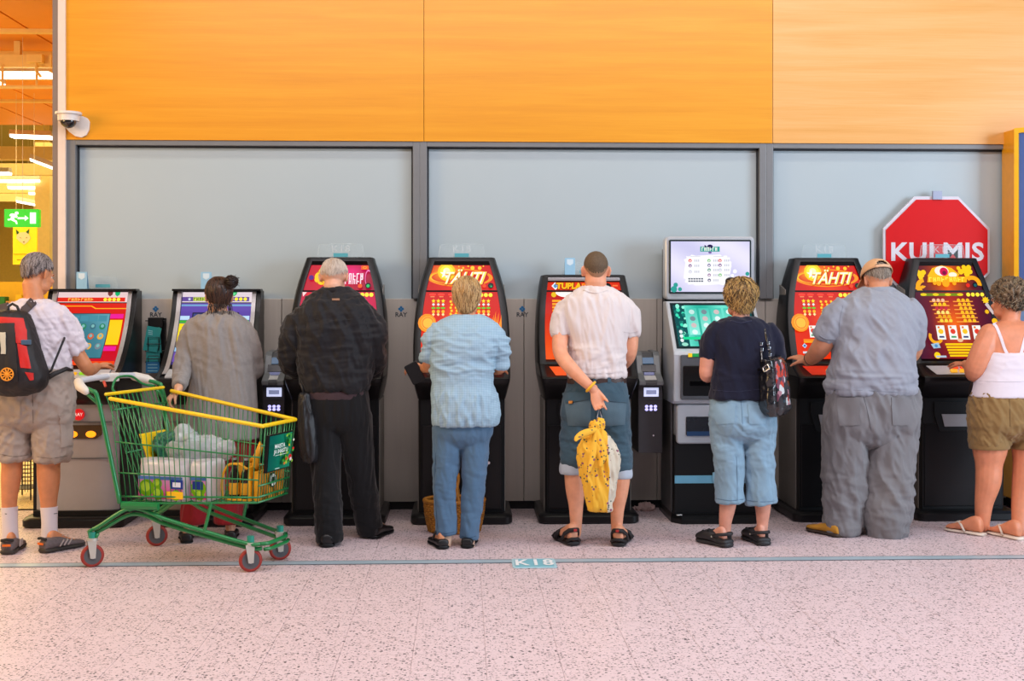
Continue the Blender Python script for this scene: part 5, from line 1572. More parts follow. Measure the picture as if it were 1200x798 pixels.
f.limb(f.body, [(-4, 372, 0, 12), (-20, 402, .04, 9), (-24, 430, .12, 8), (-8, 436, .28, 7), (10, 438, .42, 5.5)])
hand(f.body, f.p(113, 430, .47), (.35, .92, .16), (.1, .2, -1), -1, .98, (10, 25, 20))
hand(f.body, f.p(10, 438, .42), (.35, .92, .0), (.0, .1, -1), 1, .98, (20, 25, 20))
hl, hr = ground(9, 650), ground(50, 648)
foot(f, hl, -6, .25); foot(f, hr, 34, .25)
remesh(f.body, 'body', sk, f.root, .0058, 4)
eyes(f)
hair(f, mat('hair_grey', (104, 92, 88), .5, var=.28, vs=70, stretch=(1, 1, .25)), back=132, side=88, front=48, t0=.014, t1=.008, m2=mat('hair_grey_light', (158, 146, 142), .5, var=.15), n_str=420, seed=3, again=mat('hair_grey_dark', (70, 60, 58), .5, var=.2))
ms = cloth('white_lilac', (216, 206, 214), var=.02)
mb = MB(); f.torso(mb, T); f.limb(mb, [(64, 368, 0, 13), (74, 380, .01, 14), (84, 398, .04, 12.5), (91, 411, .06, 11.5)], rc=False); f.limb(mb, [(0, 368, 0, 13), (-12, 382, .01, 14), (-20, 400, .04, 12.5), (-23, 413, .06, 11.5)], rc=False)
sh = remesh(mb, 'shirt', ms, f.root, .008, 8, sumd(folds(.012, 26, 8, 1, .7), folds(.005, 14, 40, 2)))
mt = cloth('grey_beige', (166, 152, 143), var=.04)
mb = MB(); f.hips(mb, [(432, -5, 82, .0, .135), (450, -9, 84, -.01, .142), (472, -9, 86, -.015, .145), (490, -7, 84, -.01, .135)])
f.limb(mb, [(16, 485, -.005, 21), (16, 515, 0, 20), (17, 538, 0, 18.5)], rc=False); f.limb(mb, [(60, 485, -.005, 22), (61, 515, 0, 21.5), (61, 540, 0, 20)], rc=False)
tr = remesh(mb, 'shorts', mt, f.root, .008, 12, sumd(folds(.012, 12, 14, 5, .6), folds(.006, 30, 20, 6, -.5)))
b = bvh_of(tr); m_st = cloth('shorts_seam', (110, 98, 92))
patch(b, [(70, 490), (84, 488), (83, 522), (71, 524)], mt, 'cargo_pocket', tr, off=.007); patch(b, [(69, 486), (84.5, 484), (84, 494), (70, 497)], mt, 'pocket_flap', tr, off=.010)
patch(b, [(3, 468), (24, 470), (24, 488), (3, 486)], mt, 'back_pocket', tr, off=.003)
seam(b, [(38, 452), (38.5, 475), (39, 496)], m_st, 'seam', tr); seam(b, [(0, 532), (16, 535), (33, 533)], m_st, 'hem_stitch', tr); seam(b, [(43, 535), (60, 537), (79, 534)], m_st, 'hem_stitch', tr)
m_sock = cloth('sock_white', (222, 214, 222), var=.02)
for hx, rows, hh in ((0, [(11, 594, 0, 9.6), (11.5, 612, -.005, 8.8), (12, 630, -.005, 9.5), (12, 640, 0, 10)], hl), (1, [(57.5, 594, 0, 10), (58, 612, -.005, 9), (58, 630, -.005, 9.5), (60, 640, 0, 10)], hr)):
    mb = MB(); f.limb(mb, rows, rc=False, n=20); so = mb.build('sock', m_sock, f.root, smooth=True, auto=60)
    bb = bvh_of(so); seam(bb, [(rows[0][0] - 8 + 3, 602), (rows[0][0] - 3, 602.3)] if hx == 0 else [(63, 602), (67, 601.5)], mat('sock_mark', (60, 60, 66), .7), 'sock_mark', so, r=.002)
m_sn = mat('sneaker_grey', (104, 94, 96), .6, var=.2, vs=50, bump=.2); m_ss = mat('sneaker_sole', (54, 48, 44), .6, var=.1)
for h_, an in ((hl, -6), (hr, 34)):
    s1 = shoe(f, h_ + Vector((0, -.012, 0)), an, m_sn, m_ss, .295, .108, th=.03, name='sneaker')
    bb = bvh_of(s1)
    a = R(an); d = Vector((math.sin(a), math.cos(a), 0)); sd = Vector((math.cos(a), -math.sin(a), 0))
    MB().tube([h_ + d * .0 + sd * -.03 + Vector((0, -.01, .085)), h_ + d * -.012 + Vector((0, -.012, .092)), h_ + d * 0 + sd * .03 + Vector((0, -.01, .085))], .009, 8, round_caps=True).build('heel_collar', mat('sneaker_black', (30, 28, 30), .7), s1, smooth=True)
    MB().box(h_ + d * -.011 + Vector((0, -.012, .058)), (.045, .008, .012), -a).build('orange_tab', mat('sneaker_orange', (230, 110, 30), .6), s1)
    for t in (.30, .40, .50):
        MB().tube([h_ + d * .295 * t + sd * .051 + Vector((0, -.012, .035)), h_ + d * .295 * (t + .10) + sd * .044 + Vector((0, -.012, .062))], .005, 6, round_caps=True).build('side_stripe', mat('sneaker_stripe', (168, 154, 150), .6), s1)
    for t in (.42, .48, .54): MB().tube([h_ + d * .295 * t + sd * -.024 + Vector((0, 0, .088 - (t - .4) * .16)), h_ + d * .295 * t + sd * .024 + Vector((0, 0, .088 - (t - .4) * .16))], .003, 6).build('lace', mat('lace_grey', (170, 160, 160), .7), s1)
MAN1 = f
# backpack
g = thing('backpack', f.p(20, 462, -.25), 'black and red backpack worn by the man in grey cargo shorts', 'backpack')
m_bk = mat('nylon_black', (30, 27, 30), .6, var=.12, vs=40, bump=.25, bs=200); m_rd = mat('nylon_red', (206, 28, 20), .55, var=.08, bump=.2, bs=200)
f2 = Fig.__new__(Fig); f2.Y = f.Y - .21
mb = MB(); f2.torso(mb, [(364, 2, 26, .01, .05), (369, -10, 33, .0, .085), (385, -16, 40, -.01, .10), (410, -18, 46, -.02, .115), (435, -17, 54, -.02, .12), (450, -14, 54, -.01, .115), (458, -6, 46, .0, .09), (463, 5, 32, .01, .06)], e=2.8)
bpk = remesh(mb, 'main_bag', m_bk, g, .008, 8, folds(.006, 18, 14, 4))
b = bvh_of(bpk)
patch(b, [(-8, 371), (27, 373), (31, 388), (-8, 377)], m_rd, 'red_panel', g, off=.004)
patch(b, [(17, 380), (31, 386), (32, 403), (19, 402)], m_rd, 'red_panel', g, off=.005); patch(b, [(20, 402), (31, 406), (36, 432), (24, 431)], m_rd, 'red_panel', g, off=.005); patch(b, [(29, 436), (39, 437), (39.5, 445), (35, 446)], m_rd, 'red_panel', g, off=.004)
patch(b, [(-9, 379), (17, 379), (22, 447), (-9, 447)], m_bk, 'front_pocket', g, n=12, mm=12, off=.012, thick=.012)
b2 = bvh_of(bpk)
patch(b, [(1, 390), (7.5, 390), (8, 415), (2, 415)], mat('reflector', (196, 190, 170), .4), 'reflective_tab', g, off=.018)
pc_, pn = hit(b, 10.5, 438, .022)
em = MB()
for k in range(10):
    a = 2 * math.pi * k / 10
    em.tube([pc_ + Vector((math.cos(a), 0, math.sin(a))) * .008, pc_ + Vector((math.cos(a), 0, math.sin(a))) * .032], .004, 6, round_caps=True)
em.tube([pc_ + Vector((math.cos(2 * math.pi * k / 24), 0, math.sin(2 * math.pi * k / 24))) * .035 for k in range(24)], .004, 6, closed=True)
em.ball(pc_, (.012, .006, .012)).build('round_emblem', mat('emblem_orange', (236, 150, 30), .5), g, smooth=True)
pz, _ = hit(b, 30, 402, .012); 
MB().box(pz, (.055, .014, .028), .2).build('buckle', mat('buckle_blue', (70, 96, 120), .4), g, bevel=.004)
MB().tube([f2.p(9, 366, -.02), f2.p(10, 359, .0), f2.p(14.5, 356, .01), f2.p(20, 359, .0), f2.p(23, 366, -.02)], .008, 8).build('grab_handle', m_bk, g, smooth=True)
b3 = bvh_of(sh)
m_strp = mat('strap_grey', (70, 60, 62), .7, var=.1, bump=.3, bs=300)
band(b3, [(27, 366), (35, 358), (43, 350.5), (50, 347.5), (56, 349)], 9, m_strp, 'shoulder_strap', g, off=.012, thick=.012)
band(b3, [(6, 368), (4, 360), (2, 353), (-1, 350)], 9, m_strp, 'shoulder_strap', g, off=.012, thick=.012)
MB().tube([f.p(48, 444, -.14), f.p(60, 434, -.16), f.p(74, 400, -.10), f.p(75.5, 396, -.06)], .007, 8).build('lower_strap', m_bk, g)
MB().tube([f.p(50, 446, -.16), f.p(64, 438, -.155), f.p(78, 432, -.10), f.p(84, 434, -.0)], [.016, .014, .012, .010], 8).build('hip_strap', m_bk, g, smooth=True)

# ------------------------------------------------------------------ 2 woman with the bun
f = Fig(255, 625, 7.80, 'dark-haired woman with a bun in a long grey cardigan holding the cart')
sk2 = skin('fair', (214, 160, 128))
neck = (f.p(258, 366, .03), f.p(258, 384, .0))
head(f, 256, 348, .05, yaw=22, pitch=6, k=.97, neck=neck, neck_r=.048)
T = [(366, 246, 272, .01, .05), (373, 228, 284, 0, .08), (382, 219, 290, -.01, .10), (400, 217, 294, -.01, .115), (430, 225, 297, -.01, .12), (460, 222, 299, -.01, .13), (490, 217, 301, -.01, .14), (514, 215, 302, -.01, .145)]
f.torso(f.body, T[:-1], -.015)
for rows in ([(238, 500, 0, 15), (235, 550, 0, 11), (229, 590, 0, 8), (225, 622, 0, 6)], [(278, 500, 0, 15), (275, 550, 0, 11), (272, 590, 0, 8), (270, 618, 0, 6)]): f.limb(f.body, rows)
f.limb(f.body, [(228, 386, 0, 9), (217, 420, -.04, 7), (213, 436, -.08, 6.5), (209, 456, -.22, 5)])
f.limb(f.body, [(286, 386, 0, 9), (297, 412, .02, 7), (300, 432, .04, 6.5), (288, 434, .13, 5)])
hand(f.body, f.p(209, 456, -.22), (-.55, -.3, -.62), (.3, .15, -.9), 1, .95, (30, 40, 30))
hand(f.body, f.p(288, 434, .13), (-.3, .95, 0), (0, .1, -1), -1, .95, (15, 20, 15))
hl, hr = ground(219, 637), ground(270, 634)
foot(f, hl, -14, .23, .085, .012); foot(f, hr, -8, .23, .085, .012)
remesh(f.body, 'body', sk2, f.root, .0058, 4); eyes(f, (70, 50, 36))
m_hd = mat('hair_dark', (44, 30, 26), .42, var=.3, vs=70, stretch=(1, 1, .3))
ho = hair(f, m_hd, back=150, side=112, front=50, t0=.016, t1=.008, streak=.006, full=.006, m2=mat('hair_dark_light', (84, 56, 42), .4, var=.2), n_str=380, seed=8, again=mat('hair_dark_deep', (28, 18, 16), .4, var=.2))
rnd = random.Random(4); mb = MB(); bc = f.p(271, 330, -.035)
for k in range(70):
    a, bq, cq = rnd.uniform(0, 6.28), rnd.uniform(-.6, .6), rnd.uniform(.028, .044)
    M3 = Matrix.Rotation(rnd.uniform(0, 3.1), 3, 'X') @ Matrix.Rotation(rnd.uniform(0, 3.1), 3, 'Z')
    mb.tube([bc + M3 @ Vector((math.cos(a + u * .7) * cq, math.sin(a + u * .7) * cq, bq * .03)) for u in range(5)], [.001, .003, .0035, .003, .001], 5, cap=False)
for k in range(24):
    e = f.p(271 + rnd.uniform(-2, 11), 330 + rnd.uniform(-9, 7), -.03 + rnd.uniform(-.03, .02)); mb.tube([bc, (bc + e) / 2 + Vector((0, 0, rnd.uniform(0, .02))), e], [.003, .002, .0006], 4, cap=False)
for k in range(40):
    x = rnd.uniform(242, 272); s0 = f.p(x, 356, -.055); e = f.p(x + rnd.uniform(-4, 5), 368 + rnd.uniform(0, 8), -.06 + rnd.uniform(-.01, .01)); mb.tube([s0, (s0 + e) / 2 + Vector((0, -.008, 0)), e], [.0018, .0016, .0005], 4, cap=False)
mb.build('bun_strands', m_hd, ho, smooth=True, kind='stuff')
MB().ball(bc, (.034, .034, .031)).build('bun', m_hd, ho, smooth=True)
mc = cloth('cardigan_grey', (140, 134, 130), var=.06, bump=.4, bs=300, vs=60)
mb = MB(); f.torso(mb, T)
f.limb(mb, [(229, 384, 0, 11), (221, 402, -.02, 12), (216, 425, -.06, 10.5), (213, 440, -.10, 9.5), (209.5, 453, -.20, 8)], rc=False)
f.limb(mb, [(282, 384, 0, 11), (291, 402, 0, 11.5), (296, 422, .03, 10), (298, 434, .05, 9), (290, 435, .12, 7.5)], rc=False)
cg = remesh(mb, 'cardigan', mc, f.root, .008, 8, sumd(folds(.011, 20, 3.5, 11, .12), zone(folds(.004, 14, 20, 12, .8), 1.0, 1.42)))
mr = cloth('wine_red', (134, 22, 30), var=.06)
mb = MB(); f.hips(mb, [(480, 222, 298, 0, .12), (505, 220, 299, 0, .125), (530, 222, 297, 0, .11)])
f.limb(mb, [(240, 515, 0, 18), (235, 560, 0, 16), (229, 596, 0, 15.5), (228.5, 612, 0, 16)], rc=False); f.limb(mb, [(279, 515, 0, 18), (275, 560, 0, 15.5), (268, 596, 0, 15), (267.5, 612, 0, 16)], rc=False)
remesh(mb, 'trousers', mr, f.root, .008, 6, folds(.010, 22, 5, 13))
m_fl = mat('leather_black', (20, 19, 21), .4, var=.1)
for h_, an in ((hl, -14), (hr, -8)): shoe(f, h_, an, m_fl, m_blackm, .25, .09, LOWSHOE, .012, 'flat_shoe')
WOM2 = f

# ------------------------------------------------------------------ 3 man in the dark jacket
f = Fig(400, 632, 7.70, 'white-haired balding man in a dark jacket and black trousers')
neck = (f.p(392, 346, .04), f.p(392, 362, .0))
head(f, 391.5, 325, .09, yaw=-3, pitch=24, k=1.02, neck=neck)
T = [(339, 377, 409, .04, .07), (350, 362, 423, .015, .09), (364, 350, 434, .0, .115), (385, 346, 440, -.01, .13), (415, 349, 439, -.01, .135), (440, 352, 434, -.01, .14), (452, 355, 431, -.01, .14), (458, 358, 428, -.01, .125)]
f.torso(f.body, T[:-1], -.02)
for rows in ([(380, 480, 0, 16), (382, 560, -.06, 11), (385, 600, -.11, 9), (386, 630, -.13, 6)], [(412, 480, 0, 16), (422, 560, .04, 11), (430, 600, .08, 9), (434, 622, .11, 6)]): f.limb(f.body, rows)
f.limb(f.body, [(355, 372, 0, 11), (343, 400, 0, 9), (341, 426, .04, 8), (352, 434, .18, 6), (358, 430, .28, 5.5)]); f.limb(f.body, [(430, 372, 0, 11), (440, 400, 0, 9), (442, 424, .06, 8), (432, 434, .18, 6), (424, 430, .28, 5.5)])
hand(f.body, f.p(358, 430, .28), (.2, .95, 0), (0, .1, -1), 1, 1, (15, 20, 15)); hand(f.body, f.p(424, 430, .28), (-.2, .95, 0), (0, .1, -1), -1, 1, (15, 20, 15))
hl, hr = ground(384, 642), ground(436, 632)
foot(f, hl, -10, .25); foot(f, hr, 18, .25)
remesh(f.body, 'body', skin('pale', (222, 168, 140)), f.root, .0058, 4); eyes(f)
hair(f, mat('hair_white', (176, 156, 140), .55, var=.14, vs=60), back=122, side=84, front=40, t0=.003, t1=.007, hole=38, streak=.003, m2=mat('hair_white_light', (206, 192, 178), .5, var=.1), n_str=520, s_r=.0012, seed=12)
mj = cloth('jacket_charcoal', (26, 25, 29), var=.08, rough=.62, bump=.1)
mb = MB(); f.torso(mb, T)
f.limb(mb, [(362, 366, 0, 12), (349, 385, 0, 15), (342, 408, 0, 13.5), (341, 425, .05, 12.5), (350, 433, .17, 9), (356, 431, .25, 8)], rc=False)
f.limb(mb, [(424, 366, 0, 12), (435, 385, 0, 15), (438.5, 405, 0, 12), (440, 424, .06, 11), (432, 433, .17, 9), (426, 431, .25, 8)], rc=False)
jk = remesh(mb, 'jacket', mj, f.root, .008, 7, sumd(folds(.016, 16, 5, 21, .35), folds(.008, 8, 26, 22, -.6)))
mb = MB(); f.torso(mb, [(457, 357, 429, -.01, .128), (460, 356, 430, -.01, .131), (466, 357, 429, -.01, .130), (467, 358, 428, -.01, .127)])
mb.build('waistband', cloth('rib_knit', (66, 50, 54), var=.15, bump=.6, bs=250), jk, smooth=True, auto=60)
mb = MB(); cpts = []
for k in range(13):
    a = math.pi * (1 + k / 12) + 0
    cpts.append(f.p(392, 340 + 2.5 * abs(math.cos(a)), .03) + Vector((math.cos(a) * .088, math.sin(a) * .075, 0)))
mb.tube(cpts, [.010] + [.019] * 11 + [.010], 10, round_caps=True, flat=(Vector((0, 1, 0)), .6)).build('collar', mj, jk, smooth=True)
bb = bvh_of(jk)
patch(bb, [(389, 350), (398, 350), (398, 352.2), (389, 352.2)], mat('jacket_tab', (150, 110, 84), .6), 'hanger_loop', jk, 4, 2)
seam(bb, [(360, 372), (392, 376), (426, 372)], mat('jacket_seam', (26, 26, 30), .7), 'yoke_seam', jk); seam(bb, [(363, 368), (357, 385), (356, 402)], mat('jacket_seam', (26, 26, 30), .7), 'sleeve_seam', jk); seam(bb, [(425, 368), (431, 385), (432, 402)], mat('jacket_seam', (26, 26, 30), .7), 'sleeve_seam', jk)
mk = cloth('trouser_black', (15, 15, 18), var=.08, bump=.1, rough=.75)
mb = MB(); f.hips(mb, [(455, 358, 430, -.005, .12), (475, 357, 432, -.01, .128), (495, 357, 434, -.01, .120)])
f.limb(mb, [(379, 488, 0, 22), (382, 545, -.05, 17), (384, 590, -.10, 15.5), (386.5, 635, -.13, 15.5)], rc=False); f.limb(mb, [(413, 488, 0, 22), (421, 545, .03, 17), (428, 590, .08, 15), (434.5, 625, .11, 14)], rc=False)
tr = remesh(mb, 'trousers', mk, f.root, .008, 12, sumd(folds(.008, 24, 4, 23), zone(folds(.007, 8, 24, 24, .7), 0, .35)))
bb = bvh_of(tr)
for h_, an in ((hl, -10), (hr, 18)): shoe(f, h_, an, m_fl, m_blackm, .29, .105, SHOE, .025, 'leather_shoe')
# his bag
g = thing('shoulder_bag', f.p(360, 540, -.02), 'limp black bag hanging beside the man in the dark jacket', 'bag')
fb = Fig.__new__(Fig); fb.Y = f.Y - .10
mb = MB(); fb.torso(mb, [(462, 353, 362, 0, .03), (475, 351, 364, 0, .045), (500, 351, 369, 0, .055), (525, 353, 372, 0, .055), (536, 355, 372, 0, .045), (541, 358, 370, 0, .03)])
remesh(mb, 'pouch', mat('bag_black', (24, 23, 26), .5, var=.15, bump=.15), g, .007, 5, folds(.012, 45, 6, 31))
MB().tube([fb.p(357, 464, 0), fb.p(353, 450, .03), fb.p(350, 436, .12), fb.p(356, 430, .16), fb.p(360, 440, .12), fb.p(360, 464, 0)], .008, 8).build('strap', mat('bag_black', (24, 23, 26), .5), g, smooth=True)

# ------------------------------------------------------------------ 4 woman in light blue
f = Fig(543, 638, 7.50, 'blonde woman in a light blue checked blouse and blue jeans')
neck = (f.p(547, 372, .03), f.p(546, 386, .0))
head(f, 547, 349, .06, yaw=-4, pitch=12, k=.98, neck=neck, neck_r=.05)
T = [(369, 531, 565, .025, .065), (376, 515, 578, .01, .085), (386, 506, 585, 0, .105), (402, 505, 585, -.01, .125), (430, 506, 578, -.01, .13), (452, 506, 578, -.01, .135), (470, 507, 582, -.015, .145), (485, 507, 584, -.015, .148), (497, 508, 582, -.01, .14)]
f.torso(f.body, T[:-1], -.018)
for rows in ([(524, 500, 0, 15), (521, 560, 0, 10), (522, 600, 0, 8), (522, 630, 0, 6)], [(558, 500, 0, 15), (555, 560, .01, 10), (551, 600, .01, 8), (549, 634, .01, 6)]): f.limb(f.body, rows)
f.limb(f.body, [(513, 390, 0, 10), (503, 412, 0, 8), (502, 428, .05, 7), (498, 431, .18, 6), (494, 432, .26, 5)])
f.limb(f.body, [(578, 390, 0, 10), (586, 412, 0, 8), (586, 430, .04, 7), (582, 434, .30, 5.5), (580, 431, .46, 5)])
hand(f.body, f.p(495, 432, .24), (-.9, .25, .05), (.1, .6, -.8), -1, .95, (20, 35, 35), thumb=(50, 20))
hand(f.body, f.p(580, 431, .46), (.35, .9, -.05), (0, .1, -1), -1, .93, (12, 18, 14))
hl, hr = ground(520, 644), ground(547, 643)
foot(f, hl, -16, .235, .085); foot(f, hr, 6, .235, .085)
remesh(f.body, 'body', skin('warm', (220, 150, 108)), f.root, .0058, 4); eyes(f)
hair(f, mat('hair_sand', (170, 128, 72), .45, var=.25, vs=60, stretch=(1, 1, .3)), back=168, side=122, front=52, t0=.020, t1=.010, streak=.005, full=.006, m2=mat('hair_sand_light', (206, 172, 120), .45, var=.2), n_str=520, seed=15, s_len=(30, 70), again=mat('hair_sand_dark', (120, 86, 44), .45, var=.2))
def check(name, a, bcol, sc):
    m = bpy.data.materials.new(name); m.use_nodes = True; N = m.node_tree.nodes; L = m.node_tree.links; b_ = N['Principled BSDF']
    tc = N.new('ShaderNodeTexCoord'); out = []
    for dr in ('X', 'Z'):
        w_ = N.new('ShaderNodeTexWave'); w_.bands_direction = dr; w_.inputs['Scale'].default_value = sc; w_.inputs['Distortion'].default_value = .4; w_.inputs['Detail'].default_value = 1
        L.new(tc.outputs['Object'], w_.inputs['Vector']); out.append(w_)
    ad = N.new('ShaderNodeMath'); ad.operation = 'ADD'; L.new(out[0].outputs['Fac'], ad.inputs[0]); L.new(out[1].outputs['Fac'], ad.inputs[1])
    cr = N.new('ShaderNodeValToRGB'); cr.color_ramp.elements[0].color = rgb(a); cr.color_ramp.elements[1].color = rgb(bcol); cr.color_ramp.elements[0].position = .1; cr.color_ramp.elements[1].position = .8
    dv = N.new('ShaderNodeMath'); dv.operation = 'MULTIPLY'; dv.inputs[1].default_value = .5; L.new(ad.outputs[0], dv.inputs[0])
    L.new(dv.outputs[0], cr.inputs[0]); L.new(cr.outputs[0], b_.inputs['Base Color']); b_.inputs['Roughness'].default_value = .8; b_.inputs['Specular IOR Level'].default_value = .2
    return m
mbl = check('cloth_check_blue', (128, 160, 180), (166, 192, 208), 40)
mb = MB(); f.torso(mb, T)
f.limb(mb, [(516, 384, 0, 10), (508, 396, 0, 11.5), (504, 410, 0, 9.5), (502.5, 421, .02, 9)], rc=False); f.limb(mb, [(574, 384, 0, 10), (582, 398, 0, 12), (585, 415, 0, 10.5), (585, 428, .02, 9.5)], rc=False)
bl = remesh(mb, 'blouse', mbl, f.root, .007, 6, sumd(zone(folds(.022, 6, 18, 41, .6), 1.0, 1.36), zone(folds(.012, 30, 9, 42), .70, .98), folds(.005, 18, 18, 43)))
mjn = cloth('denim_blue', (82, 112, 140), var=.10, bump=.4, vs=9)
mb = MB(); f.hips(mb, [(485, 509, 580, 0, .12), (500, 509, 578, -.005, .122), (510, 509, 576, 0, .115)])
f.limb(mb, [(525, 500, 0, 18.5), (523.5, 540, 0, 15), (520.5, 570, -.005, 13), (522, 600, 0, 12), (523, 626, 0, 11.5)], rc=False); f.limb(mb, [(557, 500, 0, 18.5), (556, 540, 0, 14.5), (554.5, 570, 0, 12.5), (552, 600, .01, 11.5), (549.5, 631, .01, 10.5)], rc=False)
tr = remesh(mb, 'jeans', mjn, f.root, .0075, 12, sumd(folds(.008, 20, 6, 44, .2), zone(folds(.006, 8, 22, 45, .5), .12, .62)))
bb = bvh_of(tr); m_sm = cloth('denim_seam', (58, 84, 112))
seam(bb, [(511, 530), (509.5, 570), (513, 620)], m_sm, 'seam', tr); seam(bb, [(513, 623), (523, 625), (533, 623)], m_sm, 'hem_stitch', tr); seam(bb, [(540, 628), (549, 630), (558, 628)], m_sm, 'hem_stitch', tr)
msk = cloth('sock_beige', (206, 170, 146))
for (x, y, h_, an) in ((522, 632, hl, -16), (549, 636, hr, 6)):
    mb = MB(); f.limb(mb, [(x, y - 12, 0, 7), (x, y, -.01, 7.5), (x, y + 6, -.01, 7)], n=14); mb.build('sock', msk, f.root, smooth=True)
    s1 = shoe(f, h_, an, m_fl, m_blackm, .255, .095, LOWSHOE, .022, 'strap_shoe')
    a = R(an); d = Vector((math.sin(a), math.cos(a), 0)); sd = Vector((math.cos(a), -math.sin(a), 0))
    MB().tube([h_ + d * .09 + sd * -.045 + Vector((0, 0, .05)), h_ + d * .075 + sd * -.03 + Vector((0, 0, .095)), h_ + d * .10 + Vector((0, 0, .11)), h_ + d * .075 + sd * .03 + Vector((0, 0, .095)), h_ + d * .09 + sd * .045 + Vector((0, 0, .05))], .008, 8).build('ankle_strap', m_fl, s1, smooth=True)
wc = f.p(486, 437, .18)
g = thing('wallet', wc, 'black wallet held in the left hand of the woman in light blue', 'wallet')
M3 = Matrix.Rotation(R(-28), 3, 'Y')
for dy, w_ in ((0, .0), (.02, .006)):
    MB().rbox((0, 0, 0), (.09, .012, .135), .01).v
mb = MB().rbox((0, 0, 0), (.085, .014, .13), .010); mb.v = [tuple(wc + M3 @ Vector(v)) for v in mb.v]; mb.build('cover', mat('wallet_black', (20, 20, 24), .35), g, smooth=True, auto=40)
mb = MB().rbox((.004, .014, .004), (.078, .012, .12), .008); mb.v = [tuple(wc + M3 @ Vector(v)) for v in mb.v]; mb.build('inner_sleeve', mat('wallet_inner', (34, 34, 40), .5), g)
WOM4 = f

# ------------------------------------------------------------------ 5 man in the white T-shirt
f = Fig(697, 638, 7.57, 'short-haired man in a white T-shirt and denim shorts, one arm behind his back')
sk5 = skin('ruddy', (222, 156, 122))
neck = (f.p(698, 344, .02), f.p(697, 360, .0))
head(f, 698, 317, .03, yaw=0, pitch=3, k=1.0, neck=neck, neck_r=.064, ear=1.12)
T = [(337, 683, 713, .01, .065), (343, 672, 723, .005, .085), (351, 660, 736, 0, .105), (362, 655, 741, 0, .115), (380, 660, 738, -.005, .125), (400, 667, 733, -.005, .125), (425, 668, 731, -.005, .12), (441, 667, 732, -.005, .12)]
f.torso(f.body, T[:-1], -.014)
for rows in ([(676, 500, 0, 15), (673, 548, 0, 12), (674, 572, -.005, 11.5), (675, 595, 0, 8.5), (675, 625, 0, 6.2)], [(722, 500, 0, 15), (727, 550, 0, 12), (726, 575, -.005, 10.5), (723.5, 598, 0, 8), (722.5, 628, 0, 6.2)]): f.limb(f.body, rows)
# left arm behind the back, right arm forward
f.limb(f.body, [(662, 364, 0, 11), (657, 392, -.03, 9.8), (657, 414, -.08, 8.8), (668, 430, -.15, 8.4), (683, 445, -.19, 6.8), (695, 456, -.20, 5.6)])
f.limb(f.body, [(735, 364, 0, 11), (739, 392, .01, 9.5), (737, 416, .04, 8.5), (728, 428, .26, 7), (722, 426, .42, 5.6)])
hand(f.body, f.p(696, 456, -.20), (.28, -.12, -1), (.12, -1, .1), -1, .98, (14, 30, 30), thumb=(24, 10), fist=((10, 22, 24), (24, 48, 40), (16, 40, 36), (12, 26, 24)))
hand(f.body, f.p(722, 426, .42), (-.1, .95, .05), (0, .1, -1), -1, 1, (12, 18, 14))
hl, hr = ground(673, 640), ground(724, 641)
foot(f, hl, -16, .265, .10, .028, False); foot(f, hr, 16, .265, .10, .028, False); toes(f, hl, -16, .265, .1, .028); toes(f, hr, 16, .265, .1, .028)
remesh(f.body, 'body', sk5, f.root, .0052, 4); eyes(f)
hair(f, mat('hair_buzz', (92, 74, 54), .75, var=.25, vs=120), back=126, side=86, front=46, t0=.0045, t1=.0008, streak=.0010, n_str=0, seed=21)
hair(f, mat('hair_stubble', (150, 112, 84), .8, var=.2, vs=150), back=138, side=92, front=44, t0=.001, t1=.0006, streak=.0004, n_str=0, seed=22)
mw = cloth('tshirt_white', (216, 206, 204), var=.015)
mb = MB(); f.torso(mb, T)
f.limb(mb, [(668, 356, 0, 10), (661, 368, 0, 12.5), (658, 382, -.01, 12), (657.5, 394, -.02, 11)], rc=False); f.limb(mb, [(729, 356, 0, 10), (736, 368, 0, 12.5), (739, 382, 0, 11.5), (740, 393, .01, 10.5)], rc=False)
sh = remesh(mb, 'tshirt', mw, f.root, .0075, 7, sumd(folds(.012, 22, 4, 51, .18), zone(folds(.010, 9, 22, 52, -.6), .95, 1.25)))
bb = bvh_of(sh); m_hem = cloth('tshirt_hem', (196, 186, 186))
seam(bb, [(684, 340), (698, 343.5), (712, 340)], mw, 'neck_rib', sh, r=.005)
seam(bb, [(648, 390), (657, 392.5), (668, 391)], m_hem, 'hem_stitch', sh); seam(bb, [(731, 389), (740, 390), (748, 388)], m_hem, 'hem_stitch', sh); seam(bb, [(669, 436), (698, 438), (730, 436)], m_hem, 'hem_stitch', sh)
md = cloth('denim_dark', (62, 86, 100), var=.14, bump=.45, vs=8)
mb = MB(); f.hips(mb, [(440, 668, 731, 0, .115), (450, 665, 733, -.005, .122), (468, 660, 736, -.015, .135), (488, 658, 738, -.01, .128)])
f.limb(mb, [(680, 474, 0, 21), (675, 512, 0, 17.5), (672, 545, 0, 14.5)], rc=False); f.limb(mb, [(717, 474, 0, 21), (722, 512, 0, 17), (727, 550, 0, 12.5)], rc=False)
tr = remesh(mb, 'denim_shorts', md, f.root, .0075, 10, sumd(folds(.008, 14, 9, 53, .4), zone(folds(.008, 10, 26, 54, .6), .35, .75)))
m_cuff = cloth('denim_inside', (176, 186, 198), var=.08, bump=.4)
for rows in ([(671.5, 541, 0, 14.2), (671, 546, 0, 15.6), (671, 552, 0, 15.8), (671, 555, 0, 14.4)], [(728, 547, 0, 12.0), (728, 551, 0, 13.2), (728, 557, 0, 13.4), (728, 560, 0, 12.2)]):
    mb = MB(); f.limb(mb, rows, rc=False, n=24); mb.build('rolled_cuff', m_cuff, tr, smooth=True, auto=70)
bb = bvh_of(tr); m_ds = cloth('denim_thread', (44, 62, 76)); m_dl = cloth('denim_worn', (84, 106, 118), var=.12, bump=.4)
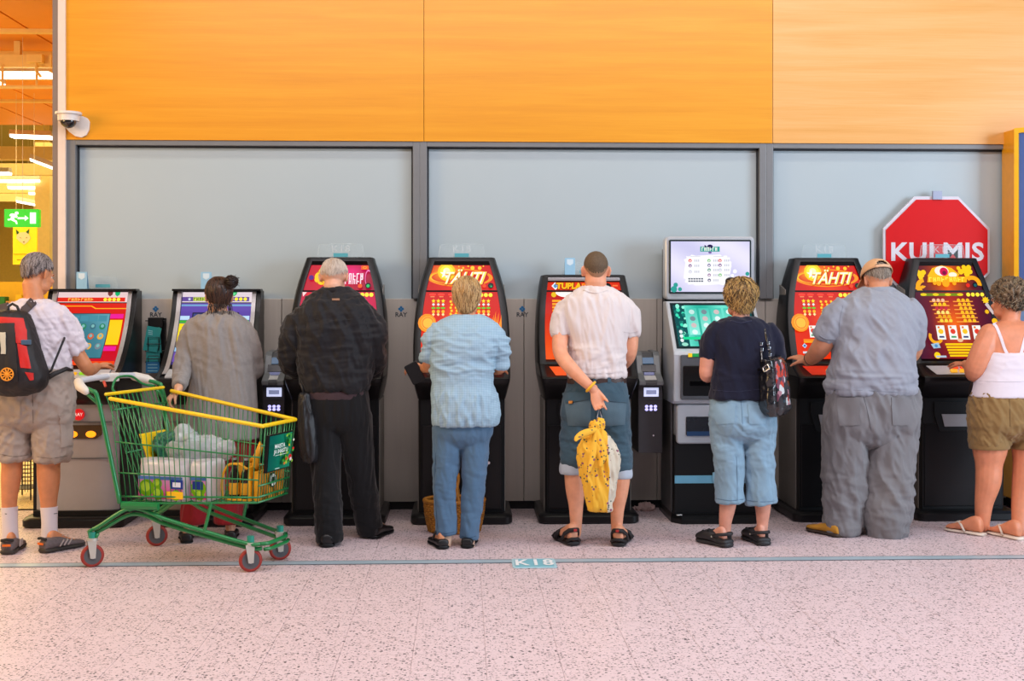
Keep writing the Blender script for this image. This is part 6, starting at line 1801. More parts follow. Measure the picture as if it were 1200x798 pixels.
for q4, q5 in (([(661, 466), (693, 461), (692, 499), (666, 499)], [(660, 461), (694, 458), (692, 468), (676, 473)]), ([(703, 461), (734, 466), (732, 498), (707, 499)], [(702, 459), (736, 463), (734, 472), (718, 470)])):
    pk = patch(bb, q4, m_dl, 'back_pocket', tr, off=.004); 
    patch(bb, [q5[0], q5[1], q5[2], (q5[3][0] - 12, q5[3][1] - 1)], md, 'pocket_flap', tr, off=.010)
for q4 in ([(668, 470), (672, 470), (672, 473), (668, 473)],): patch(bb, q4, mat('pocket_button', (120, 84, 50), .3, .8), 'button', tr, 2, 2, off=.016)
seam(bb, [(698, 452), (698.5, 475), (699, 500)], m_ds, 'seam', tr)
mb = MB(); f.torso(mb, [(440.5, 666, 733, 0, .122), (442, 665.5, 733.5, 0, .126), (448, 664.5, 734, 0, .127), (449.5, 665, 733, 0, .122)]); blt = mb.build('belt', mat('belt_leather', (58, 40, 36), .5, var=.15), tr, smooth=True, auto=60)
bb = bvh_of(blt)
for x in (695, 712): patch(bb, [(x, 440), (x + 4, 440), (x + 4, 451), (x, 451)], md, 'belt_loop', tr, 3, 4, off=.004)
# sandals
m_sd = mat('sandal_black', (24, 22, 24), .65, bump=.2, bs=200)
for h_, an in ((hl, -16), (hr, 16)):
    a = R(an); d = Vector((math.sin(a), math.cos(a), 0)); sd = Vector((math.cos(a), -math.sin(a), 0))
    so = sole(f, h_, an, .285, .108, .028, m_sd, 'sandal')
    up = lambda u, s_, z: h_ + d * u + sd * s_ + Vector((0, 0, z))
    MB().tube([up(.09, -.05, .03), up(.05, -.046, .07), up(.012, -.03, .095), up(-.006, 0, .10), up(.012, .03, .095), up(.05, .046, .07), up(.09, .05, .03)], .014, 8, flat=(sd, .5)).build('heel_strap', m_sd, so, smooth=True)
    MB().tube([up(.02, -.042, .028), up(-.004, -.022, .045), up(-.012, 0, .045), up(-.004, .022, .045), up(.02, .042, .028)], .010, 8).build('heel_cup', m_sd, so, smooth=True)
    for u, z in ((.17, .075), (.215, .055)): MB().tube([up(u, -.055, .025), up(u - .01, -.045, z - .01), up(u - .01, 0, z + .012), up(u - .01, .045, z - .01), up(u, .055, .025)], .017, 8, flat=(Vector((0, 0, 1)), .4)).build('instep_strap', m_sd, so, smooth=True)
    MB().box(up(-.018, 0, .10), (.018, .006, .014), -a).build('red_mark', mat('sandal_red', (176, 40, 36), .5), so)
# bracelet
wv = f.p(692.3, 453.2, -.197); dr = (f.p(695, 456, -.20) - f.p(683, 445, -.19)).normalized()
u_ = dr.cross(Vector((0, 1, 0))).normalized(); v_ = dr.cross(u_)
MB().tube([wv + u_ * math.cos(2 * math.pi * k / 24) * .036 + v_ * math.sin(2 * math.pi * k / 24) * .034 for k in range(24)], .008, 8, closed=True).build('wristband', mat('band_yellow', (230, 176, 30), .5, bump=.3), f.root, smooth=True, label='yellow wristband')
# yellow cloth bag in his hand
fb = Fig.__new__(Fig); fb.Y = f.Y - .24
g = thing('cloth_bag', fb.p(702, 597, 0), 'yellow flowered cloth bag hanging from the hand of the man in denim shorts', 'bag')
def flowers():
    m = bpy.data.materials.new('cloth_yellow_flowers'); m.use_nodes = True; N = m.node_tree.nodes; L = m.node_tree.links; b_ = N['Principled BSDF']
    tc = N.new('ShaderNodeTexCoord'); prev = None
    mp = N.new('ShaderNodeMapping'); mp.inputs['Scale'].default_value = (1, .6, 1); L.new(tc.outputs['Object'], mp.inputs[0])
    # sprigs: clusters where a low noise is high
    cn = N.new('ShaderNodeTexNoise'); cn.inputs['Scale'].default_value = 16; L.new(mp.outputs[0], cn.inputs[0])
    ct = N.new('ShaderNodeMath'); ct.operation = 'GREATER_THAN'; ct.inputs[1].default_value = .5; L.new(cn.outputs['Fac'], ct.inputs[0])
    sx = N.new('ShaderNodeSeparateXYZ'); L.new(tc.outputs['Object'], sx.inputs[0])
    wn_ = N.new('ShaderNodeTexNoise'); wn_.inputs['Scale'].default_value = 6; L.new(tc.outputs['Object'], wn_.inputs[0])
    gt = N.new('ShaderNodeMath'); gt.operation = 'MULTIPLY_ADD'; gt.inputs[1].default_value = .05; L.new(wn_.outputs['Fac'], gt.inputs[0]); L.new(sx.outputs[0], gt.inputs[2])
    sp = N.new('ShaderNodeMath'); sp.operation = 'GREATER_THAN'; sp.inputs[1].default_value = .075; L.new(gt.outputs[0], sp.inputs[0])
    m0 = N.new('ShaderNodeMix'); m0.data_type = 'RGBA'; m0.inputs['A'].default_value = rgb((236, 180, 48)); m0.inputs['B'].default_value = rgb((206, 196, 176)); L.new(sp.outputs[0], m0.inputs['Factor'])
    prev = m0.outputs['Result']
    for sc_, thr, rad, col in ((62, .40, .32, (56, 74, 62)), (48, .22, .36, (140, 74, 96))):
        v = N.new('ShaderNodeTexVoronoi'); v.inputs['Scale'].default_value = sc_; L.new(mp.outputs[0], v.inputs['Vector'])
        s_ = N.new('ShaderNodeSeparateColor'); L.new(v.outputs['Color'], s_.inputs[0])
        a_ = N.new('ShaderNodeMath'); a_.operation = 'LESS_THAN'; a_.inputs[1].default_value = thr; L.new(s_.outputs[0], a_.inputs[0])
        c_ = N.new('ShaderNodeMath'); c_.operation = 'LESS_THAN'; c_.inputs[1].default_value = rad; L.new(v.outputs['Distance'], c_.inputs[0])
        k_ = N.new('ShaderNodeMath'); k_.operation = 'MULTIPLY'; L.new(a_.outputs[0], k_.inputs[0]); L.new(c_.outputs[0], k_.inputs[1])
        k2 = N.new('ShaderNodeMath'); k2.operation = 'MULTIPLY'; L.new(k_.outputs[0], k2.inputs[0]); L.new(ct.outputs[0], k2.inputs[1])
        mx = N.new('ShaderNodeMix'); mx.data_type = 'RGBA'; L.new(k2.outputs[0], mx.inputs['Factor']); L.new(prev, mx.inputs['A']); mx.inputs['B'].default_value = rgb(col); prev = mx.outputs['Result']
    L.new(prev, b_.inputs['Base Color']); b_.inputs['Roughness'].default_value = .75
    return m
m_flw = flowers()
mb = MB(); fb.torso(mb, [(505, 697, 704, 0, .014), (510, 690, 709, 0, .03), (520, 681, 718, 0, .05), (530, 677, 723, 0, .06), (548, 679, 724, 0, .066), (570, 684, 721, 0, .06), (588, 689, 717, 0, .05), (597, 691, 715.5, 0, .035)], e=2.1)
remesh(mb, 'sack', m_flw, g, .006, 4, folds(.016, 34, 5, 61, .15))
mb = MB(); mb.ball(fb.p(698, 500, -.005), (.034, .026, .034)); mb.ball(fb.p(703.5, 497, 0), (.02, .02, .035))
remesh(mb, 'knot', m_flw, g, .005, 3, folds(.012, 60, 30, 62))
for pts in ([(698, 504), (690, 506), (680, 510), (675, 515), (682, 516)], [(699, 505), (697, 520), (694, 536), (690, 552)], [(700, 505), (703, 516), (708, 530), (704, 545)]):
    n_ = len(pts); MB().tube([fb.p(x, y, -.045 - .0045 * i) for i, (x, y) in enumerate(crom(pts, 3))][:10], [.012 + .010 * math.sin(math.pi * min(1, i / 9)) for i in range(min(10, (n_ - 1) * 3 + 1))], 8, round_caps=True, flat=(Vector((0, 1, 0)), .5)).build('tie_end', m_flw, g, smooth=True)
MB().tube([fb.p(702, 500, 0), fb.p(700, 488, .01), fb.p(702, 479, .03), fb.p(705, 488, .01), fb.p(703, 500, 0)], .003, 8).build('drawstring', mat('cord_grey', (150, 150, 158), .7), g, smooth=True)

# ------------------------------------------------------------------ 6 woman in navy
f = Fig(868, 638, 7.52, 'blonde woman in a navy T-shirt and pale blue capri jeans')
sk6 = skin('pink', (216, 152, 128))
neck = (f.p(868, 374, .02), f.p(867, 388, .0))
head(f, 867, 351, .05, yaw=8, pitch=6, k=.98, neck=neck, neck_r=.05)
T = [(372, 854, 884, .01, .055), (377, 843, 896, 0, .08), (386, 836, 905, 0, .10), (402, 833, 908, -.005, .115), (425, 836, 903, -.005, .122), (448, 834, 898, -.005, .132), (467, 831, 896, -.005, .142)]
f.torso(f.body, T[:-1], -.015)
for rows in ([(854, 500, 0, 16), (855, 560, 0, 11.5), (853, 590, -.005, 10), (850, 612, 0, 7.5), (850, 632, 0, 6)], [(889, 500, 0, 16), (892, 560, 0, 11.5), (894, 592, -.005, 9.5), (893.5, 612, 0, 7), (893, 630, 0, 6)]): f.limb(f.body, rows)
f.limb(f.body, [(840, 390, 0, 10), (831, 412, -.01, 9.2), (828.5, 430, 0, 9), (829, 440, .03, 8.5), (838, 435, .28, 7), (846, 428, .48, 5.2)])
f.limb(f.body, [(901, 390, 0, 10), (909, 412, .02, 8.8), (910, 428, .06, 8), (898, 432, .30, 6.5), (888, 428, .48, 5)])
hand(f.body, f.p(846, 428, .48), (.2, .95, .05), (0, .1, -1), 1, .93, (12, 18, 14)); hand(f.body, f.p(888, 428, .48), (-.2, .95, .05), (0, .1, -1), -1, .93, (12, 18, 14))
hl, hr = ground(855, 642), ground(897, 640)
foot(f, hl, -32, .24, .09); foot(f, hr, -12, .24, .09)
remesh(f.body, 'body', sk6, f.root, .0055, 4); eyes(f)
ho = hair(f, mat('hair_blonde', (140, 108, 62), .45, var=.28, vs=55, stretch=(1, 1, .4)), back=160, side=122, front=50, t0=.020, t1=.012, streak=.012, full=.012, curl=.008, m2=mat('hair_blonde_light', (196, 160, 96), .42, var=.2), n_str=560, seed=25, s_len=(25, 60), tuft=.018, s_r=.0022, again=mat('hair_blonde_dark', (96, 74, 46), .45, var=.2))
mn = cloth('navy', (22, 24, 44), var=.08, bump=.2)
mb = MB(); f.torso(mb, T)
f.limb(mb, [(845, 383, 0, 10), (836, 395, 0, 12), (831, 410, -.005, 11), (829.5, 420, 0, 10)], rc=False); f.limb(mb, [(896, 383, 0, 10), (905, 396, 0, 12.5), (909, 412, .02, 11), (910.5, 421, .04, 9.5)], rc=False)
tsn = remesh(mb, 'tshirt', mn, f.root, .008, 7, sumd(folds(.008, 18, 6, 71, .3), zone(folds(.006, 6, 24, 72, .1), .97, 1.12)))
bn = bvh_of(tsn); seam(bn, [(823, 418), (830, 420), (838, 419)], cloth('navy_hem', (40, 42, 66)), 'hem_stitch', tsn); seam(bn, [(836, 457), (862, 459), (890, 456)], cloth('navy_hem', (40, 42, 66)), 'hem_stitch', tsn, r=.002); seam(bn, [(856, 376), (868, 378.5), (881, 376)], cloth('navy_hem', (40, 42, 66)), 'neck_rib', tsn, r=.004)
mp_ = cloth('denim_pale', (132, 162, 182), var=.10, bump=.45, vs=8)
mb = MB(); f.hips(mb, [(455, 837, 890, 0, .105), (473, 833, 899, -.008, .125), (490, 832, 906, -.015, .135), (502, 833, 908, -.01, .128)])
f.limb(mb, [(852, 488, 0, 20.5), (853, 520, 0, 17.8), (855, 550, 0, 16.5), (855, 575, 0, 16.5), (855.5, 588, 0, 17.5)], rc=False); f.limb(mb, [(888, 488, 0, 20.5), (889, 520, 0, 17.8), (890, 550, 0, 16.5), (891, 575, 0, 17), (892, 590, 0, 18)], rc=False)
tr = remesh(mb, 'capri_jeans', mp_, f.root, .0075, 8, sumd(folds(.009, 16, 9, 73, .3), zone(folds(.006, 9, 22, 74, .6), .42, .85)))
bb = bvh_of(tr); m_pd = cloth('denim_pale_seam', (96, 126, 150))
for q4 in ([(837, 474), (862, 473), (861, 496), (840, 497)], [(876, 474), (899, 476), (897, 497), (878, 497)]): patch(bb, q4, mp_, 'back_pocket', tr, off=.005)
seam(bb, [(868, 468), (869.5, 485), (870.5, 505)], m_pd, 'seam', tr); seam(bb, [(839, 584), (855, 586.5), (871, 585)], m_pd, 'hem_stitch', tr, r=.0025); seam(bb, [(875, 586), (892, 588), (908, 587)], m_pd, 'hem_stitch', tr, r=.0025)
seam(bb, [(841, 474), (850, 477), (860, 474)], m_pd, 'pocket_stitch', tr); seam(bb, [(863, 535), (864, 560), (864, 586)], m_pd, 'leg_seam', tr)
m_cr = mat('clog_black', (30, 29, 32), .55, var=.1)
for h_, an in ((hl, -32), (hr, -12)):
    s1 = shoe(f, h_, an, m_cr, m_cr, .27, .11, [(0, .5, .04), (.03, .74, .05), (.14, .86, .05), (.30, .86, .062), (.42, .92, .085), (.60, 1.0, .088), (.78, 1.02, .078), (.92, .86, .06), (.98, .6, .045), (1.0, .3, .03)], .03, 'clog')
    a = R(an); d = Vector((math.sin(a), math.cos(a), 0)); sd = Vector((math.cos(a), -math.sin(a), 0)); up = lambda u, s_, z: h_ + d * u + sd * s_ + Vector((0, 0, z))
    MB().tube([up(.10, -.05, .06), up(.05, -.048, .075), up(.01, -.03, .082), up(-.004, 0, .084), up(.01, .03, .082), up(.05, .048, .075), up(.10, .05, .06)], .010, 8, flat=(sd, .5)).build('heel_strap', m_cr, s1, smooth=True)
    mb = MB(); x_ = 850 if an == -32 else 893; f.limb(mb, [(x_, 625, 0, 7.2), (x_, 634, 0, 8), (x_, 640, 0, 8)], n=14); mb.build('sock', cloth('sock_black', (20, 20, 22)), f.root, smooth=True)
    for s_ in (-1, 1): MB().ball(up(.10, s_ * .051, .058), .007, nu=10, nv=8).build('rivet', mat('rivet_grey', (170, 166, 150), .4), s1)
    for q_ in range(4): MB().ball(up(.15 + q_ * .022, .035 * (1 if q_ % 2 else -1), .085 - q_ * .003), (.008, .008, .005), nu=8, nv=6).build('vent_hole', m_blackm, s1)
# sunglasses pushed up on her head
g = thing('sunglasses', f.p(858, 327, .02), 'dark sunglasses pushed up on the head of the woman in navy', 'sunglasses')
Mh = f.M
for sx in (-1, 1): MB().ball(Mh @ Vector((sx * .036, .062, .128)), (.033, .012, .024), Mh.to_3x3() @ Matrix.Rotation(R(35), 3, 'X')).build('lens', mat('lens_dark', (14, 14, 18), .1, coat=1), g, smooth=True)
MB().tube([Mh @ Vector((-.010, .068, .130)), Mh @ Vector((0, .068, .133)), Mh @ Vector((.010, .068, .130))], .004, 6).build('bridge', mat('frame_dark', (24, 24, 28), .3), g)
for sx in (-1, 1): MB().tube([Mh @ Vector((sx * .066, .056, .124)), Mh @ Vector((sx * .095, .0, .075)), Mh @ Vector((sx * .09, -.045, .03))], .004, 6).build('temple', mat('frame_dark', (24, 24, 28), .3), g)
# handbag on her right shoulder
fb = Fig.__new__(Fig); fb.Y = f.Y - .10
g = thing('handbag', fb.p(906, 488, 0), 'glossy black handbag with colourful floral side on the shoulder of the woman in navy', 'handbag')
def bagmat():
    m = bpy.data.materials.new('patent_black'); m.use_nodes = True; N = m.node_tree.nodes; L = m.node_tree.links; b_ = N['Principled BSDF']
    b_.inputs['Base Color'].default_value = rgb((26, 26, 30)); b_.inputs['Roughness'].default_value = .18; b_.inputs['Coat Weight'].default_value = .6
    tc = N.new('ShaderNodeTexCoord'); nz = N.new('ShaderNodeTexNoise'); nz.inputs['Scale'].default_value = 22; L.new(tc.outputs['Object'], nz.inputs[0])
    bp = N.new('ShaderNodeBump'); bp.inputs['Strength'].default_value = .5; bp.inputs['Distance'].default_value = .02; L.new(nz.outputs['Fac'], bp.inputs['Height']); L.new(bp.outputs[0], b_.inputs['Normal'])
    return m
m_pat = bagmat()
mb = MB(); rings = []
for py, xa, xm, xb, yb in ((420, 890, 900, 915, .0), (432, 889, 902, 921, 0), (455, 888, 903, 924, 0), (475, 888, 904, 927, 0), (482, 890, 905, 927.5, 0), (487, 897, 906, 922, 0)):
    k_ = 1.0 if py < 480 else .8
    rings.append([fb.p(xa, py - (0 if py < 480 else 3), .07 * k_), fb.p(xa + 1, py, -.02), fb.p(xm - 4, py + 2, -.11 * k_), fb.p(xm + 3, py + 2, -.125 * k_), fb.p((xm + xb) / 2 + 3, py - .5, -.06 * k_), fb.p(xb, py - 4, .06 * k_), fb.p(xb - 4, py - 5, .16 * k_), fb.p(xa + 6, py - 2, .17 * k_)])
mb.loft(rings)
bg = remesh(mb, 'bag_body', m_pat, g, .006, 6, folds(.006, 20, 14, 81))
bb = bvh_of(bg)
def floral():
    m = bpy.data.materials.new('floral_side'); m.use_nodes = True; N = m.node_tree.nodes; L = m.node_tree.links; b_ = N['Principled BSDF']
    tc = N.new('ShaderNodeTexCoord'); nz = N.new('ShaderNodeTexNoise'); nz.inputs['Scale'].default_value = 30; L.new(tc.outputs['Object'], nz.inputs[0])
    va = N.new('ShaderNodeVectorMath'); va.operation = 'MULTIPLY_ADD'; va.inputs[1].default_value = (.035, .035, .035); L.new(nz.outputs['Color'], va.inputs[0]); L.new(tc.outputs['Object'], va.inputs[2])
    v = N.new('ShaderNodeTexVoronoi'); v.inputs['Scale'].default_value = 26; L.new(va.outputs[0], v.inputs['Vector'])
    s_ = N.new('ShaderNodeSeparateColor'); L.new(v.outputs['Color'], s_.inputs[0])
    cr = N.new('ShaderNodeValToRGB'); cr.color_ramp.interpolation = 'CONSTANT'; el = cr.color_ramp.elements
    el[0].position = 0; el[0].color = rgb((30, 32, 38)); el[1].position = .34; el[1].color = rgb((200, 204, 204))
    for p_, c_ in ((.52, (196, 54, 30)), (.66, (110, 58, 76)), (.80, (44, 62, 72)), (.90, (170, 120, 130))): q_ = el.new(p_); q_.color = rgb(c_)
    L.new(s_.outputs[0], cr.inputs[0]); L.new(cr.outputs[0], b_.inputs['Base Color']); b_.inputs['Roughness'].default_value = .2; b_.inputs['Coat Weight'].default_value = .5
    return m
patch(bb, [(908, 424), (918, 420), (926, 474), (911, 477)], floral(), 'floral_side', g, 8, 12, off=.003, thick=.003)
for pts in ([(886, 374, .13), (888, 386, .02), (890, 400, 0), (892, 410, -.02), (893, 424, -.05)], [(891, 375, .13), (896, 386, .02), (899, 400, -.01), (902, 412, -.04), (902, 424, -.08)]):
    MB().tube([fb.p(*p) for p in crom(pts, 4)], .0075, 8).build('strap', m_pat, g, smooth=True)
m_chr = mat('chrome', (206, 206, 210), .15, 1.0)
for p in ((892, 403, -.02), (900, 402, -.035), (892.5, 410, -.04), (901, 408, -.055), (902, 416, -.085)): MB().box(fb.p(*p), (.018, .014, .02)).build('strap_buckle', m_chr, g, bevel=.003)
MB().tube([fb.p(894, 431, -.10), fb.p(900, 427, -.13), fb.p(902, 432, -.14), fb.p(896, 436, -.115)], .005, 8, closed=True).build('buckle_ring', m_chr, g, smooth=True)
MB().tube([fb.p(889, 433, -.04), fb.p(895, 431, -.09), fb.p(903, 428, -.13)], .010, 8).build('front_strap', m_pat, g, smooth=True)

# ------------------------------------------------------------------ 7 man in the cap
f = Fig(1020, 630, 7.78, 'heavy man in a grey polo shirt, beige cap and baggy grey trousers')
sk7 = skin('tanned', (208, 142, 108))
neck = (f.p(1028, 346, .05), f.p(1027, 362, .0))
head(f, 1027.5, 329, .10, yaw=6, pitch=22, k=1.03, neck=neck, neck_r=.066, ear=1.05)
T = [(338, 1011, 1047, .05, .07), (346, 997, 1058, .03, .10), (357, 983, 1068, .01, .13), (372, 978, 1074, 0, .155), (395, 979, 1073, -.005, .175), (420, 977, 1070, -.01, .19), (442, 974, 1070, -.01, .195), (460, 972, 1072, -.01, .185)]
f.torso(f.body, T[:-1], -.02)
for rows in ([(996, 500, 0, 20), (990, 560, 0, 14), (988, 600, 0, 10), (986, 622, 0, 7)], [(1044, 500, 0, 20), (1042, 560, -.02, 14), (1040, 600, -.04, 10), (1040, 628, -.05, 7)]): f.limb(f.body, rows)
f.limb(f.body, [(984, 368, 0, 13), (972, 390, .0, 12), (962, 407, .04, 11.5), (953, 418, .16, 9), (947, 423, .24, 6.5)])
f.limb(f.body, [(1068, 368, 0, 13), (1072, 392, .02, 12), (1068, 415, .08, 10), (1050, 424, .26, 7), (1040, 425, .36, 6)])
hand(f.body, f.p(947, 423, .24), (-.55, .75, .25), (.1, .3, -.95), 1, 1.0, (8, 14, 12), spread=.11, thumb=(48, 8))
hand(f.body, f.p(1040, 425, .30), (-.3, .9, .0), (0, .1, -1), -1, 1, (12, 18, 14))
hl, hr = ground(986, 630), ground(1040, 629)
foot(f, hl, -26, .26); foot(f, hr, 8, .26)
remesh(f.body, 'body', sk7, f.root, .0055, 4); eyes(f)
hair(f, mat('hair_salt', (112, 98, 84), .6, var=.35, vs=120), back=124, side=86, front=50, t0=.006, t1=.006, streak=.003, n_str=260, seed=33, s_r=.0012, m2=mat('hair_salt_light', (168, 156, 142), .5, var=.15))
# cap
m_cap = cloth('cap_beige', (214, 166, 122), var=.05)
vs = []; fs = []; NP, NT = 48, 14
def cap_th(phi):
    c = math.cos(phi); return R(88 - 4 * c if c < 0 else 88 - 6 * c)
for j in range(NT + 1):
    for i in range(NP):
        phi = 2 * math.pi * i / NP; th = R(2) + (cap_th(phi) - R(2)) * j / NT
        hole = abs((phi + math.pi) % (2 * math.pi) - math.pi) < .38 and .62 < j / NT < .95
        vs.append(f.M @ (hpoint(phi, th, .016 + .006 * math.sin(th)) + Vector((0, 0, .004))))
for j in range(NT):
    for i in range(NP):
        phi = 2 * math.pi * (i + .5) / NP; pd = abs((phi + math.pi) % (2 * math.pi) - math.pi)
        if pd < .50 * math.sqrt(max(0, 1 - ((j + .5) / NT - .97) ** 2 / .34 ** 2)) and .64 < (j + .5) / NT < .92: continue
        i2 = (i + 1) % NP; fs.append((j * NP + i, j * NP + i2, (j + 1) * NP + i2, (j + 1) * NP + i))
fs.append(tuple(range(NP)))
cp = MB().add(vs, fs).build('cap', m_cap, f.root, smooth=True); sm_ = cp.modifiers.new('thickness', 'SOLIDIFY'); sm_.thickness = .004
MB().tube([f.M @ (hpoint(.55 - 1.1 * k / 8, R(80), .020) + Vector((0, 0, .004))) for k in range(9)], .009, 8, flat=(Vector((0, 1, 0)), .4)).build('cap_strap', cloth('cap_strap', (226, 182, 146)), cp, smooth=True)
MB().ball(f.M @ hpoint(0, 0.02, .026), (.008, .008, .005), nu=10, nv=6).build('cap_button', m_cap, cp, smooth=True)
br = []
for k in range(13):
    a = R(-62 + 124 * k / 12); x_ = math.sin(a) * .088; y0 = -.012 + math.cos(a) * .108
    br.append((x_, y0))
vs = [f.M @ Vector((x_, y_, .040)) for x_, y_ in br] + [f.M @ Vector((x_ * .92, .105 + math.cos(R(-62 + 124 * k / 12)) * .085, .026 - .012 * abs(x_) / .08)) for k, (x_, y_) in enumerate(br)]
fs = [(k, k + 1, 14 + k, 13 + k) for k in range(12)]
bo = MB().add(vs, fs).build('cap_brim', m_cap, cp, smooth=True); sm_ = bo.modifiers.new('thickness', 'SOLIDIFY'); sm_.thickness = .005
mpo = cloth('polo_grey', (150, 153, 163), var=.05, bump=.35, vs=30)
mb = MB(); f.torso(mb, T)
f.limb(mb, [(992, 356, 0, 12), (981, 370, 0, 16), (972, 386, .0, 15), (966, 397, .02, 14)], rc=False); f.limb(mb, [(1060, 356, 0, 12), (1068, 372, 0, 16), (1070, 392, .02, 14.5), (1068, 406, .05, 13)], rc=False)
po = remesh(mb, 'polo_shirt', mpo, f.root, .0085, 7, sumd(folds(.014, 12, 6, 83, .55), zone(folds(.016, 4, 24, 84, .25), .88, 1.08)))
cpts = [f.p(1028.5, 343, .05) + Vector((math.cos(math.pi * (1 + k / 14)) * .093, math.sin(math.pi * (1 + k / 14)) * .085, .016 * abs(math.sin(math.pi * k / 14)))) for k in range(15)]
MB().tube(cpts, [.012] + [.022] * 13 + [.012], 10, round_caps=True, flat=(Vector((0, 1, 0)), .55)).build('collar', mpo, po, smooth=True)
bb = bvh_of(po); seam(bb, [(960, 393), (967, 397), (978, 398)], cloth('polo_rib', (126, 128, 138)), 'sleeve_rib', po, r=.004); seam(bb, [(974, 456), (1020, 458), (1071, 461)], cloth('polo_rib', (126, 128, 138)), 'hem_stitch', po); seam(bb, [(988, 358), (984, 375), (983, 392)], cloth('polo_rib', (126, 128, 138)), 'sleeve_seam', po)
mgt = cloth('trouser_grey', (122, 120, 122), var=.10, bump=.3, vs=6)
mb = MB(); f.hips(mb, [(455, 973, 1072, -.005, .17), (475, 970, 1073, -.01, .18), (495, 968, 1074, -.01, .175), (508, 968, 1073, 0, .155)])
f.limb(mb, [(993, 495, 0, 26), (990, 530, 0, 24), (989, 565, 0, 22.5), (988, 600, 0, 21), (987, 624, .0, 20)], rc=False); f.limb(mb, [(1046, 495, 0, 26), (1045, 530, -.01, 26), (1042, 565, -.02, 24.5), (1040, 595, -.04, 24), (1040, 612, -.05, 23), (1038.5, 637, -.06, 17.5)], rc=False)
tr = remesh(mb, 'trousers', mgt, f.root, .0085, 9, sumd(folds(.022, 13, 3.5, 85, .35), zone(folds(.010, 8, 16, 86, .6), 0, .45), folds(.004, 26, 10, 87)))
bb = bvh_of(tr); m_ts = cloth('trouser_seam', (80, 76, 80))
for q4 in ([(980, 466), (1008, 466), (1007, 498), (984, 499)], [(1044, 466), (1068, 468), (1066, 498), (1046, 498)]): patch(bb, q4, mgt, 'back_pocket', tr, off=.006)
seam(bb, [(980, 468), (994, 471), (1008, 468)], m_ts, 'pocket_stitch', tr); seam(bb, [(1011, 462), (1016, 480), (1021, 505)], m_ts, 'seam', tr); seam(bb, [(985, 482), (993, 479), (1003, 482), (1000, 490), (990, 492)], m_ts, 'pocket_stitch', tr)
m_tan = mat('suede_tan', (196, 140, 44), .8, var=.12, bump=.2)
for h_, an in ((hl, -26), (hr, 8)): shoe(f, h_, an, m_tan, mat('sole_brown', (60, 46, 36), .7), .30, .112, SHOE, .028, 'suede_shoe')
wv = f.p(950, 420.5, .20); dr = (f.p(947, 423, .24) - f.p(953, 418, .16)).normalized(); u_ = dr.cross(Vector((0, 0, 1))).normalized(); v_ = dr.cross(u_)
MB().tube([wv + u_ * math.cos(2 * math.pi * k / 24) * .042 + v_ * math.sin(2 * math.pi * k / 24) * .042 for k in range(24)], .005, 8, closed=True).build('watch_strap', mat('strap_black', (26, 26, 30), .5), f.root, smooth=True)

# ------------------------------------------------------------------ 8 woman in the white top
f = Fig(1185, 625, 7.79, 'curly-haired woman in a white strappy top and khaki shorts')
sk8 = skin('sunned', (216, 138, 102))
neck = (f.p(1184, 376, .03), f.p(1186, 392, .0))
head(f, 1181, 353, .06, yaw=24, pitch=8, k=1.02, neck=neck, neck_r=.056)
T0 = [(376, 1170, 1200, .02, .055), (383, 1160, 1212, .005, .085), (394, 1152, 1222, 0, .11), (412, 1150, 1223, 0, .13), (436, 1146, 1224, 0, .145), (460, 1140, 1228, 0, .155), (480, 1140, 1230, 0, .155)]
f.torso(f.body, T0, -.008)
for rows in ([(1162, 490, 0, 22), (1160, 525, 0, 20), (1159, 545, 0, 15.5), (1158, 565, -.008, 14.5), (1153, 590, 0, 10.5), (1151, 616, 0, 8)], [(1207, 490, 0, 22), (1206, 525, 0, 20), (1203, 545, 0, 15.5), (1201, 565, -.008, 14.5), (1196, 592, -.04, 10.5), (1194, 622, -.08, 8)]): f.limb(f.body, rows)
f.limb(f.body, [(1160, 392, 0, 13), (1152, 412, -.02, 14), (1143, 432, -.01, 12.5), (1142, 438, .05, 10), (1138, 432, .10, 7.5), (1132, 427, .22, 5.5)])
f.limb(f.body, [(1214, 392, 0, 13), (1222, 412, -.02, 14), (1228, 432, -.01, 12.5), (1224, 438, .07, 10), (1206, 432, .07, 7.5), (1195, 427, .12, 5.5)])
hand(f.body, f.p(1132, 427, .20), (-.3, .9, .05), (0, .1, -1), 1, .95, (12, 18, 14)); hand(f.body, f.p(1195, 427, .10), (-.4, .9, .05), (0, .1, -1), -1, .95, (12, 18, 14))
hl, hr = ground(1152, 628), ground(1196, 633)
foot(f, hl, -36, .25, .098, .02, False); foot(f, hr, -20, .25, .098, .02, False); toes(f, hl, -36, .25, .098, .02); toes(f, hr, -20, .25, .098, .02)
remesh(f.body, 'body', sk8, f.root, .0055, 4); eyes(f)
hair(f, mat('hair_curly', (110, 88, 64), .5, var=.4, vs=60), back=148, side=112, front=50, t0=.022, t1=.012, curl=.030, streak=.006, full=.010, m2=mat('hair_curly_light', (164, 146, 118), .5, var=.25), n_str=520, seed=41, s_len=(15, 35), tuft=.014, s_r=.0022, again=mat('hair_curly_dark', (64, 50, 38), .5, var=.25))
mtp = cloth('camisole_white', (224, 214, 222), var=.015, bump=.2)
T = [(413, 1152, 1222, 0, .136), (418, 1150, 1223, 0, .142), (436, 1145.5, 1224.5, 0, .150), (452, 1140.5, 1228, 0, .162), (465, 1137.5, 1231, 0, .170)]
mb = MB(); f.torso(mb, T); tp = remesh(mb, 'camisole', mtp, f.root, .0075, 5, zone(folds(.005, 8, 20, 91, .1), .93, 1.2, .05))
bd = bvh_of(bpy.data.objects[[c.name for c in f.root.children if c.name.startswith('body')][0]])
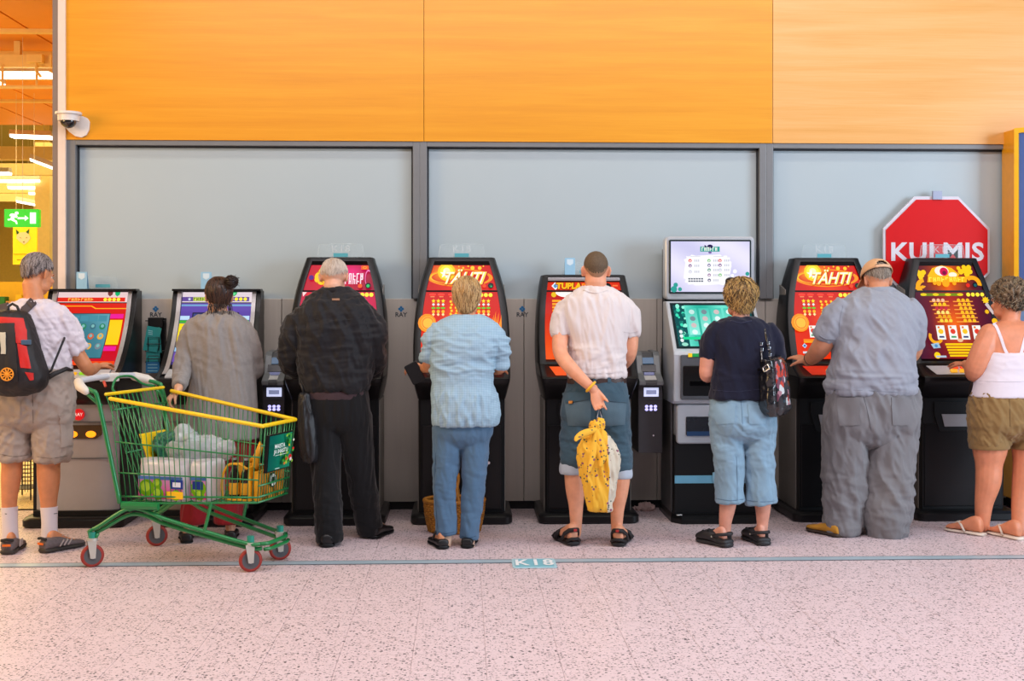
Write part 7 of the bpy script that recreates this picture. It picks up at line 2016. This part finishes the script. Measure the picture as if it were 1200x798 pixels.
band(bd, [(1164, 379), (1168, 384), (1173, 396), (1177, 408), (1181, 416)], 3.4, mtp, 'shoulder_strap', tp, off=.004); band(bd, [(1207, 379), (1204, 386), (1200, 400), (1196, 416)], 3.4, mtp, 'shoulder_strap', tp, off=.004)
seam(bvh_of(tp), [(1141, 446), (1180, 447.5), (1226, 446)], cloth('camisole_hem', (196, 186, 196)), 'layer_hem', tp, r=.002)
mkh = cloth('khaki', (142, 112, 70), var=.07, bump=.3, vs=8)
mb = MB(); f.hips(mb, [(455, 1143, 1225, 0, .140), (473, 1138, 1230, -.005, .160), (492, 1137, 1231, -.005, .158), (500, 1137, 1230, 0, .150)])
f.limb(mb, [(1160, 488, 0, 24), (1160, 505, 0, 22.5), (1159.5, 520, 0, 22)], rc=False); f.limb(mb, [(1208, 488, 0, 24), (1208, 505, 0, 22.5), (1207, 520, 0, 22)], rc=False)
tr = remesh(mb, 'shorts', mkh, f.root, .0075, 7, sumd(folds(.014, 20, 6, 93, .5), folds(.005, 12, 22, 94)))
for rows in ([(1159.5, 511, 0, 22), (1159.5, 514, 0, 23), (1159.3, 523, 0, 23.2), (1159.3, 525.5, 0, 22.2)], [(1207.5, 511, 0, 22), (1207.5, 514, 0, 23), (1207.3, 523, 0, 23.2), (1207.3, 525.5, 0, 22.2)]):
    mb = MB(); f.limb(mb, rows, rc=False, n=28); mb.build('rolled_cuff', mkh, tr, smooth=True, auto=70)
seam(bvh_of(tr), [(1183, 466), (1183.5, 485), (1184, 500)], cloth('khaki_seam', (112, 86, 52)), 'seam', tr)
m_ff = mat('flipflop_white', (222, 208, 192), .5)
for h_, an in ((hl, -36), (hr, -20)):
    a = R(an); d = Vector((math.sin(a), math.cos(a), 0)); sd = Vector((math.cos(a), -math.sin(a), 0)); up = lambda u, s_, z: h_ + d * u + sd * s_ + Vector((0, 0, z))
    so = sole(f, h_ - d * .012, an, .275, .104, .02, m_ff, 'flip_flop')
    MB().tube([up(.10, -.048, .018), up(.13, -.042, .06), up(.17, -.01, .068), up(.205, -.012, .045), up(.215, -.012, .02)], .007, 8).build('strap', m_ff, so, smooth=True)
    MB().tube([up(.10, .048, .018), up(.13, .042, .06), up(.17, .01, .068), up(.205, -.012, .045)], .007, 8).build('strap', m_ff, so, smooth=True)
# black bag strap at her side
g = thing('waist_pouch', f.p(1141, 468, -.02), 'small black pouch at the hip of the woman in khaki shorts', 'pouch')
fb = Fig.__new__(Fig); fb.Y = f.Y + .03
mb = MB(); fb.torso(mb, [(447, 1139, 1144, 0, .02), (452, 1137, 1145, 0, .035), (462, 1136, 1144, 0, .04), (469, 1138, 1142, 0, .02)]); remesh(mb, 'pouch_body', mat('bag_black', (24, 23, 26), .5), g, .005, 3)

# ================================================================== SHOPPING CART AND SMALL THINGS
KO = Vector((-2.225, 7.20)); ka = R(-17)
def K(u, v, z):
    xc = KO.x + u * math.cos(ka) - v * math.sin(ka); zc = KO.y + u * math.sin(ka) + v * math.cos(ka)
    return Vector(C2W(xc, zc) + (z,))
cart = thing('shopping_cart', K(.45, 0, 0), 'green wire shopping cart with yellow rim beside the woman with the bun', 'shopping cart')
m_cg = mat('cart_green', (14, 122, 62), .35, var=.06, coat=.4); m_cy = mat('cart_yellow', (240, 200, 10), .4, coat=.3); m_zn = mat('cart_zinc', (186, 190, 194), .3, .7)
U0, U1 = .085, .965
def hw_t(u): return .305 + (.195 - .305) * (u - U0) / (U1 - U0)
def hw_b(u): return .265 + (.175 - .265) * (u - .13) / (.93 - .13)
def zt(u): return .935 + (.80 - .935) * (u - U0) / (U1 - U0)
def zb(u): return .355 + (.385 - .355) * (u - .12) / .81
def ub(u): return .13 + (.925 - .13) * (u - U0) / (U1 - U0)
def side_pt(u, s, t):                     # t 0 at the rim, 1 at the bottom
    a = K(u, s * hw_t(u), zt(u)); b = K(ub(u), s * hw_b(ub(u)), zb(ub(u)))
    return a * (1 - t) + b * t
RW = .0033
for s, nm in ((-1, 'near'), (1, 'far')):
    mb = MB()
    n = 27
    for i in range(n + 1):
        u = U0 + (U1 - U0) * i / n
        mb.tube([side_pt(u, s, 0), side_pt(u, s, .5), side_pt(u, s, 1)], RW * .8, 6)
    sd_ = mb.build('side_wires', m_cg, cart, kind='stuff', smooth=True)
    for t, r in ((.40, .0042), (.70, .0042), (.93, .0055), (1.0, .006)):
        MB().tube([side_pt(U0 + (U1 - U0) * k / 6, s, t) for k in range(7)], r, 8).build('side_rail', m_cg, cart, smooth=True)
    MB().tube([side_pt(U0, s, -.015), side_pt(U1, s, -.015)], .0115, 10, round_caps=True).build('rim', m_cy, cart, smooth=True)
def front_pt(v, t):                       # v -1..1
    a = K(U1, v * hw_t(U1), zt(U1)); b = K(ub(U1), v * hw_b(ub(U1)), zb(ub(U1)))
    return a * (1 - t) + b * t
mb = MB()
for i in range(13): mb.tube([front_pt(-1 + i / 6, 0), front_pt(-1 + i / 6, 1)], RW * .8, 6)
mb.build('front_wires', m_cg, cart, kind='stuff', smooth=True)
for t, r in ((.25, .0042), (.5, .0042), (.78, .0055), (.93, .006), (1.0, .006)): MB().tube([front_pt(-1, t), front_pt(1, t)], r, 8).build('front_rail', m_cg, cart, smooth=True)
MB().tube([front_pt(-1, -.015), front_pt(1, -.015)], .0115, 10, round_caps=True).build('rim', m_cy, cart, smooth=True)
mb = MB()
for i in range(22):
    u = .13 + (.925 - .13) * i / 21; mb.tube([K(u, -hw_b(u), zb(u)), K(u, hw_b(u), zb(u))], RW, 6)
for j in range(-3, 4):
    mb.tube([K(.13, hw_b(.13) * j / 3.5, zb(.13)), K(.925, hw_b(.925) * j / 3.5, zb(.925))], RW, 6)
mb.build('bottom_wires', m_cg, cart, kind='stuff', smooth=True)
# rear flap, leaning in
def rear_pt(v, t):
    a = K(U0 - .045, v * .285, .965); b = K(.13 + .12, v * .245, .375)
    return a * (1 - t) + b * t
mb = MB()
for i in range(15): mb.tube([rear_pt(-1 + i / 7, 0), rear_pt(-1 + i / 7, 1)], RW, 6)
mb.build('rear_flap_wires', m_cg, cart, kind='stuff', smooth=True)
for t in (.15, .55, .98): MB().tube([rear_pt(-1, t), rear_pt(1, t)], .005, 8).build('rear_flap_rail', m_cg, cart, smooth=True)
MB().tube([rear_pt(-1, 0), rear_pt(1, 0)], .010, 10, round_caps=True).build('rear_flap_rim', m_cy, cart, smooth=True)
vs = [rear_pt(-.42, .40), rear_pt(.52, .40), rear_pt(.52, .66), rear_pt(-.42, .66)]; off = (K(1, 0, 0) - K(0, 0, 0)).normalized()
MB().add([p + off * .012 for p in vs] + [p + off * .026 for p in vs], [(0, 1, 2, 3), (4, 7, 6, 5), (0, 4, 5, 1), (1, 5, 6, 2), (2, 6, 7, 3), (3, 7, 4, 0)]).build('child_seat_panel', m_cy, cart, bevel=.004)
# rear frame and handle
for s in (-1, 1):
    MB().tube([Vector(p) for p in crom([K(-.075, s * .315, 1.00), K(-.02, s * .325, .985), K(.01, s * .32, .95), K(.06, s * .30, .70), K(.13, s * .285, .36)], 5)], .0125, 10).build('rear_upright', m_cg, cart, smooth=True)
    MB().tube([K(-.08, s * .325, .99), K(.03, s * .31, .90)], .012, 8).build('handle_bracket', m_cg, cart, smooth=True)
    mb = MB(); mb.tube([K(-.15, s * .27, 1.03), K(-.10, s * .325, 1.01), K(-.055, s * .335, .985)], [.026, .028, .022], 12, round_caps=True).build('handle_cap', mat('handle_cream', (216, 208, 196), .45), cart, smooth=True)
MB().tube([K(-.15, v / 10 * .28, 1.035 + .01 * (1 - (v / 10) ** 2)) for v in range(-10, 11)], .017, 12).build('handle', mat('handle_grey', (196, 196, 202), .35), cart, smooth=True)
MB().box(K(-.15, .02, 1.04), (.11, .05, .05), -ka - YAW).build('coin_lock', mat('lock_white', (214, 212, 208), .4), cart, bevel=.008)
MB().tube([K(-.14, -.05, 1.02), K(-.12, -.06, .99)], .008, 8).build('coin_key', mat('key_red', (206, 60, 30), .4), cart)
MB().tube([Vector(p) for p in crom([K(-.03, .30, .97), K(-.06, .22, .99), K(-.07, .12, 1.04), K(-.07, -.02, 1.04), K(-.06, -.08, .985), K(-.03, -.10, .965)], 4)], .007, 8).build('handle_loop', m_cg, cart, smooth=True)
# chassis
for s in (-1, 1):
    for dz, dv in ((0, 0), (-.035, .02)):
        MB().tube([Vector(p) for p in crom([K(-.02, s * (.315 - dv), .215 + dz * .6), K(.02, s * (.31 - dv), .235 + dz * .7), K(.16, s * (.275 - dv), .325 + dz), K(.26, s * (.255 - dv), .325 + dz), K(.40, s * (.235 - dv), .275 + dz), K(.84, s * (.185 - dv), .165 + dz * .8), K(.93, s * (.15 - dv), .155 + dz * .8)], 5)], .0115, 10).build('chassis_tube', m_cg, cart, smooth=True)
    MB().tube([K(-.02, s * .315, .215), K(-.05, s * .312, .20), K(-.045, s * .31, .165), K(-.01, s * .305, .165), K(.0, s * .30, .19)], .0105, 8).build('caster_loop', m_cg, cart, smooth=True)
    MB().tube([K(.26, s * .25, .33), K(.28, s * .245, .37)], .010, 8).build('basket_post', m_cg, cart)
    MB().tube([K(.62, s * .215, .215), K(.66, s * .205, .38)], .009, 8).build('basket_post', m_cg, cart)
MB().tube([K(.93, -.15, .155), K(.955, -.10, .152), K(.955, .10, .152), K(.93, .15, .155)], .0115, 10).build('front_bar', m_cg, cart, smooth=True)
MB().tube([K(.95, -.14, .125), K(.965, -.09, .123), K(.965, .09, .123), K(.95, .14, .125)], .0105, 10).build('front_bar', m_cg, cart, smooth=True)
mb = MB(); A, B, C_, D_ = K(.12, -.285, .345), K(.36, -.262, .345), K(.36, .262, .345), K(.12, .285, .345)
MB().tube([K(.14, -.28, .35), K(.36, -.26, .35)], .022, 8, flat=(Vector((0, 1, 0)), .6)).build('side_plate', m_cg, cart); MB().tube([K(.14, .28, .35), K(.36, .26, .35)], .022, 8, flat=(Vector((0, 1, 0)), .6)).build('side_plate', m_cg, cart)
MB().tube([K(.18, -.27, .325), K(.18, .27, .325)], .0115, 8).build('cross_bar', m_cg, cart, smooth=True)
m_ty = mat('tyre_red', (150, 44, 34), .55, var=.1); m_hb = mat('wheel_grey', (84, 84, 88), .5); m_pf = mat('fork_grey', (196, 192, 182), .4, .3)
for (u, v, yaw) in ((-.03, -.31, .45), (-.02, .31, .35), (.875, -.16, .30), (.885, .165, .35)):
    c = K(u, v, .0645); ax = Matrix.Rotation(-ka * -1 + yaw + math.pi / 2, 3, 'Z') @ Vector((1, 0, 0))
    ax = Vector((math.sin(yaw * 1.0), math.cos(yaw), 0)); ax = Vector((-ax.x, ax.y, 0))
    up = Vector((0, 0, 1)); fw = ax.cross(up)
    wh = MB().tube([c + fw * math.cos(2 * math.pi * k / 28) * .052 + up * math.sin(2 * math.pi * k / 28) * .052 for k in range(28)], .0125, 10, closed=True).build('wheel', m_ty, cart, smooth=True)
    MB().tube([c - ax * .012, c + ax * .012], .047, 24).build('wheel_disc', m_hb, wh, smooth=True, auto=40)
    MB().tube([c - ax * .018, c + ax * .018], .016, 14).build('hub', m_zn, wh, smooth=True, auto=40)
    top = c + up * .088 - fw * .0
    for s in (-1, 1):
        mb = MB(); o = ax * s * .021
        mb.loft([[c + o - fw * .014 - up * .012, c + o + fw * .014 - up * .012, c + o + fw * .014 - up * .012 + ax * s * .004, c + o - fw * .014 - up * .012 + ax * s * .004],
                 [top + o - fw * .03, top + o + fw * .02, top + o + fw * .02 + ax * s * .004, top + o - fw * .03 + ax * s * .004]]).build('fork', m_pf, wh)
    MB().tube([top - up * .004, top + up * .012], .030, 14).build('fork_head', m_pf, wh)
    MB().tube([top + up * .008, top + up * .045], .020, 12).build('caster_stem', mat('stem_teal', (30, 140, 120), .4), cart, smooth=True, auto=40)
# advertising panel on the front
def fp(px_, t, o=0): return front_pt(px_, t) + off * o
fa = MB(); q4 = [(-.80, .12), (.72, .12), (.72, .62), (-.80, .62)]
ad = MB().add([fp(a, b, .006) for a, b in q4] + [fp(a, b, .022) for a, b in q4], [(0, 1, 2, 3), (4, 7, 6, 5), (0, 4, 5, 1), (1, 5, 6, 2), (2, 6, 7, 3), (3, 7, 4, 0)]).build('advert_frame', m_blackm, cart)
def admap(x, z, k):
    p = front_pt(-.04 + x * .70, .37 - z * .235); return p + off * (.0235 + .0006 * k)
ar = ART(admap)
ar.grad(-1, -1, 1, 1, lambda x, z: lerp((4, 96, 84), (30, 150, 110), (x + 1) / 2), 6, 6)
rnd = random.Random(9)
for i in range(46):
    x, z = rnd.gauss(.45, .22), rnd.uniform(-.75, .95); x = max(-.1, min(.92, x)); ar.disc(x, z, rnd.uniform(.05, .13), [(40, 140, 50), (90, 180, 60), (20, 100, 50), (150, 200, 70)][i % 4], rz=rnd.uniform(.06, .14), n=8)
for x, z, r, c in ((.55, -.35, .14, (220, 40, 40)), (.62, -.5, .10, (240, 220, 220)), (.2, -.42, .09, (200, 50, 40)), (.05, -.66, .08, (230, 120, 60)), (.75, .1, .08, (230, 60, 50)), (.35, .35, .07, (236, 200, 60)), (.7, .6, .07, (236, 236, 220))): ar.disc(x, z, r, c)
ar.text('MAISTA', -.52, .42, .34, (240, 250, 244), 0, .006, .78); ar.text('JA IHASTU', -.40, .12, .34, (240, 250, 244), 0, .006, .78)
ar.rect(-.9, -.10, .1, -.07, (220, 240, 230)); ar.rect(-.85, -.86, -.45, -.82, (220, 240, 230))
ar.build('advert_print', art_mat('print_gloss', .10, .85), ad)

# groceries in the cart
def kitem(u, v, z): return K(u, v, z)
kr = ka - YAW
def kbox(mb, u0, u1, v0, v1, z0, z1, r=.02):
    """soft pack in the cart's own directions"""
    rows = []
    for z, g_ in ((z0, .6), (z0 + r * .4, .9), (z0 + r, 1), (z1 - r, 1), (z1 - r * .4, .9), (z1, .6)):
        d_ = r * (1 - g_)
        ring = []
        cu, cv, hu, hv = (u0 + u1) / 2, (v0 + v1) / 2, (u1 - u0) / 2 - d_, (v1 - v0) / 2 - d_
        for k in range(24):
            a = 2 * math.pi * k / 24; ca, sa = math.cos(a), math.sin(a)
            ring.append(K(cu + hu * math.copysign(abs(ca) ** .35, ca), cv + hv * math.copysign(abs(sa) ** .35, sa), z))
        rows.append(ring)
    return mb.loft(rows)
m_wrap = mat('wrap_white', (226, 222, 228), .3, var=.03, coat=.3)
def paper_pack(u0, u1, v0, v1, z0, z1, label, seed):
    g = thing('paper_roll_pack', K((u0 + u1) / 2, (v0 + v1) / 2, z0), label, 'paper rolls', 'packs of paper rolls')
    kbox(MB(), u0, u1, v0, v1, z0, z1, .03).build('wrapper', m_wrap, g, smooth=True)
    nr = max(1, round((u1 - u0) / .105))
    for i in range(nr):
        uc = u0 + (u1 - u0) * (i + .5) / nr
        MB().tube([K(uc, v0 + .055, z0 + .02), K(uc, v0 + .055, z1 + .006)], .052, 18).build('roll', m_wrap, g, smooth=True, auto=50)
    ar = ART(lambda x, z, k: tuple(K(x, v0 - .004 - .0006 * k, z)))
    ar.rect(u0 + .012, z0 + .015, u1 - .012, z0 + (z1 - z0) * .56, (230, 60, 140), (214, 150, 200)); ar.rect(u0 + .012, z0 + (z1 - z0) * .54, u1 - .012, z0 + (z1 - z0) * .62, (90, 130, 200))
    rnd = random.Random(seed)
    for x, z, r in ((u0 + .065, z0 + .075, .048), (u0 + .135, z0 + .10, .03), (u0 + .14, z0 + .045, .036), (u1 - .05, z0 + .04, .03)):
        if x + r < u1 and x - r > u0: ar.disc(x, z, r, (120, 176, 20)); ar.disc(x - .005, z + .006, r * .6, (176, 214, 60))
    if u1 - u0 > .2:
        ar.rect(u0 + .19, z0 + .02, u0 + .30, z0 + .06, (246, 196, 40)); ar.rect(u0 + .22, z0 + .075, u0 + .30, z0 + .125, (40, 60, 140)); ar.rect(u0 + .235, z0 + .085, u0 + .285, z0 + .112, (220, 224, 240))
    else: ar.rect(u0 + .03, z0 + .07, u1 - .03, z0 + .115, (40, 60, 140))
    ar.build('print', art_mat('print_matt', .12, .8), g)
zf = .372
paper_pack(.20, .505, -.225, .0, zf, zf + .225, 'long pack of paper rolls printed with green apples in the cart', 1)
paper_pack(.515, .64, -.205, .0, zf + .004, zf + .225, 'short pack of paper rolls right of the long pack in the cart', 2)
m_film = mat('clear_film', (206, 214, 216), .15, alpha=.55, coat=.5)
g = thing('plastic_bag', K(.45, .02, zf + .23), 'crumpled translucent plastic bag lying on the paper rolls in the cart', 'bag')
mb = MB(); mb.ball(K(.44, -.02, zf + .27), (.13, .09, .055)); mb.ball(K(.54, .04, zf + .27), (.10, .08, .05)); mb.ball(K(.40, -.04, zf + .335), (.055, .05, .05))
remesh(mb, 'film', m_film, g, .006, 3, sumd(folds(.022, 18, 18, 101), folds(.006, 40, 40, 102)))
g = thing('green_produce_bag', K(.26, .04, zf + .23), 'dark green bag on the paper rolls below the yellow panel in the cart', 'bag')
mb = MB(); mb.ball(K(.28, .02, zf + .275), (.10, .08, .055)); mb.ball(K(.345, .05, zf + .315), (.06, .05, .03))
remesh(mb, 'sheet', mat('film_green', (20, 96, 74), .35, var=.2, coat=.3), g, .006, 3, sumd(folds(.03, 24, 24, 103), folds(.015, 60, 60, 104)))
# bottles in a yellow carrier
g = thing('bottle_carrier', K(.80, -.07, zf + .01), 'yellow cardboard bottle carrier near the front of the cart', 'carrier')
m_cc = mat('carrier_yellow', (236, 168, 20), .5, var=.1)
kbox(MB(), .70, .86, -.150, .02, zf + .012, zf + .02, .004).build('tray', m_cc, g)
for v0, v1 in ((.012, .020),): kbox(MB(), .70, .86, v0, v1, zf + .012, zf + .20, .004).build('wall', m_cc, g)
kbox(MB(), .852, .862, -.15, .02, zf + .012, zf + .20, .004).build('wall', m_cc, g)
pts = [K(.862, -.10, zf + .19), K(.88, -.06, zf + .30), K(.865, -.03, zf + .325), K(.84, -.03, zf + .24), K(.80, -.04, zf + .215)]
MB().tube(pts, [.02, .018, .008, .02, .01], 8, flat=(Vector((0, 1, 0)), .4)).build('handle', m_cc, g, smooth=True)
MB().tube([Vector(p) for p in crom([K(.70, -.155, zf + .02), K(.695, -.155, zf + .12), K(.73, -.155, zf + .205), K(.80, -.155, zf + .215), K(.85, -.15, zf + .19)], 4)], .007, 6).build('carrier_edge', m_cc, g, smooth=True)
for k, (u, v) in enumerate(((.745, -.105), (.815, -.10))):
    b0 = K(u, v, zf + .022)
    h = thing('bottle', b0, ['brown glass bottle with yellow label at the left in the carrier', 'brown glass bottle with yellow label at the right in the carrier'][k], 'bottle', 'bottles in the cart')
    prof = [(0, .028), (.004, .030), (.12, .030), (.14, .026), (.165, .014), (.20, .012), (.205, .014), (.212, .012)]
    MB().tube([b0 + Vector((0, 0, z)) for z, r in prof], [r for z, r in prof], 18).build('glass', mat('glass_brown', (30, 16, 8), .1, coat=1), h, smooth=True, auto=60)
    MB().tube([b0 + Vector((0, 0, .02)), b0 + Vector((0, 0, .085))], .0306, 18, cap=False).build('label_paper', mat('bottle_label', (232, 170, 30), .5, var=.1), h, smooth=True)
    MB().tube([b0 + Vector((0, 0, .210)), b0 + Vector((0, 0, .220))], .014, 12).build('cap', m_zn, h)
g = thing('yellow_carton', K(.90, .09, zf + .01), 'yellow striped carton with a round badge behind the advert of the cart', 'carton')
kbox(MB(), .875, .915, -.135, .15, zf + .012, zf + .175, .006).build('box', m_cc, g)
dv = (K(0, 1, 0) - K(0, 0, 0)).normalized()
for i in range(12): MB().tube([K(.920, -.13 + i * .024, zf + .02), K(.920, -.13 + i * .024, zf + .165)], .0035, 6).build('stripe', mat('carton_gold', (196, 128, 10), .5), g)
c = K(.922, .0, zf + .115); bd_ = MB().tube([c, c + off * .005], .042, 24).build('badge', mat('badge_black', (24, 24, 24), .5), g)
MB().tube([c + off * .005, c + off * .007], .034, 24).build('badge_ring', mat('badge_white', (226, 222, 212), .5), bd_)
for dx in (-.014, 0, .014): MB().box(c + off * .0085 + dv * dx, (.006, .008, .034), kr).build('badge_bar', mat('badge_black', (24, 24, 24), .5), bd_)

# wicker basket on the floor
bc = P(532.5, 620, 7.98); bc.z = 0
g = thing('wicker_basket', bc, 'brown wicker basket with arched handle on the floor behind blue jeans', 'basket')
m_wk = mat('wicker', (176, 116, 36), .6, var=.25, vs=60, bump=.4, bs=120); m_wd = mat('wicker_dark', (140, 84, 26), .6, var=.25, vs=60)
def bp(a, z, dr=0):
    k = .84 + .16 * math.sin(min(1, z / .20) * math.pi / 2); return bc + Vector((math.cos(a) * (.19 * k + dr), math.sin(a) * (.135 * k + dr), z))
mb = MB()
for j in range(14):
    z = .012 + j * .0135
    mb.tube([bp(2 * math.pi * i / 60, z, .0045 * (1 if (i + j) % 2 else -1)) for i in range(60)], .0072, 6, closed=True)
mb.build('weave', m_wk, g, smooth=True, kind='stuff')
mb = MB()
for i in range(30): mb.tube([bp(2 * math.pi * i / 30, .005), bp(2 * math.pi * i / 30, .10), bp(2 * math.pi * i / 30, .20)], .0045, 6)
mb.build('stakes', m_wd, g, smooth=True, kind='stuff')
MB().tube([bp(2 * math.pi * i / 48, .205, .002 + .003 * math.sin(i * 2.1)) for i in range(48)], .0135, 8, closed=True).build('rim', m_wk, g, smooth=True)
MB().prism([(bp(2 * math.pi * i / 32, 0).x, bp(2 * math.pi * i / 32, 0).y) for i in range(32)], .002, .014, 'z').build('base', m_wd, g)
mb = MB()
for s in (-1, 1): mb.tube([bc + Vector((.015 + .012 * s * math.cos(a * 3), math.cos(a) * .135, .20 + math.sin(a) * .175)) for a in [math.pi * k / 24 for k in range(25)]], .0095, 8)
mb.build('handle', m_wk, g, smooth=True)

# black wire stand in the shop doorway, behind the man with the backpack
xa, xb = P(12, 560, 9.35).x, P(36, 560, 9.35).x; z1 = P(24, 536, 9.35).z
g = thing('wire_stand', ((xa + xb) / 2, 9.4, 0), 'black wire display stand behind the legs of the man with the backpack', 'stand')
for yy in (9.35, 9.60):
    mb = MB()
    for i in range(8): mb.tube([(xa + (xb - xa) * i / 7, yy, .06), (xa + (xb - xa) * i / 7, yy, z1)], .0025, 5)
    for j in range(9): mb.tube([(xa, yy, .08 + j * (z1 - .08) / 8), (xb, yy, .08 + j * (z1 - .08) / 8)], .0025, 5)
    mb.build('wire_grid', m_wire, g, kind='stuff')
for x in (xa, xb):
    for yy in (9.35, 9.60): MB().tube([(x, yy, 0), (x, yy, z1 + .01)], .006, 8).build('post', m_wire, g)
for z in (.08, .30): MB().box(((xa + xb) / 2, 9.475, z), (xb - xa, .25, .006)).build('shelf', m_wire, g)
# crumpled paper by the wall
c = P(757, 599, 8.72); c.z = .022
mb = MB(); mb.ball(c, (.05, .03, .02)); mb.ball(c + Vector((-.05, .01, -.006)), (.04, .02, .012))
o = remesh(mb, 'crumpled_paper', mat('paper_pink', (206, 176, 170), .7), None, .004, 2, folds(.02, 60, 60, 110))
tag(o, 'crumpled pale paper on the floor under the right payment terminal', 'paper')
